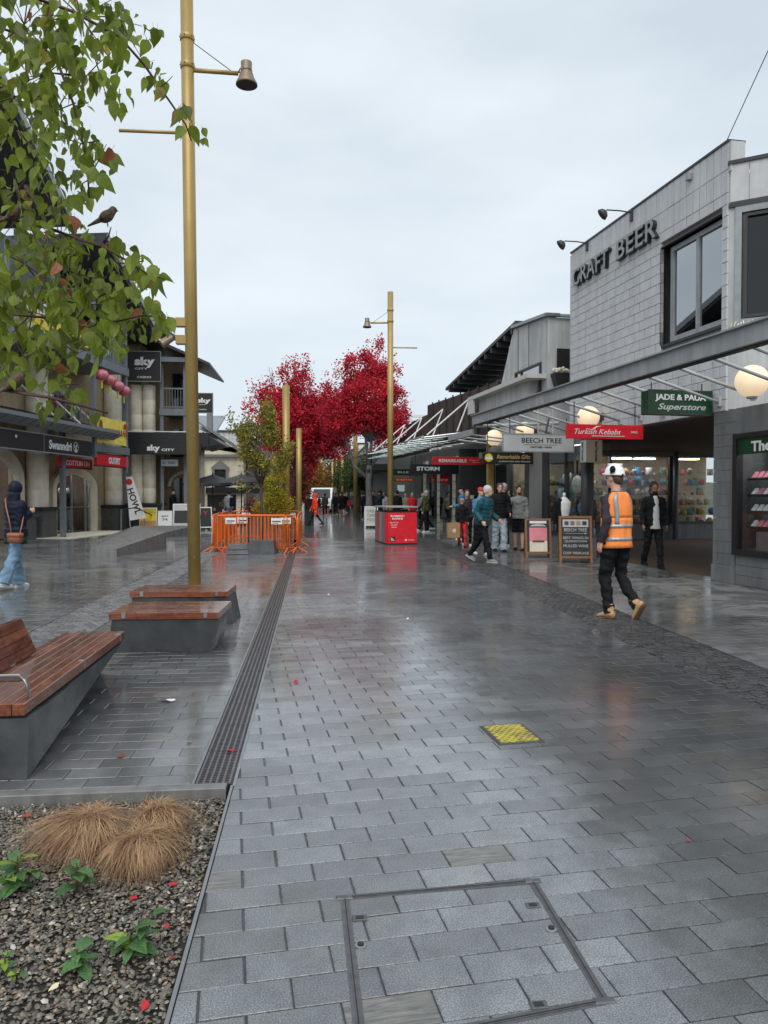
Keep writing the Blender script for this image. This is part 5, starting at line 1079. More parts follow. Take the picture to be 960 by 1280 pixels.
umbrella(-3.5, 37.6, 'black cafe umbrella partly behind the young tree, right of the grey one', 1.3, 2.15)
def cafe_table(x, y, label):
    t = thing('cafe_table', label, 'table', (x, y, 0), 0, 'cafe tables in front of the cream house')
    b = MB(); b.lathe([(.33, .72), (.35, .73), (.35, .75)], (0, 0, 0), 16); b.build('tabletop', 'dark', t)
    b = MB(); b.rod((0, 0, 0), (0, 0, .72), .03); b.lathe([(.22, 0), (.2, .03)], (0, 0, 0), 12); b.build('pedestal', 'frame_dark', t)
def cafe_chair(x, y, rz, label):
    t = thing('cafe_chair', label, 'chair', (x, y, 0), rz, 'black chairs in front of the cream house')
    b = MB(); b.bbox(-.2, .2, -.2, .2, .43, .46); b.build('seat', 'dark', t)
    b = MB(); b.bbox(-.2, .2, .18, .21, .6, .85); b.build('backrest', 'dark', t)
    for x_ in (-.18, .18):
        for y_ in (-.18, .18): b = MB(); b.rod((x_, y_, 0), (x_, y_, .44 if y_ < 0 else .84), .014); b.build('leg', 'frame_dark', t)
for i, (x, y) in enumerate(((-4.9, 33.9), (-3.9, 34.4))):
    cafe_table(x, y, ['round cafe table nearest the casino boards', 'round cafe table behind the orange barrier'][i])
    cafe_chair(x-.5, y+.1, R(90), ['black chair left of the first cafe table', 'black chair left of the table behind the orange barrier'][i])
    cafe_chair(x+.45, y+.2, R(-80), ['black chair right of the first cafe table', 'black chair right of the table behind the orange barrier'][i])
def aboard(label, x, y, rz, w, h, frame, face, legs=None, lean=R(10), name='sandwich_board', fw=.035):
    t = thing(name, label, 'sign board', (x, y, 0), rz); L = lean; lg_ = .1
    for sgn in (-1, 1):
        m_ = Matrix.Translation((0, sgn*h*sin(L), 0)) @ Matrix.Rotation(sgn*L, 4, 'X') if True else None
        f = MB()
        for a in ((-w/2, -w/2+fw, 0, h), (w/2-fw, w/2, 0, h), (-w/2+fw, w/2-fw, h-fw, h), (-w/2+fw, w/2-fw, lg_, lg_+fw)): f.box(a[0], a[1], -.012, .012, a[2], a[3])
        f.xf(m_); f.build('frame', frame, t)
        p = MB(); p.box(-w/2+fw, w/2-fw, -.004, .004, lg_+fw, h-fw); p.xf(m_); fc = p.build('board_face', face, t)
    b = MB(); b.rod((-w/2+.02, -h*.12, h*.45), (-w/2+.02, h*.12, h*.45), .006, 4); b.build('stay', 'steel', t)
    def deco(fn, nm, m__):
        q = MB(); fn(q); q.xf(Matrix.Translation((0, -h*sin(L), 0)) @ Matrix.Rotation(-L, 4, 'X')); q.build(nm, m__, t)
    def txt(s_, cx, cz, tw, th_, m__, bold=0, shear=0):
        o = text(s_, tw, th_, m__, t, (cx, 0, 0), ext=.002, bold=bold, shear=shear)
        o.rotation_euler = (R(90)-L, 0, 0); o.location = (cx, -h*sin(L)+cz*sin(L)-.016*cos(L), cz*cos(L)+.0)
    return t, deco, txt
# blackboard in front of the arcade
t, deco, txt = aboard('wooden A-frame chalkboard with white handwriting about wings and mulled wine', 5.86, 16.15, R(-12), .72, 1.05, 'wood', 'black', fw=.05)
deco(lambda q: q.box(-.28, .28, -.02, -.006, .8, .97), 'photo_strip', 'sign_grey')
for k in range(4): deco(lambda q: q.box(-.24+k*.13, -.15+k*.13, -.024, -.02, .84, .93), 'food_photo', ['soffit_brown', 'wood', 'kraft', 'rust'][k])
for s_, cz, tw, th_ in (('BEECH TREE', .74, .5, .07), ('BEST WINGS IN', .56, .54, .055), ('QUEENSTOWN', .48, .48, .055), ('MULLED WINE', .38, .54, .06), ('COSY FIREPLACE', .22, .56, .055)): txt(s_, 0, cz, tw, th_, 'offwhite')
deco(lambda q: (q.box(-.22, .2, -.016, -.006, .655, .66), q.prism([(.2, .64), (.25, .657), (.2, .675)], -.016, -.006, 'y')), 'chalk_arrow', 'offwhite')
t, deco, txt = aboard('wooden A-frame board with a pink and cream menu poster', 5.42, 17.5, R(-8), .62, .95, 'wood', 'dark', fw=.045)
deco(lambda q: q.box(-.2, .2, -.02, -.006, .83, .89), 'poster_header', 'white')
deco(lambda q: q.prism([(-.2, .76), (.2, .76), (.14, .8), (0, .82), (-.14, .8)], -.018, -.006, 'y'), 'grey_badge', 'sign_grey')
deco(lambda q: q.box(-.21, .21, -.018, -.006, .4, .73), 'pink_poster', 'pink'); deco(lambda q: q.box(-.21, .21, -.018, -.006, .15, .4), 'cream_poster', 'cream')
deco(lambda q: q.box(-.14, .14, -.022, -.018, .37, .42), 'dark_bar', 'brown_ink')
for s_, cz, tw in (('LOADED FRIES', .64, .2), ('BURGERS & BEER', .59, .22), ('HAPPY HOUR', .54, .18), ('open until late', .49, .26)): txt(s_, 0, cz, tw, .03, 'brown_ink')
t, deco, txt = aboard('white A-frame board standing in the lane left of the maple trunk', 2.72, 34.3, R(3), .62, 1.0, 'white', 'offwhite')
for k, s_ in enumerate(('OPEN', 'COFFEE', 'FOOD')): txt(s_, 0, .78-.2*k, .4, .12, 'wall_grey')
t, deco, txt = aboard('yellow and orange poster board at the casino entrance', -6.95, 32.6, 0, .72, .98, 'cream', 'yellow_sign')
deco(lambda q: q.box(-.33, .33, -.02, -.006, .16, .42), 'food_picture', 'goods9'); deco(lambda q: q.box(-.33, .33, -.02, -.006, .75, .93), 'poster_header', 'goods0')
t, deco, txt = aboard('small white A-frame board between the yellow poster board and the black menu board', -6.2, 32.3, 0, .58, .85, 'white', 'white')
txt('CITY', 0, .62, .3, .06, 'dark_ink', .03); txt('74', 0, .48, .22, .1, 'dark_ink')
t, deco, txt = aboard('wide white-framed black menu board beside the small white board', -5.35, 32.6, 0, 1.15, 1.15, 'white', 'offwhite', fw=.05)
deco(lambda q: q.box(-.5, .5, -.02, -.006, .32, .85), 'black_panel', 'black')
t, deco, txt = aboard('narrow white-framed board right of the golden pole', -4.6, 32.8, R(20), .55, 1.0, 'white', 'dark', fw=.04)
txt('Y', 0, .75, .2, .15, 'red_bright', .04)
t, deco, txt = aboard('low dark poster board beside the orange barrier', -3.95, 33.2, 0, .7, .7, 'dark', 'wall_grey')
txt('MENU', 0, .45, .4, .12, 'pink', .02)
# feather flag
fl = thing('feather_flag', 'leaning white fabric flag with black writing and a red spot', 'flag', (-7.55, 31.6, 0), R(5))
b = MB(); b.rod((.08, 0, 0), (-.08, 0, 2.3), .014); b.build('pole', 'steel', fl)
b = MB(); b.hexa([(.05, -.01, .45), (.7, -.01, .55), (.7, .01, .55), (.05, .01, .45)], [(-.08, -.01, 2.25), (.16, -.01, 2.27), (.16, .01, 2.27), (-.08, .01, 2.25)]); b.build('cloth', 'white', fl)
text('HOWL', 1.1, .26, 'dark_ink', fl, (.24, -.02, 1.25), (R(90), R(72), 0), .003, .02)
b = MB(); b.lathe([(.13, -.002), (.13, .002)], (0, 0, 0), 16); b.xf(Matrix.Translation((.04, -.02, 2.05)) @ Matrix.Rotation(R(90), 4, 'X')); b.build('red_spot', 'petal', fl)
b = MB(); b.lathe([(.25, 0), (.22, .05)], (.1, 0, 0), 14); b.build('base', 'dark', fl)

# ============================================================ BENCHES
def bench_short(x0, x1, y0, y1, label, slant):
    cx, cy = (x0+x1)/2, (y0+y1)/2; t = thing('stone_bench', label, 'bench', (cx, cy, 0), R(-3), 'stone benches with timber seats'); w, d = (x1-x0)/2, (y1-y0)/2
    b = MB(); b.hexa([(-w-.04*slant, -d+.1, 0), (w-.1+.14*(slant < 0), -d+.1, 0), (w-.08+.14*(slant < 0), d-.05, 0), (-w, d-.05, 0)], [(-w+.02, -d+.02, .325), (w-.01, -d+.02, .325), (w-.01, d, .325), (-w+.02, d, .325)]); bs = b.build('base', 'concrete', t)
    n_ = 7; st = 2*d/n_
    for k in range(n_): b = MB(); b.bbox(-w, w, -d+k*st+.003, -d+(k+1)*st-.006, .33, .395, .004); b.build('slat', 'timber_x', t)
    b = MB(); b.box(-w+.05, w-.05, -d+.06, d-.06, .315, .332); b.build('bearer', 'black', t)
    for x_ in (-w+.12, w-.14): b = MB(); b.box(x_, x_+.035, -d-.004, -d+.03, .345, .3985); b.build('clip', 'steel', t)
bench_short(-1.88, -.86, 7.14, 7.9, 'front one of the two short timber-topped stone benches, with a dark stain', 1)
bench_short(-2.06, -.95, 8.68, 9.35, 'rear one of the two short timber-topped stone benches, at the foot of the golden pole', -1)
b = MB(); b.add([(-1.35, 7.187, .12), (-1.2, 7.172, .15), (-1.15, 7.16, .22), (-1.22, 7.155, .25), (-1.33, 7.162, .2), (-1.42, 7.17, .16)], [(0, 1, 2, 3, 4, 5)])
lbz = thing('long_bench', 'long stone bench with reddish timber slats, backrest and steel armrest at the lower left', 'bench', (0, 0, 0))
b = MB(); b.hexa([(-1.95, 4.08, 0), (-1.5, 4.05, 0), (-1.78, 6.45, 0), (-2.1, 6.45, 0)], [(-1.97, 4.05, .33), (-1.475, 4.03, .33), (-1.51, 6.1, .33), (-1.97, 6.1, .33)]); b.build('base', 'concrete', lbz)
b = MB(); b.box(-1.95, -1.52, 4.06, 6.0, .325, .342); b.build('bearer', 'black', lbz)
for k in range(7):
    x_ = -1.50-k*.0665; b = MB(); b.bbox(x_-.062, x_, 4.03, 6.12-.006*k if k < 7 else 6.12, .345, .41, .004); b.build('slat', 'timber', lbz)
for (y_) in (5.05, 5.98): b = MB(); b.box(-1.535, -1.496, y_, y_+.03, .36, .4135); b.build('clip', 'steel', lbz)
for k in range(4):
    z_ = .43+k*.06; x_ = -1.9-k*.018; b = MB(); b.hexa([(x_-.03, 4.1, z_), (x_+.015, 4.1, z_), (x_+.015, 5.3-k*.02, z_), (x_-.03, 5.3-k*.02, z_)], [(x_-.046, 4.1, z_+.055), (x_-.001, 4.1, z_+.055), (x_-.001, 5.28-k*.02, z_+.055), (x_-.046, 5.28-k*.02, z_+.055)]); b.build('backrest_slat', 'timber', lbz)
for y_ in (4.3, 5.1): b = MB(); b.hexa([(-1.96, y_, .36), (-1.935, y_, .36), (-1.935, y_+.04, .36), (-1.96, y_+.04, .36)], [(-2.02, y_, .64), (-2.0, y_, .64), (-2.0, y_+.04, .64), (-2.02, y_+.04, .64)]); b.build('back_support', 'steel', lbz)
b = MB(); b.tube([(-1.515, 4.12, .41), (-1.515, 4.12, .49), (-1.525, 4.12, .515), (-1.56, 4.12, .525), (-1.95, 4.12, .525)], [(.007, .022)]*5, 8); b.build('armrest', 'steel', lbz, True)
b = MB(); b.box(-2.3, -1.45, 3.2, 4.03, 0, .32); 

# ============================================================ GOLDEN LIGHT POLES
def light_pole(x, y, label, h, d=.1, lean=(0, 0), side=1, head=0, arm=0, spots=0, n=20):
    t = thing('light_pole', label, 'street lamp', (x, y, 0), 0, 'golden light poles along the street', rot=(lean[1], lean[0], 0))
    b = MB(); b.tube([(0, 0, -.05), (0, 0, h)], d, n); b.build('pole', 'pole_gold', t, True)
    if spots or head: b = MB(); b.lathe([(d*1.9, 0), (d*1.9, .02), (d*1.2, .03)], (0, 0, 0), 20); b.build('base_plate', 'pole_gold', t)
    if head:
        for z_ in (head+.06, head+.5):
            b = MB(); b.lathe([(d+.004, 0), (d+.014, .01), (d+.014, .09), (d+.004, .1)], (0, 0, z_-.05), 20); c_ = b.build('collar', 'pole_gold', t, True)
            for k in range(6): a = 2*pi*k/6+.3; b = MB(); b.ell(((d+.014)*cos(a), (d+.014)*sin(a), z_), .012, 6, 4); b.build('bolt', 'lamp_dark', c_)
        L = 1.0*side; b = MB(); b.tube([(0, 0, head), (L*.8, 0, head-.02)], .035, 8); b.build('arm', 'pole_gold', t, True)
        b = MB(); b.rod((0, 0, head+.5), (L*.68, 0, head+.02), .007, 4); b.build('stay', 'frame_dark', t)
        lh = MB(); lh.lathe([(.02, .17), (.085, .165), (.09, .16), (.088, .02), (.105, -.02), (.13, -.1), (.17, -.17), (.175, -.2), (.165, -.205)], (L*.93, 0, head), 20); lh = lh.build('lamp_head', 'lamp_bronze', t, True)
        b = MB(); b.lathe([(.16, -.2), (.16, -.207)], (L*.93, 0, head), 20); b.build('lens', 'lamp_dark', lh)
        b = MB(); b.lathe([(.091, .0), (.096, .01), (.091, .03)], (L*.93, 0, head), 20); b.build('clamp', 'lamp_dark', lh)
        b = MB(); b.tube([(L*.8, 0, head), (L*.84, -.06, head+.03), (L*.93, -.09, head)], .012, 5); b.tube([(L*.8, 0, head), (L*.84, .06, head+.03), (L*.93, .09, head)], .012, 5); b.build('yoke', 'lamp_bronze', lh)
    if arm: b = MB(); b.rod((0, 0, arm), (-1.08*side, 0, arm+.0), .026, 10); b.build('cross_arm', 'pole_gold', t, True)
    for k in range(spots):
        z_ = 4.0+.28*k; b = MB(); b.bbox(-d-.14, -d+.02, -.06, .06, z_-.07, z_+.07); s_ = b.build('spotlight_mount', 'pole_gold', t)
        b = MB(); b.rod((-d-.12, 0, z_), (-d-.22, 0, z_+.01), .015); b.build('swivel', 'lamp_dark', s_)
        b = MB(); b.tube([(-d-.2, 0, z_+.04), (-d-.36, -.05, z_-.08)], [.055, .075], 12); b.build('spotlight', 'lamp_bronze', s_)
    if h > 9.9 and spots:
        for z_ in (.5, .8): b = MB(); b.ell((.02, -d, z_), (.014, .006, .014), 6, 4); b.build('bolt_hole', 'wood', t)
light_pole(-1.9, 12.3, 'tall golden pole at left with a bell lamp arm to the right and two spotlights', 11.2, .1, lean=(R(-.45), 0), side=1, head=8.3, arm=7.3, spots=2, n=32)
light_pole(3.13, 29.7, 'golden pole behind the red bin with bell lamp arm to the left', 9.6, .115, side=-1, head=8.38, arm=7.4)
light_pole(-.82, 24.0, 'short golden post rising between the red maples and the young tree', 5.0, .115)
light_pole(-.62, 36.0, 'golden post partly hidden just right of the short one among red leaves', 4.7, .13)
light_pole(2.7, 46.4, 'golden post directly left of the big maple trunk', 9.3, .135)
gp_ = 'golden posts far along the street'
for x, y, l in ((2.85, 70, 'far golden post, right one of the distant row'), (2.75, 83, 'far golden post, second from the right of the distant row'), (2.3, 84, 'far golden post near the middle of the distant row'), (1.4, 90, 'far golden post above the white van, right of two'), (.93, 85, 'far golden post above the white van, left of two'), (.3, 78, 'far golden post, leftmost of the distant row')):
    light_pole(x, y, l, 5.6, .14, n=8)

# ============================================================ RUBBISH STATION, BARRIERS, STONE FEET
rb = thing('rubbish_station', 'bright red rubbish and recycling station beside the golden pole', 'bin', (2.27, 22.35, 0), R(6))
b = MB(); b.bbox(.0, .9, 0, 1.9, .03, 1.0); b.build('body', 'dark', rb)
b = MB(); b.bbox(.0, .9, -.03, 0, .04, .97); pn = b.build('front_panel', 'red_bright', rb)
text('RUBBISH\nRAPIHI', .42, .14, 'white', rb, (.3, -.033, .83), ext=.003, bold=.02)
text('Keep our town\nclean please\nthank you', .26, .2, 'white', rb, (.2, -.033, .6), ext=.002)
b = MB(); b.bbox(.08, .23, -.036, -.03, .1, .25); b.build('black_emblem', 'black', rb); text('h.', .1, .1, 'cream', rb, (.155, -.039, .17), ext=.002, bold=.03)
b = MB(); b.lathe([(.03, -.003), (.03, .003)], (0, 0, 0), 12); b.xf(Matrix.Translation((.56, -.034, .14)) @ Matrix.Rotation(R(90), 4, 'X')); b.build('round_emblem', 'white', rb)
text('COUNCIL', .2, .035, 'white', rb, (.72, -.033, .14), ext=.002)
for k, m_ in enumerate(('red_bright', 'steel_blue', 'frame_grey', 'red_bright', 'steel_blue')): b = MB(); b.bbox(-.03, 0, .03+k*.37, .38+k*.37, .04, .97); b.build('side_door', m_, rb)
b = MB(); b.bbox(-.04, .94, -.05, 1.95, 1.12, 1.16); b.build('top_cover', 'frame_grey', rb)
for x_ in (.0, .88):
    for y_ in (0, 1.85): b = MB(); b.box(x_, x_+.03, y_, y_+.03, .97, 1.13); b.build('corner_post', 'dark', rb)
b = MB(); b.box(-.02, .92, -.02, 1.92, 0, .035); b.build('plinth', 'black', rb)
bk = thing('dark_bin', 'tall dark bin on the left of the lane under red leaves', 'bin', (-.15, 39, 0))
b = MB(); b.bbox(-.25, .25, -.25, .25, 0, 1.25); b.build('body', 'dark', bk); b = MB(); b.bbox(-.28, .28, -.28, .28, 1.25, 1.32); b.build('lid', 'black', bk)
def barrier(p, q, label):
    dx, dy = q[0]-p[0], q[1]-p[1]; L = hypot(dx, dy); t = thing('crowd_barrier', label, 'barrier', (p[0], p[1], 0), atan2(dy, dx), 'orange barriers round the young trees'); h = .97
    b = MB(); r_ = .12; b.tube([(0, 0, .12), (0, 0, h-r_), (.035, 0, h-.035), (r_, 0, h), (L-r_, 0, h), (L-.035, 0, h-.035), (L, 0, h-r_), (L, 0, .12), (0, 0, .12)], .022, 7); b.build('frame', 'orange_plastic', t, True)
    n_ = int(L/.1)
    for k in range(1, n_): b = MB(); b.rod((k*L/n_, 0, .12), (k*L/n_, 0, h), .011, 5); b.build('bar', 'orange_plastic', t)
    for x_ in (.0, L): b = MB(); b.tube([(x_, -.25, .0), (x_, 0, .15), (x_, .25, 0)], .018, 6); b.build('foot', 'orange_plastic', t)
    for x_ in (.35, L-.45): b = MB(); b.box(x_, x_+.3, -.032, -.026, h-.22, h-.06); pl = b.build('label_plate', 'white', t); b = MB(); b.box(x_+.03, x_+.27, -.034, -.032, h-.16, h-.13); b.box(x_+.03, x_+.2, -.034, -.032, h-.2, h-.185); b.build('print', 'dark_ink', pl)
barrier((-2.58, 20.0), (-.62, 19.25), 'front orange barrier, the one nearest the viewer'); barrier((-2.3, 20.35), (-.4, 19.55), 'orange barrier just behind the front one')
barrier((-.37, 19.5), (-.36, 22.2), 'near orange barrier on the right-hand side of the enclosure'); barrier((-.36, 22.3), (-.35, 25.0), 'far orange barrier on the right-hand side of the enclosure')
barrier((-2.62, 20.1), (-2.7, 22.6), 'near orange barrier on the left-hand side of the enclosure'); barrier((-2.7, 22.7), (-2.75, 25.2), 'far orange barrier on the left-hand side of the enclosure')
barrier((-2.7, 25.3), (-.4, 25.2), 'back orange barrier closing the enclosure')
def foot(x, y, w, d, h, label, rz, grooves=0):
    t = thing('stone_block', label, 'stone block', (x, y, 0), rz, 'dark stone blocks at the orange barrier')
    b = MB(); b.hexa([(-w, -d, 0), (w, -d, 0), (w, d, 0), (-w, d, 0)], [(-w*.8, -d*.7, h), (w*.85, -d*.7, h), (w*.85, d, h), (-w*.8, d, h)]); b.build('block', 'concrete', t)
    for k in range(grooves): b = MB(); f_ = (k+1)/(grooves+1); b.box(-w*(1-.2*f_)-.002, w*(1-.15*f_)+.002, -d*(1-.3*f_)-.004, -d*(1-.3*f_)+.01, h*f_-.008, h*f_+.008); b.build('groove', 'black', t)
foot(-1.76, 17.9, .27, .3, .33, 'left dark stone block in front of the orange barrier', R(4), 2); foot(-1.26, 19.3, .36, .2, .34, 'right dark stone block against the orange barrier', R(-12))
b = MB(); b.bbox(-2.3, -.7, 19.5, 19.7, .42, .46); 

# ============================================================ TREES
def leafcloud(cl, n, s, m, name='crown', par=None, up=.0, seed=1, hollow=.25):
    """cl = ellipsoids (x,y,z,rx,ry,rz,weight); small folded leaf faces gathered in sprigs"""
    r = random.Random(seed); vs = []; fs = []; W_ = [c[6]*c[3]*c[4]*c[5] for c in cl]; per = 7
    for i in range(n//per):
        c = r.choices(cl, W_)[0]
        while True:
            x, y, z = r.uniform(-1, 1), r.uniform(-1, 1), r.uniform(-1, 1); q = x*x+y*y+z*z
            if hollow < q < 1 and mnoise.noise(V((c[0]+x*c[3], c[1]+y*c[4], c[2]+z*c[5]))*1.7+V((seed*3.1, 0, 0))) > -.02: break
        px, py, pz = c[0]+x*c[3], c[1]+y*c[4], c[2]+z*c[5]
        for j in range(per):
            ax, ay, az = px+r.gauss(0, s*1.1), py+r.gauss(0, s*1.1), pz+r.gauss(0, s*1.3); l = s*r.uniform(.6, 1.3); w = l*.42
            d = V((r.gauss(0, 1), r.gauss(0, 1), r.gauss(-.2+up, .7))).normalized(); e = d.cross(V((r.gauss(0, 1), r.gauss(0, 1), r.gauss(0, 1)))).normalized(); o = len(vs); p = V((ax, ay, az)); nrm = d.cross(e)
            vs += [tuple(p), tuple(p+d*l*.5+e*w+nrm*w*.35), tuple(p+d*l), tuple(p+d*l*.5-e*w+nrm*w*.35)]; fs += [(o, o+1, o+2), (o, o+2, o+3)]
    me = bpy.data.meshes.new(name); me.from_pydata(vs, [], fs); me.materials.append(M[m]); return inst(me, name, par)
def limbs(par, trunk, branches, m, nm='trunk'):
    b = MB(); b.tube([p[:3] for p in trunk], [p[3] for p in trunk], 10); b.build(nm, m, par, True)
    for br in branches: b = MB(); b.tube([p[:3] for p in br], [p[3] for p in br], 6); b.build('limb', m, par, True)
def autolimbs(base, cl, r0, seed):
    r = random.Random(seed); out_b = []
    for c in cl:
        for k in range(3):
            e = V((c[0]+r.uniform(-.6, .6)*c[3], c[1]+r.uniform(-.6, .6)*c[4], c[2]+r.uniform(-.2, .8)*c[5])); b0 = V(base); m1 = b0.lerp(e, .45)+V((r.uniform(-.1, .1), r.uniform(-.1, .1), .2)); out_b.append([(*b0, r0), (*m1, r0*.55), (*e, r0*.12)])
    return out_b
# big maple, right of the lane
t = thing('maple_tree', 'crimson maple with bare grey trunk on the right of the lane', 'tree', (2.85, 37.5, 0), 0, 'crimson maples')
cl = [(0, 0, 6.3, 1.7, 1.6, 1.7, 1), (-1.35, 0, 5.6, 1.15, 1.2, 1.15, 1), (1.0, .2, 5.5, 1.05, 1.1, 1.3, 1), (.3, 0, 7.9, .75, .8, .95, 1), (-.75, .2, 7.7, .6, .7, .9, .9), (.75, 0, 7.6, .5, .6, .7, .9), (.9, 0, 4.15, .6, .7, .55, .9), (1.45, .2, 4.9, .55, .7, .6, .8), (-1.9, 0, 6.7, .5, .6, .6, .8), (1.5, .1, 6.4, .4, .5, .5, .8), (-.95, 0, 8.4, .16, .2, .7, 2.5), (.55, 0, 8.9, .18, .25, .6, 2.5), (0, 0, 8.6, .14, .2, .6, 2), (-1.6, 0, 7.6, .15, .2, .6, 2), (-2.1, 0, 7.2, .13, .2, .5, 2), (1.5, 0, 7.5, .13, .2, .5, 1.5), (-.35, 0, 8.3, .25, .3, .5, .8), (1.15, 0, 8.1, .2, .3, .4, .8), (-.3, 0, 5.2, 1.3, 1.2, .5, .8)]
limbs(t, [(0, 0, -.1, .2), (.03, 0, 1.2, .17), (.0, 0, 2.4, .16), (.05, 0, 3.0, .15)], [[(0, 0, 2.3, .11), (-.75, .1, 3.0, .09), (-1.1, .1, 4.2, .07), (-1.3, .1, 5.4, .03)], [(.05, 0, 2.9, .1), (-.1, 0, 3.9, .08), (-.3, 0, 6, .03)], [(.1, 0, 2.8, .09), (.55, 0, 3.7, .07), (.4, 0, 5.2, .04), (.6, 0, 7, .02)], [(.05, 0, 2.9, .09), (.15, .1, 4.2, .07), (.3, 0, 7.5, .02)], [(-.9, .1, 3.6, .04), (-1.8, .1, 3.9, .02)]]+autolimbs((0, 0, 4.2), cl[:10], .04, 3), 'bark_grey')
b = MB(); b.ell((-.02, -.16, 2.75), (.1, .05, .1), 12, 8); b.build('speaker', 'lamp_dark', t)
leafcloud(cl, 30000, .115, 'maple', par=t, seed=2)
t = thing('maple_tree', 'broad crimson maple behind the young tree, left of the lane', 'tree', (-1.2, 42, 0), 0, 'crimson maples')
cl = [(0, 0, 5.6, 1.9, 1.6, 1.9, 1), (-1.1, 0, 6.3, .8, .9, 1.3, 1), (.6, 0, 7.4, .8, .8, 1.2, 1), (1.5, 0, 5.9, 1.2, 1.2, 1.1, 1), (-.35, 0, 7.8, .35, .5, .8, 1), (.3, 0, 8.6, .2, .3, .8, 2), (.85, 0, 8.7, .16, .3, .8, 2), (-1.1, 0, 8.2, .14, .2, .7, 2), (-2.1, 0, 7.4, .13, .2, .6, 2), (-.2, 0, 8.7, .13, .2, .5, 2), (-1.6, 0, 7.2, .35, .4, .7, 1), (-2.2, 0, 6.2, .4, .5, .6, .8), (-2.6, 0, 5.2, .5, .5, .5, .6), (1.2, 0, 4.4, 1.4, 1.1, .6, 1), (2.2, 0, 6.4, .9, .9, .9, 1), (2.4, 0, 5.2, .9, .9, .7, 1)]
limbs(t, [(0, 0, -.1, .2), (0, 0, 3.5, .16)], autolimbs((0, 0, 3), cl, .07, 5), 'bark'); leafcloud(cl, 27000, .125, 'maple', par=t, seed=3)
t = thing('maple_tree', 'third crimson maple arching low over the lane farther back', 'tree', (-1.3, 50, 0), 0, 'crimson maples')
cl = [(0, 0, 5.0, 2, 1.6, 1.9, 1), (1.6, 0, 5.2, 1.6, 1.3, 1.2, 1), (2.9, 0, 4.6, 1.0, 1.0, .7, 1), (.6, 0, 3.4, 1.1, 1, 1.0, 1), (.9, 0, 7, 1.3, 1, 1.2, 1), (2.5, 0, 6.3, 1.1, 1, 1, 1)]
limbs(t, [(0, 0, -.1, .2), (0, 0, 3, .16)], autolimbs((0, 0, 2.6), cl, .07, 6), 'bark'); leafcloud(cl, 22000, .14, 'maple', par=t, seed=4)
t = thing('low_maple', 'dull russet bushy maple hanging down to the dark bin', 'tree', (-.75, 38.5, 0))
cl = [(0, 0, 2.2, .55, .6, 1.3, 1), (.35, 0, 1.5, .4, .5, .8, 1), (-.1, 0, 3.4, .6, .6, .8, 1)]
limbs(t, [(0, 0, -.1, .09), (0, 0, 2, .06)], autolimbs((0, 0, 1), cl, .03, 7), 'bark'); leafcloud(cl, 4500, .09, 'maple_dark', par=t, seed=5)
t = thing('maple_tree', 'rust-green maple bough between the two large crimson crowns', 'tree', (.9, 43, 0))
cl = [(0, 0, 4.75, 1.2, 1.0, .6, 1), (.6, 0, 4.9, .8, .8, .5, 1)]
limbs(t, [(-2.2, .5, -.1, .1), (-1.9, .3, 3, .08), (0, 0, 4.6, .04)], autolimbs((-.4, 0, 4.4), cl, .03, 8), 'bark'); leafcloud(cl, 4500, .1, 'maple_dark', par=t, seed=6)
# young trees inside the barriers
t = thing('young_tree', 'young olive-leaved tree with thin stem inside the orange barriers', 'tree', (-1.42, 21.2, 0))
cl = [(-.05, 0, 3.1, .55, .5, .75, 1), (.3, 0, 2.6, .45, .5, .45, 1), (-.45, 0, 2.4, .25, .3, .4, .5), (.1, 0, 3.75, .3, .3, .45, 1), (-.55, 0, 3.5, .22, .3, .35, .8), (-.5, 0, 1.95, .16, .2, .3, .35), (.6, 0, 2.9, .25, .3, .4, .8), (-.8, 0, 3.55, .13, .2, .3, .5), (-.15, 0, 1.7, .2, .2, .2, .25)]
limbs(t, [(0, 0, -.1, .045), (.01, 0, 1.2, .035), (-.02, 0, 2.4, .025), (0, 0, 3.6, .01)], autolimbs((0, 0, 1.7), cl, .014, 9), 'bark'); leafcloud(cl, 7500, .065, 'crown_olive', par=t, seed=7, up=-.5)
t = thing('columnar_tree', 'pyramid-shaped yellow-green young tree inside the barriers', 'tree', (-1.15, 23.6, 0))
cl = [(0, 0, 1.2, .62, .6, .55, 1), (0, 0, 1.75, .48, .5, .5, 1), (.02, 0, 2.3, .28, .3, .4, 1), (.0, 0, 2.7, .14, .15, .3, 1), (.1, 0, .8, .5, .5, .3, .8)]
limbs(t, [(0, 0, -.1, .04), (0, 0, 2.5, .015)], autolimbs((0, 0, .7), cl, .012, 10), 'bark'); leafcloud(cl, 9000, .06, 'crown_yellow', par=t, seed=8)
t = thing('small_shrub', 'thin russet shrub left of the pyramid tree inside the barriers', 'shrub', (-2.0, 23.9, 0))
cl = [(0, 0, 1.1, .3, .3, .4, 1)]; limbs(t, [(0, 0, -.1, .02), (0, 0, 1, .01)], [], 'bark'); leafcloud(cl, 700, .05, 'maple_dark', par=t, seed=9)
gt_ = 'green and amber trees at the far end of the street'
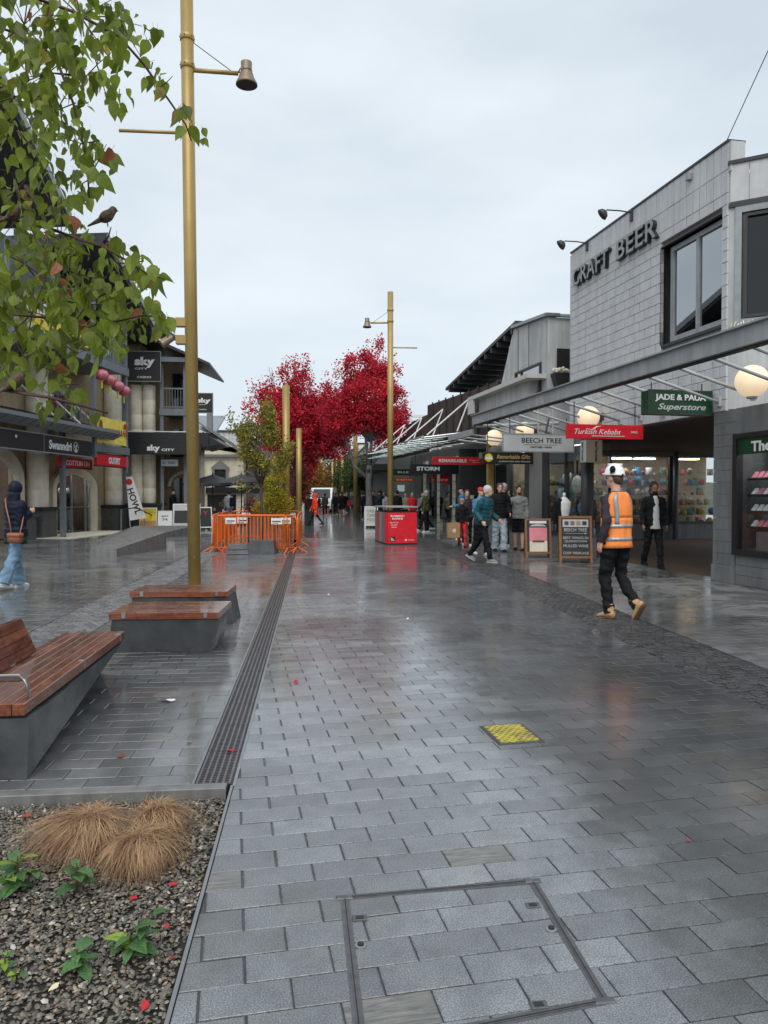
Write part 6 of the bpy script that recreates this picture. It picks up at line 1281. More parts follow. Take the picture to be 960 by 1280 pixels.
for i, (x, y, h, r_, m_, l) in enumerate([(3.9, 62, 5.2, 1.5, 'crown_green', 'dark green street tree behind the maple trunk'), (3.6, 74, 5.5, 1.6, 'crown_green', 'green street tree one farther back on the right'), (.2, 76, 5.2, 1.4, 'crown_amber', 'small amber tree above the white van'),
        (-1.5, 84, 8.5, 2.6, 'crown_green', 'green tree on the left behind the van'), (2.2, 118, 9, 4, 'crown_green', 'large green tree closing the far end of the street'), (5.5, 124, 8, 4, 'crown_green', 'second green tree at the far end, to the right'), (-2.5, 116, 9, 4, 'crown_green', 'green tree at the far end, to the left'), (3.3, 92, 6, 1.3, 'maple_dark', 'russet tree far along on the right')]):
    t = thing('street_tree', l, 'tree', (x, y, 0), 0, gt_); cl = [(0, 0, h*.65, r_, r_, h*.33, 1), (r_*.5, 0, h*.5, r_*.6, r_*.6, h*.2, 1), (-r_*.5, 0, h*.55, r_*.6, r_*.6, h*.22, 1)]
    limbs(t, [(0, 0, -.1, .16), (0, 0, h*.5, .1)], autolimbs((0, 0, h*.35), cl, .05, i), 'bark'); leafcloud(cl, 4500, .17 if y < 100 else .3, m_, par=t, seed=20+i)
hl = MB(); N_ = 24
for i in range(N_+1):
    for j in range(6): x = -500+i*1000/N_; hl.v.append((x, 420+j*60, -5+(1-abs(j-3)/3.2)*(16+9*mnoise.noise(V((i*.35, j*.4, 1))))))
hl.f += [(6*i+j, 6*i+6+j, 6*i+7+j, 6*i+1+j) for i in range(N_) for j in range(5)]; hl.build('hills', 'hill', smooth=True, kind='structure')
BRANCHES = [[(-1.79, 3.75, 4.05), (-1.46, 3.71, 3.9), (-1.15, 3.78, 3.84), (-0.95, 3.86, 3.78), (-0.85, 3.95, 3.7), (-0.74, 4.09, 3.58), (-0.67, 4.13, 3.49), (-0.65, 4.18, 3.43)], [(-1.73, 3.84, 3.82), (-1.42, 3.81, 3.74), (-1.23, 3.78, 3.62), (-1.16, 3.82, 3.42), (-1.11, 3.86, 3.17), (-1.1, 3.86, 2.98)], [(-1.71, 3.61, 2.85), (-1.46, 3.69, 2.81), (-1.21, 3.71, 2.76), (-1.1, 3.7, 2.72), (-1.0, 3.74, 2.7), (-0.88, 3.73, 2.63), (-0.79, 3.72, 2.57), (-0.72, 3.76, 2.56)], [(-1.66, 3.5, 2.53), (-1.4, 3.52, 2.32), (-1.2, 3.55, 2.31), (-1.03, 3.58, 2.28), (-0.9, 3.62, 2.32), (-0.79, 3.66, 2.36), (-0.67, 3.7, 2.34)], [(-1.54, 3.38, 1.98), (-1.32, 3.45, 1.96), (-1.18, 3.49, 1.94), (-1.05, 3.53, 1.91), (-0.94, 3.57, 1.88)], [(-1.46, 3.69, 2.81), (-1.38, 3.68, 2.93), (-1.29, 3.67, 2.7), (-1.2, 3.66, 2.53), (-1.14, 3.65, 2.43)], [(-1.87, 4.15, 3.84), (-1.58, 4.12, 3.63), (-1.44, 4.1, 3.42), (-1.44, 4.05, 3.17)], [(-1.38, 3.79, 3.0), (-1.31, 3.78, 2.88), (-1.26, 3.77, 2.77)], [(-1.0, 3.74, 2.72), (-0.97, 3.72, 2.75), (-0.96, 3.72, 2.79)]]
SPRIGS = [(-1.42, 3.91, 3.84, 0.199, 60), (-1.14, 3.88, 3.88, 0.199, 60), (-0.95, 3.86, 3.86, 0.099, 18), (-1.3, 3.89, 3.6, 0.179, 50), (-1.06, 3.87, 3.64, 0.159, 35), (-1.46, 3.9, 3.48, 0.159, 35), (-1.26, 3.88, 3.41, 0.159, 35), (-0.95, 3.85, 3.48, 0.056, 8), (-1.4, 3.89, 3.25, 0.139, 22), (-1.14, 3.87, 3.25, 0.099, 20), (-1.05, 3.86, 3.17, 0.088, 16), (-1.13, 3.86, 3.05, 0.08, 14), (-1.3, 3.88, 3.11, 0.08, 8), (-1.32, 3.88, 3.01, 0.099, 10), (-1.46, 3.89, 3.01, 0.08, 8), (-0.8, 3.85, 3.81, 0.048, 5), (-0.79, 3.84, 3.62, 0.064, 6), (-0.73, 3.84, 3.54, 0.056, 4), (-0.63, 3.82, 3.41, 0.04, 6), (-0.58, 3.82, 3.31, 0.056, 6), (-1.46, 3.89, 2.87, 0.099, 14), (-1.24, 3.87, 2.93, 0.099, 14), (-1.24, 3.87, 2.77, 0.139, 30), (-1.42, 3.88, 2.65, 0.159, 45), (-1.19, 3.86, 2.61, 0.159, 40), (-0.91, 3.83, 2.65, 0.119, 24), (-0.79, 3.82, 2.59, 0.06, 10), (-0.99, 3.84, 2.75, 0.048, 6), (-1.38, 3.87, 2.41, 0.179, 58), (-1.11, 3.85, 2.45, 0.179, 50), (-0.87, 3.82, 2.47, 0.088, 14), (-0.77, 3.81, 2.37, 0.064, 10), (-0.95, 3.83, 2.33, 0.119, 22), (-1.46, 3.88, 2.25, 0.139, 32), (-1.23, 3.85, 2.25, 0.139, 18), (-1.07, 3.84, 2.24, 0.08, 8), (-1.31, 3.86, 2.13, 0.099, 9), (-1.5, 3.88, 2.09, 0.06, 5), (-1.21, 3.85, 2.05, 0.08, 5), (-1.31, 3.85, 1.93, 0.04, 3), (-1.15, 3.84, 1.95, 0.099, 5), (-1.7, 3.93, 3.72, 0.199, 30), (-1.7, 3.92, 3.17, 0.199, 25), (-1.7, 3.91, 2.53, 0.199, 30)]
BIRDS = [(-0.98, 3.72, 2.84), (-1.39, 3.68, 2.82), (-1.31, 3.45, 2.0)]
# ============================================================ NEAR TREE WITH BIRDS
nt_ = thing('overhanging_tree', 'leafy green branches of a near tree reaching in from the upper left', 'tree', (0, 0, 0))
b = MB(); b.tube([(-2.9, 3.2, -.1), (-2.85, 3.2, 1.6), (-2.8, 3.2, 2.8), (-2.7, 3.2, 4.2)], [.11, .09, .075, .05], 12); b.build('trunk', 'bark', nt_, True)
for i, br in enumerate(BRANCHES):
    r0 = .011 if i < 5 else .005
    pts = list(br); 
    if i < 5: pts = [(-2.8, 3.2, min(3.6, max(1.9, br[0][2]-.35)))]+pts
    b = MB(); m_ = len(pts); b.tube(pts, [r0*(1.6 if k == 0 else 1)*(1-.75*k/m_) for k in range(m_)], 6); b.build('branch', 'twig', nt_, True)
def leafmesh(cup, curl):
    b = MB(); K = 6
    for k in range(K+1):
        t = k/K; w = .33*(sin(pi*min(1, t**.62)))**1.1*(1 if t < .95 else .1); zz = -curl*t*t
        b.v += [(-w, t, zz+cup*w), (0, t, zz-.02), (w, t, zz+cup*w)]
    b.f += [(3*k+i, 3*k+1+i, 3*k+4+i, 3*k+3+i) for k in range(K) for i in range(2)]
    b.add([(-.008, -.28, .06), (.008, -.28, .06), (.008, .05, 0), (-.008, .05, 0)], [(0, 1, 2, 3)])
    return b
LM = {(m_, c): leafmesh(*c).mesh('leaf', m_, True) for m_ in ('leaf', 'leaf_yellow', 'leaf_rust') for c in ((.25, .15), (.5, .35), (-.1, .5))}
cand = []
for (x, y, z, r_, n_) in SPRIGS:
    for k in range(int(n_*1.7)):
        a = rnd.uniform(0, 6.283); q = r_*sqrt(rnd.random()); dd = rnd.uniform(.86, 1.16)
        p = V((x+cos(a)*q, y, z+sin(a)*q)); p = V((0, 0, 1.5))+(p-V((0, 0, 1.5)))*dd; cand.append(p)
# twiglets that carry the leaves
tw_ = MB()
for (x, y, z, r_, n_) in SPRIGS:
    for k in range(max(1, n_//9)):
        a = rnd.uniform(0, 6.283); p = V((x, y, z)); e = p+V((cos(a)*r_, rnd.uniform(-.2, .2), sin(a)*r_)); tw_.tube([p-V((cos(a)*r_*.7, 0, sin(a)*r_*.5)), p, e], [.0035, .003, .0015], 4)
tw_.build('twigs', 'twig', nt_, kind='stuff')
cand.sort(key=lambda p: p.length+(0 if visible(p.x, p.y) and p.x > -1.75*p.y/3.7 else 50)); rest = {}
for i, p in enumerate(cand):
    m_ = 'leaf' if rnd.random() > .035 else ('leaf_yellow' if rnd.random() > .5 else 'leaf_rust')
    c_ = rnd.choice(((.25, .15), (.5, .35), (-.1, .5))); s_ = rnd.choice((rnd.uniform(.04, .06), rnd.uniform(.06, .098), rnd.uniform(.06, .098)))
    rot = (R(-90)+rnd.gauss(0, .5), rnd.gauss(0, .6), rnd.uniform(0, 6.283))
    rm_ = Matrix.Rotation(rot[2], 4, 'Z') @ Matrix.Rotation(rnd.gauss(0, .45), 4, 'Y') @ Matrix.Rotation(R(-68)+rnd.gauss(0, .45), 4, 'X')
    if i < 300:
        o = inst(LM[(m_, c_)], 'leaf', nt_); o.matrix_local = Matrix.Translation(p) @ rm_ @ Matrix.Scale(s_, 4)
    else:
        b = rest.setdefault(m_, MB()); t_ = LM[(m_, c_)]; mt = Matrix.Translation(p) @ rm_ @ Matrix.Scale(s_, 4)
        b.add([mt @ v.co for v in t_.vertices], [tuple(q.vertices) for q in t_.polygons])
for m_, b in rest.items(): b.build('foliage', m_, nt_, True, kind='stuff')
def sparrow(p, rz, label):
    t = thing('sparrow', label, 'bird', p, rz, 'sparrows on the near branches'); t.scale = (.86, .86, .86)
    q = MB(); q.ell((0, 0, 0), (.03, .048, .032), 12, 8, Matrix.Rotation(R(40), 3, 'X')); q.ell((0, .035, .042), (.02, .022, .02)); q.tube([(0, .02, .02), (0, .036, .04)], [.026, .02], 10); q.tube([(0, -.03, -.022), (0, -.1, -.07)], [.016, (.014, .004)], 8); q.tube([(0, .05, .042), (0, .066, .038)], [.007, .0015], 6)
    inst(blob(q, .004, 'feather', 2), 'body', t)
    for s_ in (-1, 1):
        q = MB(); q.ell((s_*.026, -.008, .0), (.006, .042, .018), 10, 6, Matrix.Rotation(R(40), 3, 'X')); q.build('wing', 'hair_brown', t, True)
        q = MB(); q.rod((s_*.01, 0, -.025), (s_*.012, .008, -.055), .0018, 4); q.build('leg', 'twig', t)
        q = MB(); q.ell((s_*.018, .043, .046), .003, 6, 4); q.build('eye', 'black', t)
    q = MB(); q.tube([(0, .052, .043), (0, .064, .039)], [.005, .001], 6); q.build('beak', 'frame_grey', t)
sparrow(BIRDS[0], R(-70), 'dark sparrow perched on the twig against the sky'); sparrow(BIRDS[1], R(-60), 'brown sparrow half hidden by leaves at the left edge'); sparrow(BIRDS[2], R(-40), 'streaky sparrow on the lowest twig at the left, above the black shop sign')

# ============================================================ PEOPLE
def person(label, x, y, face, H=1.75, pose=None, skin='skin', top=('cloth_black', 'jacket'), bottom=('cloth_black', 'trousers'), shoe='white_shoe', hair=('hair_dark', 'short'), vox=.014, bulk=1.0, extra=None, group=None, z=0, fem=False):
    P = dict(aL=0, kL=5, aR=0, kR=5, bL=0, eL=15, cL=7, bR=0, eR=15, cR=7, lean=0, head=0, nod=0, tL=0, tR=0); P.update(pose or {})
    s = H/1.75; t = thing('person', label, 'person', (x, y, z), R(face), group)
    hip = V((0, 0, .92)); L = Matrix.Rotation(-R(P['lean']), 3, 'X')
    up = lambda v: hip+L @ (V(v)-hip)
    J = {}
    for n_, sg in (('L', -1), ('R', 1)):
        h_ = V((sg*.09, 0, .9)); a = R(P['a'+n_]); k = R(P['a'+n_]-P['k'+n_]); kn = h_+V((sg*.01, sin(a)*.42, -cos(a)*.42)); an = kn+V((0, sin(k)*.41, -cos(k)*.41)); J['h'+n_], J['k'+n_], J['a'+n_] = h_, kn, an
        sh = V((sg*.172*bulk**.5, 0, 1.40)); b_ = R(P['b'+n_]); c_ = R(P['c'+n_]); el = sh+V((sg*sin(c_), sin(b_)*cos(c_), -cos(b_)*cos(c_)))*.285; f_ = b_+R(P['e'+n_]); wr_ = el+V((sg*sin(c_)*.25-sg*.02*sin(R(P['e'+n_])), sin(f_), -cos(f_))).normalized()*.25
        fd = (wr_-el).normalized(); J['s'+n_], J['e'+n_], J['w'+n_], J['f'+n_] = up(sh), up(el), up(wr_), L @ fd
    low = min(J['aL'].z, J['aR'].z)-.085
    foot = {}
    for n_ in 'LR':
        lift = J['a'+n_].z-.085-low; tp = R(P['t'+n_]); foot[n_] = (J['a'+n_], V((0, cos(tp), sin(tp))), V((0, -sin(tp), cos(tp))))
    off = V((0, 0, -low)); neck = up((0, .0, 1.47)); hc = up((0, .025, 1.625)); hr_ = Matrix.Rotation(-R(P['lean']*.4+P['nod']), 3, 'X') @ Matrix.Identity(3); hr_ = Matrix.Rotation(R(P['head']), 3, 'Z') @ hr_
    hp = lambda v: hc+hr_ @ V(v)
    def fin(mb): mb.v = [tuple((V(p)+off)*s) for p in mb.v]; return mb
    near = vox < .012
    # continuous body: head, neck, trunk, limbs, hands
    q = MB(); q.ell(hp((0, -.008, .03)), (.074, .092, .088), 16, 12, hr_); q.ell(hp((0, .03, -.035)), (.056, .062, .072), 14, 10, hr_); q.ell(hp((0, .09, -.005)), (.013, .022, .026), 8, 6, hr_); q.ell(hp((0, .075, -.055)), (.024, .016, .012), 8, 6, hr_); q.ell(hp((0, .06, -.088)), (.025, .022, .018), 8, 6, hr_); q.ell(hp((0, .077, .03)), (.045, .012, .01), 8, 6, hr_)
    for sg in (-1, 1): q.ell(hp((sg*.077, -.005, 0)), (.01, .02, .032), 8, 6, hr_)
    q.tube([up((0, -.01, 1.40)), neck, hp((0, -.02, -.04))], [.062, .052, .055], 14)
    q.tube([up((0, 0, .88)), up((0, 0, 1.05)), up((0, 0, 1.25)), up((0, 0, 1.40)), up((0, 0, 1.47))], [(.13, .085), (.12, .08), (.14, .09), (.13, .07), (.06, .05)], 16)
    for n_, sg in (('L', -1), ('R', 1)):
        q.tube([J['h'+n_], J['h'+n_].lerp(J['k'+n_], .5), J['k'+n_], J['k'+n_].lerp(J['a'+n_], .35), J['a'+n_]], [r_*(1 if bottom and bottom[1] == 'shorts' else .8) for r_ in (.085, .072, .055, .056, .036)], 12)
        a_, f_, u_ = foot[n_]; q.tube([a_-f_*.04-u_*.045, a_+f_*.05-u_*.045, a_+f_*.15-u_*.06], [(.035, .035), (.042, .03), (.036, .018)], 10)
        q.tube([J['s'+n_], J['s'+n_].lerp(J['e'+n_], .5), J['e'+n_], J['e'+n_].lerp(J['w'+n_], .4), J['w'+n_]], [.038, .034, .03, .031, .025], 12)
        w_, fd = J['w'+n_], J['f'+n_]; sd = V((sg, 0, 0)); sd = (sd-fd*sd.dot(fd)).normalized(); pn = fd.cross(sd)*sg   # palm normal side
        if vox < .02:
            q.tube([w_-fd*.01, w_+fd*.04, w_+fd*.085], [(.022, .026), (.02, .038), (.016, .04)], 10)
            for i, (o_, l_) in enumerate(((-.03, .062), (-.01, .072), (.01, .066), (.029, .05))):
                r0 = w_+fd*.075+pn*o_; cu = -sd; q.tube([r0, r0+fd*l_*.5+cu*.006, r0+fd*l_*.85+cu*.03], [.0105, .0095, .008], 7)
            r0 = w_+fd*.025-pn*.03; q.tube([r0, r0-pn*.02+fd*.025-sd*.012, r0-pn*.022+fd*.055-sd*.024], [.013, .0115, .009], 7)
        else: q.tube([w_, w_+fd*.08, w_+fd*.15], [(.022, .028), (.02, .04), (.012, .022)], 8)
    inst(blob(fin(q), (.0075 if near else vox)*s, skin, 3), 'body', t)
    # trousers
    if bottom:
        bm, kind = bottom; w_ = {'trousers': 1, 'wide': 1.3, 'slim': .86, 'shorts': 1.25, 'leggings': .78}[kind]; q = MB()
        q.tube([V((0, 0, .84)), V((0, 0, .92)), V((0, 0, 1.02))], [(.15, .105), (.175, .125), (.155, .108)], 16)
        for n_ in 'LR':
            h_, k_, a_ = J['h'+n_], J['k'+n_], J['a'+n_]
            if kind == 'shorts': q.tube([h_, h_.lerp(k_, .5), h_.lerp(k_, .98)], [.1*1.05, .098, .098], 12)
            elif kind == 'wide': q.tube([h_, h_.lerp(k_, .5), k_, k_.lerp(a_, .5), a_-V((0, 0, .03))], [.1, .096, .088, .09, .1], 12)
            else: q.tube([h_, h_.lerp(k_, .5), k_, k_.lerp(a_, .4), k_.lerp(a_, .8), k_.lerp(a_, 1.07)], [.1, .09*w_**.5, .07*w_, .068*w_, .06*w_, .062*w_], 12)
        inst(blob(fin(q), vox*s, bm, 2, .022, 10), 'shorts' if kind == 'shorts' else 'trousers', t)
    # shoes
    for n_ in 'LR':
        a_, f_, u_ = foot[n_]; q = MB(); boot = shoe == 'boot_tan'
        q.tube([a_-f_*.075-u_*.045, a_-f_*.03-u_*.04, a_+f_*.06-u_*.045, a_+f_*.14-u_*.058, a_+f_*.185-u_*.062], [(.03, .032), (.044, .044), (.048, .038), (.048, .03), (.03, .02)], 12)
        if boot: q.tube([a_+u_*.08-f_*.01, a_-f_*.01, a_-u_*.04], [.056, .054, .05], 12)
        o_ = inst(blob(fin(q), min(vox, .012)*s, shoe, 2), 'boot' if boot else 'shoe', t)
        q = MB(); sp = [a_+f_*d-u_*.083 for d in (-.085, -.04, .05, .13, .19)]; q.tube(sp, [(.034, .012), (.043, .014), (.046, .014), (.05, .014), (.034, .012)], 12); q = fin(q).build('sole', 'sole' if boot else 'offwhite' if 'shoe' in shoe else 'cloth_charcoal', None, True); q.parent = o_
    # top
    tm, tk = top
    if tm:
        puf = tk in ('puffer', 'longpuffer'); th_ = {'puffer': .034, 'longpuffer': .034, 'jacket': .02, 'coat': .028, 'hoodie': .022, 'shirt': .012, 'sleeve': .014}[tk]; zb = {'coat': .62, 'longpuffer': .78}.get(tk, .86)
        q = MB(); K = 26 if puf else 10; pts = []; rr = []
        prof = [(.0, .172, .122), (.25, .168, .12), (.5, .16, .118), (.75, .175, .125), (.87, .165, .112), (.95, .12, .09), (1.0, .075, .07)]
        for k in range(K+1):
            f_ = k/K; z_ = zb+(1.475-zb)*f_
            for (f0, a0, b0), (f1, a1, b1) in zip(prof, prof[1:]):
                if f0 <= f_ <= f1: u_ = (f_-f0)/(f1-f0); rx, ry = a0+(a1-a0)*u_, b0+(b1-b0)*u_
            md = (.011*abs(sin(f_*pi*7))-.006) if puf else 0; ex = (th_+md)*bulk+(.02 if fem and f_ < .2 else 0); pts.append(up((0, 0, z_))); rr.append(((rx+ex-.008)*bulk**.5, (ry+ex-.006)*bulk))
        q.tube(pts, rr, 22)
        for n_ in 'LR':
            s_, e_, w_ = J['s'+n_], J['e'+n_], J['w'+n_]; K2 = 12 if puf else 4; pp = []; r2 = []
            for k in range(2*K2+1):
                f_ = k/(2*K2); p = s_.lerp(e_, f_*2) if f_ < .5 else e_.lerp(w_, (f_-.5)*2); pp.append(p); r2.append(.05-.018*f_+th_*.9+((.007*abs(sin(f_*pi*7))) if puf else 0))
            c0 = up((0, 0, 1.42)); q.tube([s_.lerp(c0, .55)+V((0, 0, .012)), s_.lerp(c0, .15)]+pp, [.035+th_*.5, .05+th_*.7]+[r_*(1 if k_ > 1 else .95) for k_, r_ in enumerate(r2)], 14)
        if tk in ('puffer', 'jacket', 'coat', 'longpuffer'): q.tube([up((0, -.005, 1.44)), up((0, .0, 1.52))], [(.085, .08), (.078, .075)], 16)
        garment = inst(blob(fin(q), vox*s*(.75 if puf else 1), tm, 2 if puf else 3, .006 if puf else .02, 9), {'puffer': 'puffer_jacket', 'longpuffer': 'puffer_jacket', 'jacket': 'jacket', 'coat': 'coat', 'hoodie': 'hoodie', 'shirt': 'shirt', 'sleeve': 'shirt'}[tk], t)
    # hair or headgear
    hm, hk = hair; q = MB()
    if hk in ('short', 'long', 'bun', 'buzz'):
        g_ = .004 if hk == 'buzz' else .016
        q.ell(hp((0, -.03, .048)), (.074+g_, .084+g_, .078+g_), 16, 12, hr_); q.ell(hp((0, -.06, .0)), (.07+g_, .05, .07), 12, 8, hr_)
        if hk == 'long': q.tube([hp((0, -.05, .05)), hp((0, -.085, -.08)), hp((0, -.09, -.2))], [(.09, .05), (.095, .05), (.06, .03)], 12)
        if hk == 'bun': q.ell(hp((0, -.12, .07)), .042)
        hb = blob(fin(q), min(vox, .01)*s, hm, 2, .006, 40); inst(hb, 'hair', t)
    elif hk == 'cap':
        q.ell(hp((0, -.01, .055)), (.088, .1, .068), 16, 10, hr_); q.tube([hp((0, .06, .05)), hp((0, .15, .04))], [(.07, .012), (.05, .006)], 12); inst(blob(fin(q), min(vox, .008)*s, hm, 2), 'cap', t)
        q = MB(); q.ell(hp((0, -.05, -.005)), (.074, .05, .05), 12, 8, hr_); inst(blob(fin(q), min(vox, .012)*s, 'hair_brown', 2), 'hair', t)
    elif hk == 'beanie': q.ell(hp((0, -.015, .06)), (.09, .102, .078), 16, 10, hr_); inst(blob(fin(q), min(vox, .01)*s, hm, 2), 'beanie', t)
    elif hk == 'hood':
        q.ell(hp((0, -.03, .03)), (.112, .118, .128), 18, 14, hr_); q.tube([hp((0, -.04, -.06)), up((0, -.03, 1.44))], [(.105, .1), (.12, .09)], 16)
        if 'puffer' in (top[1]):
            for k in range(4): pass
        inst(blob(fin(q), min(vox, .012)*s, hm, 3, .006, 18), 'hood', t)
    if extra == 'beard' or extra == 'beard2':
        q = MB(); q.ell(hp((0, .045, -.075)), (.052, .048, .042), 12, 8, hr_); inst(blob(fin(q), min(vox, .01)*s, 'hair_dark', 1, .004, 50), 'beard', t)
    if vox < .02:   # eyes and brows
        for sg in (-1, 1):
            q = MB(); q.ell(hp((sg*.028, .079, .012)), (.012, .006, .007), 8, 6, hr_); fin(q).build('eye', 'black', t, True)
            q = MB(); q.ell(hp((sg*.028, .086, .033)), (.017, .005, .004), 8, 4, hr_); fin(q).build('eyebrow', 'hair_dark', t, True)
    t['_'] = 0; del t['_']
    return t, J, off, s, up, hp
WALK = dict(aL=24, kL=6, aR=-18, kR=22, bL=-22, eL=18, bR=20, eR=25)
# --- worker in hi-vis
t, J, off, s, up, hp = person('worker seen from behind in orange hi-vis vest, white helmet and tan boots', 3.72, 8.8, 22, 1.83,
    dict(aL=12, kL=22, aR=6, kR=46, bL=-14, eL=34, cL=10, bR=6, eR=18, cR=7, lean=2, head=8, tR=-58, tL=-6), top=('cloth_charcoal', 'shirt'), bottom=('cloth_black', 'trousers'), shoe='boot_tan', hair=('hair_brown', 'buzz'), vox=.0095, bulk=1.0)
def ringband(z0_, z1_, a0, a1, ex, n_=40, k_=4):
    """part of the vest shell between heights and angles (degrees, 270 = back)"""
    prof = [(.80, .19, .15), (1.0, .175, .14), (1.15, .178, .14), (1.3, .195, .145), (1.38, .19, .135), (1.445, .15, .115), (1.475, .1, .1)]; b = MB(); K = max(1, int((z1_-z0_)/.035)); m_ = max(2, int(abs(a1-a0)/360*n_))
    def pt(z_, a, e):
        for (f0, r0, q0), (f1, r1, q1) in zip(prof, prof[1:]):
            if f0 <= z_ <= f1: u_ = (z_-f0)/(f1-f0); rx, ry = r0+(r1-r0)*u_, q0+(q1-q0)*u_
        wv = .018*mnoise.noise(V((cos(a)*3.5, sin(a)*3.5, z_*5)))+.006*mnoise.noise(V((cos(a)*9, sin(a)*9, z_*12))); return (up(((rx+e+wv)*cos(a), (ry+e+wv)*sin(a), z_))+off)*s
    for e in (ex, ex-.005):
        for k in range(K+1):
            for j in range(m_+1): b.v.append(tuple(pt(z0_+(z1_-z0_)*k/K, R(a0+(a1-a0)*j/m_), e)))
    N1 = (K+1)*(m_+1); id_ = lambda e, k, j: e*N1+k*(m_+1)+j
    for k in range(K):
        for j in range(m_): b.f += [(id_(0, k, j), id_(0, k, j+1), id_(0, k+1, j+1), id_(0, k+1, j)), (id_(1, k+1, j), id_(1, k+1, j+1), id_(1, k, j+1), id_(1, k, j))]
    for j in range(m_): b.f += [(id_(1, 0, j), id_(1, 0, j+1), id_(0, 0, j+1), id_(0, 0, j)), (id_(0, K, j), id_(0, K, j+1), id_(1, K, j+1), id_(1, K, j))]
    for k in range(K): b.f += [(id_(0, k, 0), id_(0, k+1, 0), id_(1, k+1, 0), id_(1, k, 0)), (id_(1, k, m_), id_(1, k+1, m_), id_(0, k+1, m_), id_(0, k, m_))]
    return b
b = ringband(.82, 1.17, 0, 360, .012); p = ringband(1.17, 1.47, 205, 335, .012); b.add(p.v, p.f); p = ringband(1.17, 1.44, 40, 140, .012); b.add(p.v, p.f)
vest = b.build('hivis_vest', 'hivis', t, True)
for args in ((.90, .945, 0, 360), (1.05, 1.095, 0, 360), (1.095, 1.46, 226, 242), (1.095, 1.46, 298, 314)):
    ringband(*args[:2], args[2], args[3], .016).build('reflective_band', 'reflective', vest, True)
q = MB(); q.lathe([(.118, 0), (.122, .008), (.112, .02), (.106, .06), (.088, .1), (.05, .128), (.012, .138)], (0, 0, 0), 28); q.ell((0, .1, .012), (.075, .04, .012), 12, 6)
M4 = lambda: Matrix.Translation((V(hp((0, -.008, .045)))+off)*s) @ Matrix.Rotation(R(22), 4, 'Z') @ Matrix.Rotation(R(2), 4, 'X')
hl_ = q.xf(M4() @ Matrix.Diagonal((.93, 1.12, 1, 1))).build('helmet', 'helmet', t, True)
q = MB(); q.box(-.012, .012, -.09, .09, .11, .145); q.ell((0, 0, .118), (.014, .1, .03), 10, 6); q.xf(M4()).build('helmet_ridge', 'helmet', hl_, True)
for sg in (-1, 1):
    q = MB(); q.ell((sg*.122, -.025, .07), (.03, .036, .045), 12, 8); q.tube([(sg*.115, 0, .02), (sg*.13, -.01, .05)], .008, 6); q.xf(M4()).build('ear_muff', 'cloth_black', hl_, True)
q = MB(); q.box(-.06, .06, -.128, -.118, -.005, .02); q.xf(M4()).build('helmet_strap', 'black', hl_)
# --- man in black jacket and white tee under the arcade
t, J, off, s, up, hp = person('bearded man in open black jacket and white T-shirt walking out of the arcade', 6.95, 14.6, 176, 1.76, dict(aL=10, kL=4, aR=-8, kR=22, bL=-4, eL=14, cL=13, bR=4, eR=16, cR=13, nod=6), skin='skin_dark', top=('cloth_black', 'jacket'), bottom=('cloth_black', 'trousers'), shoe='cloth_black', hair=('hair_dark', 'short'), vox=.012, extra='beard', bulk=1.08)
q = MB(); q.tube([up((0, .075, .80)), up((0, .08, 1.0)), up((0, .085, 1.2)), up((0, .075, 1.38)), up((0, .045, 1.46))], [(.11, .088), (.085, .085), (.075, .088), (.07, .08), (.06, .06)], 16); q.v = [tuple((V(p_)+off)*s) for p_ in q.v]; inst(blob(q, .012, 'offwhite', 3, .006, 9), 't_shirt', t)
# --- left: navy hooded puffer, jeans, tan bag
t, J, off, s, up, hp = person('person in hooded navy puffer and loose blue jeans with tan shoulder bag', -4.76, 12.5, -30, 1.7, dict(aL=12, kL=4, aR=-18, kR=10, bL=0, eL=125, cL=-4, bR=-6, eR=128, cR=-6, nod=12, tR=-8), top=('cloth_navy', 'puffer'), bottom=('denim', 'wide'), shoe='white_shoe', hair=('cloth_navy', 'hood'), vox=.0115, fem=True)
q = MB(); q.tube([(V(p_)) for p_ in ((0, 0, .74), (0, 0, .85))], [(.21, .15), (.2, .14)], 18); q.v = [tuple((V(p_)+off)*s) for p_ in q.v]; q.build('green_hem', 'cloth_green', t, True)
q = MB(); q.bbox(.15, .38, -.27, -.17, .74, .9, .03); q.bbox(.14, .39, -.28, -.16, .83, .91, .02); q.build('bag', 'brown_leather', None, True).parent = t
q = MB(); q.tube([(.18, -.22, .88), (.12, -.21, 1.1), (.02, -.18, 1.3), (-.1, -.1, 1.44), (-.12, 0, 1.5)], [(.014, .005)]*5, 6); q.tube([(.36, -.22, .88), (.3, -.12, 1.05), (.1, .1, 1.3), (-.12, 0, 1.5)], [(.014, .005)]*4, 6); q.build('strap', 'brown_leather', t, True)
# --- teal puffer man
t, J, off, s, up, hp = person('grey-haired man in teal puffer jacket and black trousers walking to the right', 3.84, 16.5, -135, 1.75, dict(aL=-22, kL=14, aR=22, kR=8, bL=4, eL=62, cL=12, bR=-12, eR=62, cR=14, lean=10, nod=4, head=24, tL=-25), top=('cloth_teal', 'puffer'), bottom=('cloth_black', 'trousers'), shoe='grey_shoe', hair=('hair_grey', 'short'), vox=.012, bulk=1.1)
q = MB(); q.tube([up((0, .1, .92)), up((0, .115, 1.15)), up((0, .1, 1.36)), up((0, .06, 1.47))], [(.05, .07), (.05, .075), (.05, .07), (.05, .05)], 12); q.v = [tuple((V(p_)+off)*s) for p_ in q.v]; inst(blob(q, .014, 'cloth_olive', 3), 'shirt', t)
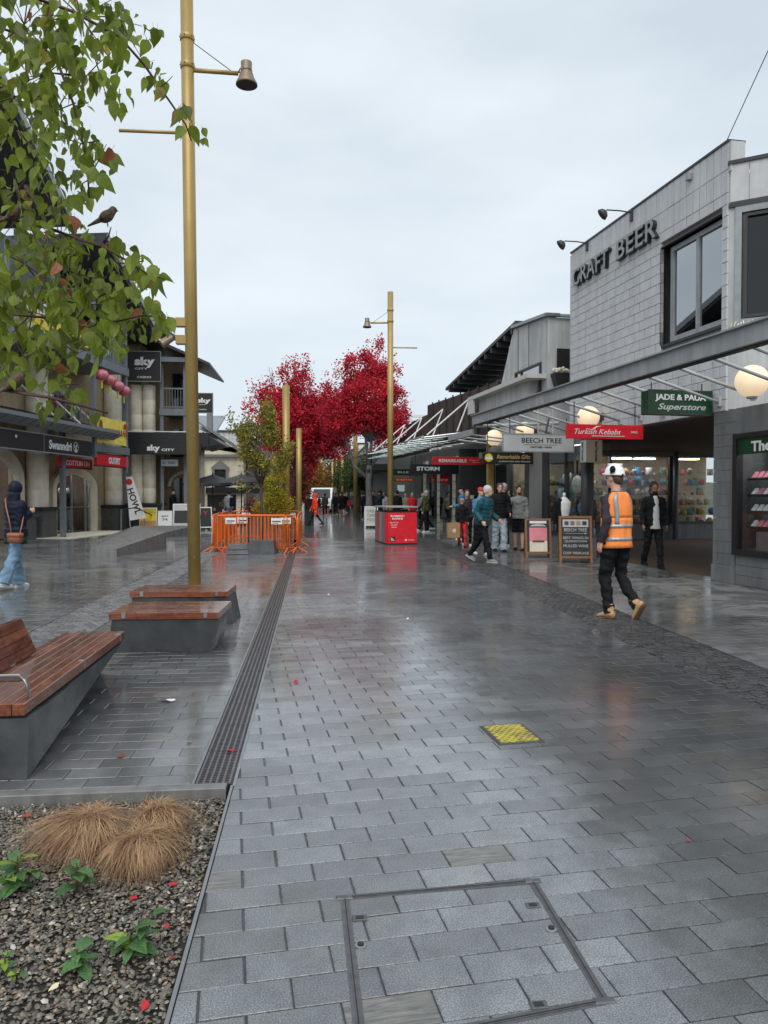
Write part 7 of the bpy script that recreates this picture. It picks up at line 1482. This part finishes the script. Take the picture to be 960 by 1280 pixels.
# --- group
ppl = 'people walking under the shop canopies'
person('young man in black puffer jacket and pale baggy jeans behind the man in teal', 4.95, 19.3, 175, 1.8, dict(aL=6, kL=4, aR=-6, kR=12, bL=6, eL=50, bR=6, eR=50), top=('cloth_black', 'puffer'), bottom=('denim_pale', 'wide'), shoe='cloth_black', hair=('hair_brown', 'short'), vox=.016, bulk=1.08, group=ppl)
person('bearded man in light grey hoodie and black shorts holding a hand to his ear', 5.55, 19.6, 160, 1.74, dict(aL=8, kL=5, aR=-6, kR=10, bR=60, eR=105, cR=12, bL=0, eL=20, head=20), top=('cloth_grey', 'hoodie'), bottom=('cloth_black', 'shorts'), shoe='cloth_black', hair=('hair_dark', 'short'), vox=.016, bulk=1.1, extra='beard', group=ppl)
person('child in black jacket and red trousers with grey cap carrying a paper bag', 4.28, 21.0, 170, 1.42, dict(aL=14, kL=4, aR=-12, kR=18, bL=4, eL=22, bR=8, eR=20, head=-20), top=('cloth_black', 'jacket'), bottom=('cloth_red', 'slim'), shoe='cloth_black', hair=('cloth_tan', 'cap'), vox=.016, bulk=.95, group=ppl)
t = thing('paper_bag', 'brown paper carrier bag held by the child', 'bag', (3.98, 20.75, .3), R(15)); b = MB(); b.hexa([(-.17, -.07, 0), (.17, -.07, 0), (.17, .07, 0), (-.17, .07, 0)], [(-.19, -.05, .42), (.19, -.05, .42), (.19, .05, .42), (-.19, .05, .42)]); b.build('bag', 'kraft', t)
b = MB(); b.tube([(-.08, 0, .41), (-.06, 0, .5), (.06, 0, .5), (.08, 0, .41)], .007, 5); b.build('handle', 'kraft', t); b = MB(); b.ell((0, -.066, .2), (.06, .004, .06), 12, 6); b.build('printed_mark', 'cream', t)
person('woman in grey top and black leggings with white trainers beside the red cap', 4.55, 21.6, 172, 1.64, dict(aL=6, kL=4, aR=-6, kR=10, bR=8, eR=70), top=('cloth_charcoal', 'hoodie'), bottom=('cloth_black', 'leggings'), shoe='white_shoe', hair=('hair_brown', 'bun'), vox=.018, bulk=.9, fem=True, group=ppl)
person('man in bright red cap and blue-grey jacket behind the man in teal', 4.2, 18.3, 195, 1.7, dict(aL=10, kL=5, aR=-8, kR=12, bR=10, eR=80, head=10), top=('cloth_blue', 'jacket'), bottom=('cloth_black', 'trousers'), shoe='white_shoe', hair=('petal', 'cap'), vox=.014, group=ppl)
person('man in dark coat with grey hair behind the young man in black', 5.5, 21.0, 20, 1.82, dict(), top=('cloth_black', 'jacket'), bottom=('cloth_charcoal', 'trousers'), hair=('hair_grey', 'short'), vox=.02, group=ppl)
person('man in blue jacket and dark cap seen in profile near the railing', 5.02, 24.6, 70, 1.78, dict(aL=4, bR=20, eR=60), top=('cloth_blue', 'jacket'), bottom=('cloth_olive', 'trousers'), hair=('cloth_black', 'cap'), vox=.02, group=ppl)
person('woman in light grey jacket and black leggings with white shoes walking toward the viewer', 5.0, 33.5, 178, 1.68, dict(WALK, bL=8, bR=8, eL=50, eR=50), top=('cloth_grey', 'jacket'), bottom=('cloth_black', 'leggings'), shoe='white_shoe', hair=('hair_dark', 'long'), vox=.02, fem=True, group=ppl)
person('person in dark red jacket by the far end of the red bin', 4.45, 33.0, 185, 1.7, dict(WALK), top=('cloth_red', 'jacket'), bottom=('cloth_black', 'trousers'), hair=('hair_dark', 'short'), vox=.014, group=ppl)
person('person in black standing just behind the red bin', 3.95, 34.5, 10, 1.72, {}, top=('cloth_black', 'coat'), vox=.018, group=ppl)
person('dark-haired person in navy jacket right of the near light pole', 4.2, 37.0, 170, 1.7, {}, top=('cloth_navy', 'jacket'), vox=.018, group=ppl)
person('person in long navy coat seen from behind right of the maple trunk', 3.35, 37.0, 10, 1.78, dict(aL=5, aR=-5), top=('cloth_navy', 'coat'), vox=.018, group=ppl)
person('person in black at the flat awning beyond the maple trunk', 3.55, 43.5, 175, 1.72, {}, top=('cloth_black', 'jacket'), vox=.02, group=ppl)
person('person in brown jacket in the crowd at the flat awning', 4.1, 42.5, 180, 1.7, {}, top=('cloth_tan', 'jacket'), vox=.02, group=ppl)
person('person in charcoal clothes between the bin and the maple trunk', 3.75, 40.5, 0, 1.7, {}, top=('cloth_charcoal', 'jacket'), vox=.02, group=ppl)
person('dark-clad person with pale hair standing by the far shop window', 4.6, 29.8, 60, 1.68, {}, top=('cloth_olive', 'jacket'), hair=('hair_grey', 'short'), vox=.014, group=ppl)
for x_, y_, f_, h_, tm_, l_ in ((3.1, 39.5, 160, 1.72, 'cloth_charcoal', 'person in charcoal jacket just left of the near light pole'), (3.6, 36.0, 20, 1.65, 'cloth_grey', 'person in grey jacket directly behind the red bin'), (4.1, 39.0, 185, 1.75, 'cloth_black', 'tall person in black in the crowd right of the light pole'),
        (4.6, 36.5, 170, 1.68, 'cloth_tan', 'person in sandy jacket at the far shop windows'), (4.75, 31.0, 100, 1.7, 'cloth_charcoal', 'person in dark grey beside the pale-haired one by the far shop window'), (3.2, 45.5, 0, 1.74, 'cloth_navy', 'person in navy jacket far along the right footpath')):
    person(l_, x_, y_, f_, h_, dict(WALK), top=(tm_, 'jacket'), vox=.02, group=ppl)
# --- lane walkers
lane = 'people walking in the lane far ahead'
t, *_ = person('person in bright orange-red hooded raincoat and black trousers crossing the lane', .15, 36.8, 95, 1.62, dict(aL=24, kL=5, aR=-22, kR=14, bL=-14, bR=14, eL=20, eR=20), top=('cloth_orange', 'coat'), bottom=('cloth_black', 'slim'), shoe='cloth_black', hair=('cloth_orange', 'hood'), vox=.02, group=lane)
b = MB(); b.bbox(-.15, .15, -.28, -.14, .95, 1.35, .04); b.build('backpack', 'cloth_black', t)
person('person in olive coat walking away in the lane', .93, 54, 0, 1.68, WALK, top=('cloth_olive', 'coat'), vox=.02, group=lane)
person('person in black jacket just right of the olive coat', 1.75, 55.5, 0, 1.72, WALK, top=('cloth_black', 'jacket'), vox=.02, group=lane)
t, *_ = person('broad person in black coat with bare legs walking away', 2.15, 54, 5, 1.8, WALK, top=('cloth_black', 'coat'), bottom=('cloth_black', 'shorts'), vox=.02, bulk=1.15, group=lane)
t, *_ = person('person in dark clothes carrying a red bag by the golden post', 2.85, 64, 180, 1.7, WALK, top=('cloth_black', 'jacket'), vox=.016, group=lane)
b = MB(); b.bbox(-.5, -.15, .05, .3, .55, 1.05, .05); b.build('red_bag', 'cloth_red', t)
person('small distant person in dark coat beyond the white van', 1.9, 78, 0, 1.75, {}, top=('cloth_charcoal', 'coat'), vox=.026, group=lane)
# --- left side people
person('man in dark cap and black jacket behind the casino boards', -6.2, 34.0, -100, 1.76, dict(bR=20, eR=60), top=('cloth_black', 'jacket'), hair=('cloth_charcoal', 'cap'), vox=.02)
person('dark-haired man in navy jacket facing away, left of the golden pole', -5.45, 34.2, 20, 1.76, {}, top=('cloth_navy', 'jacket'), vox=.02)
t, *_ = person('person in pale jacket with navy backpack at the cafe under the umbrella', -4.0, 36.5, 30, 1.72, {}, top=('offwhite', 'jacket'), bottom=('denim', 'trousers'), vox=.016)
b = MB(); b.bbox(-.02, .22, -.26, -.1, .95, 1.4, .04); b.build('backpack', 'cloth_navy', t)
# --- mannequins
def mannequin(x, y, z, rz, label, top, bottom, headless=False, head='offwhite', sc=1):
    t, J, off, s, up, hp = person(label, x, y, rz, 1.76*sc, dict(cL=10, cR=10, eL=8, eR=8), skin=head, top=top, bottom=bottom, shoe=head, hair=(head, 'none'), vox=.018, z=z)
    t.name = 'mannequin'; t['category'] = 'mannequin'; t['group'] = 'shop mannequins'
    for ch in [o for o in COL.objects if o.parent == t and o.name.startswith(('eye',))]: bpy.data.objects.remove(ch)
    return t
p_ = lw(-.95, 3.45); mannequin(p_[0], p_[1], .03, 150, 'white-headed mannequin in dark waistcoat and green trousers behind the arched door', ('cloth_charcoal', 'shirt'), ('cloth_teal', 'wide'))
p_ = lw(-1.0, 4.15); mannequin(p_[0], p_[1], .03, 160, 'white-headed mannequin in black top and pale jeans behind the arched shop door', ('cloth_black', 'jacket'), ('denim_pale', 'wide'))
t = thing('dress_form', 'headless white and black dress form with pink tag outside the gift shop', 'mannequin', toworld(-.35, 5.55, 0), R(170))
q = MB(); q.tube([(0, 0, .85), (0, 0, 1.0), (0, 0, 1.15), (0, 0, 1.32), (0, 0, 1.42), (0, 0, 1.46)], [(.15, .1), (.12, .09), (.15, .11), (.17, .1), (.08, .06), (.045, .045)], 16); inst(blob(q, .012, 'white', 2), 'torso', t)
q = MB(); q.tube([(0, 0, 1.45), (0, 0, 1.56)], [.04, .03], 10); q.build('neck', 'white', t, True); q = MB(); q.tube([(.1, -.02, .6), (.11, -.02, 1.0), (.12, -.02, 1.3), (.08, 0, 1.42)], [(.08, .1), (.08, .11), (.09, .115), (.06, .07)], 12); q.tube([(.19, 0, 1.35), (.24, 0, 1.1), (.24, .03, .8)], [.06, .05, .04], 10); inst(blob(q, .014, 'cloth_black', 2), 'black_half_jacket', t)
q = MB(); q.rod((0, 0, 0), (0, 0, .9), .02); q.lathe([(.18, 0), (.16, .03)], (0, 0, 0), 14); q.build('stand', 'frame_dark', t); q = MB(); q.box(-.13, .04, .12, .13, .72, .93); q.build('pink_tag', 'pink', t)

# ============================================================ VEHICLES FAR AWAY
def van(x, y, rz, label):
    t = thing('white_van', label, 'van', (x, y, 0), rz)
    b = MB(); prof = [(-2.6, .3), (2.4, .3), (2.5, .6), (2.45, 1.0), (1.6, 1.25), (.9, 2.05), (.6, 2.15), (-2.4, 2.2), (-2.6, 1.9)]; b.prism([(p[0], p[1]) for p in prof], -.95, .95, 'x'); b.build('body', 'car_white', t)
    b = MB(); b.hexa([(-.8, 1.62, 1.27), (.8, 1.62, 1.27), (.72, .95, 2.0), (-.72, .95, 2.0)], [(-.8, 1.66, 1.29), (.8, 1.66, 1.29), (.72, .99, 2.03), (-.72, .99, 2.03)]); b.build('windscreen', 'window_far', t)
    for sg in (-1, 1):
        b = MB(); b.box(sg*.955-.01, sg*.955+.01, .0, 1.1, 1.25, 1.8); b.build('side_window', 'window_far', t)
        b = MB(); b.bbox(sg*.7-.15, sg*.7+.15, 2.44, 2.5, .75, .95); b.build('headlight', 'offwhite', t)
        for y_ in (-1.6, 1.65): b = MB(); b.lathe([(.34, -.1), (.36, -.08), (.36, .08), (.34, .1)], (0, 0, 0), 16); b.xf(Matrix.Translation((sg*.88, y_, .36)) @ Matrix.Rotation(R(90), 4, 'Y')); w_ = b.build('wheel', 'tyre', t, True); b = MB(); b.lathe([(.2, -.11), (.2, .11)], (0, 0, 0), 12); b.xf(Matrix.Translation((sg*.88, y_, .36)) @ Matrix.Rotation(R(90), 4, 'Y')); b.build('rim', 'steel', w_)
    b = MB(); b.bbox(-.85, .85, 2.46, 2.56, .35, .6); b.build('bumper', 'dark', t); b = MB(); b.box(-.4, .4, 2.48, 2.52, .68, .8); b.build('grille', 'dark', t)
van(1.0, 66.5, R(172), 'white van parked facing the viewer in the lane under the trees')
for i, (x, y, m_, l) in enumerate(((3.2, 96, 'steel_blue', 'dark blue-grey parked car at the far end of the street'), (4.6, 95, 'car_white', 'pale parked car at the far end beside the blue-grey one'), (1.6, 97, 'cloth_red', 'small red parked car at the far end of the street'))):
    t = thing('parked_car', l, 'car', (x, y, 0), R(10)); b = MB(); b.prism([(-2, .3), (2, .3), (2.05, .7), (1.3, .9), (.7, 1.4), (-1.2, 1.42), (-2, .95)], -.85, .85, 'x'); b.build('body', m_, t)
    b = MB(); b.prism([(1.25, .92), (.72, 1.36), (-1.15, 1.38), (-1.75, .98)], -.86, .86, 'x'); b.build('windows', 'window_far', t)
    for sg in (-1, 1):
        for y_ in (-1.25, 1.3): b = MB(); b.lathe([(.3, -.1), (.3, .1)], (0, 0, 0), 12); b.xf(Matrix.Translation((sg*.78, y_, .3)) @ Matrix.Rotation(R(90), 4, 'Y')); b.build('wheel', 'tyre', t)
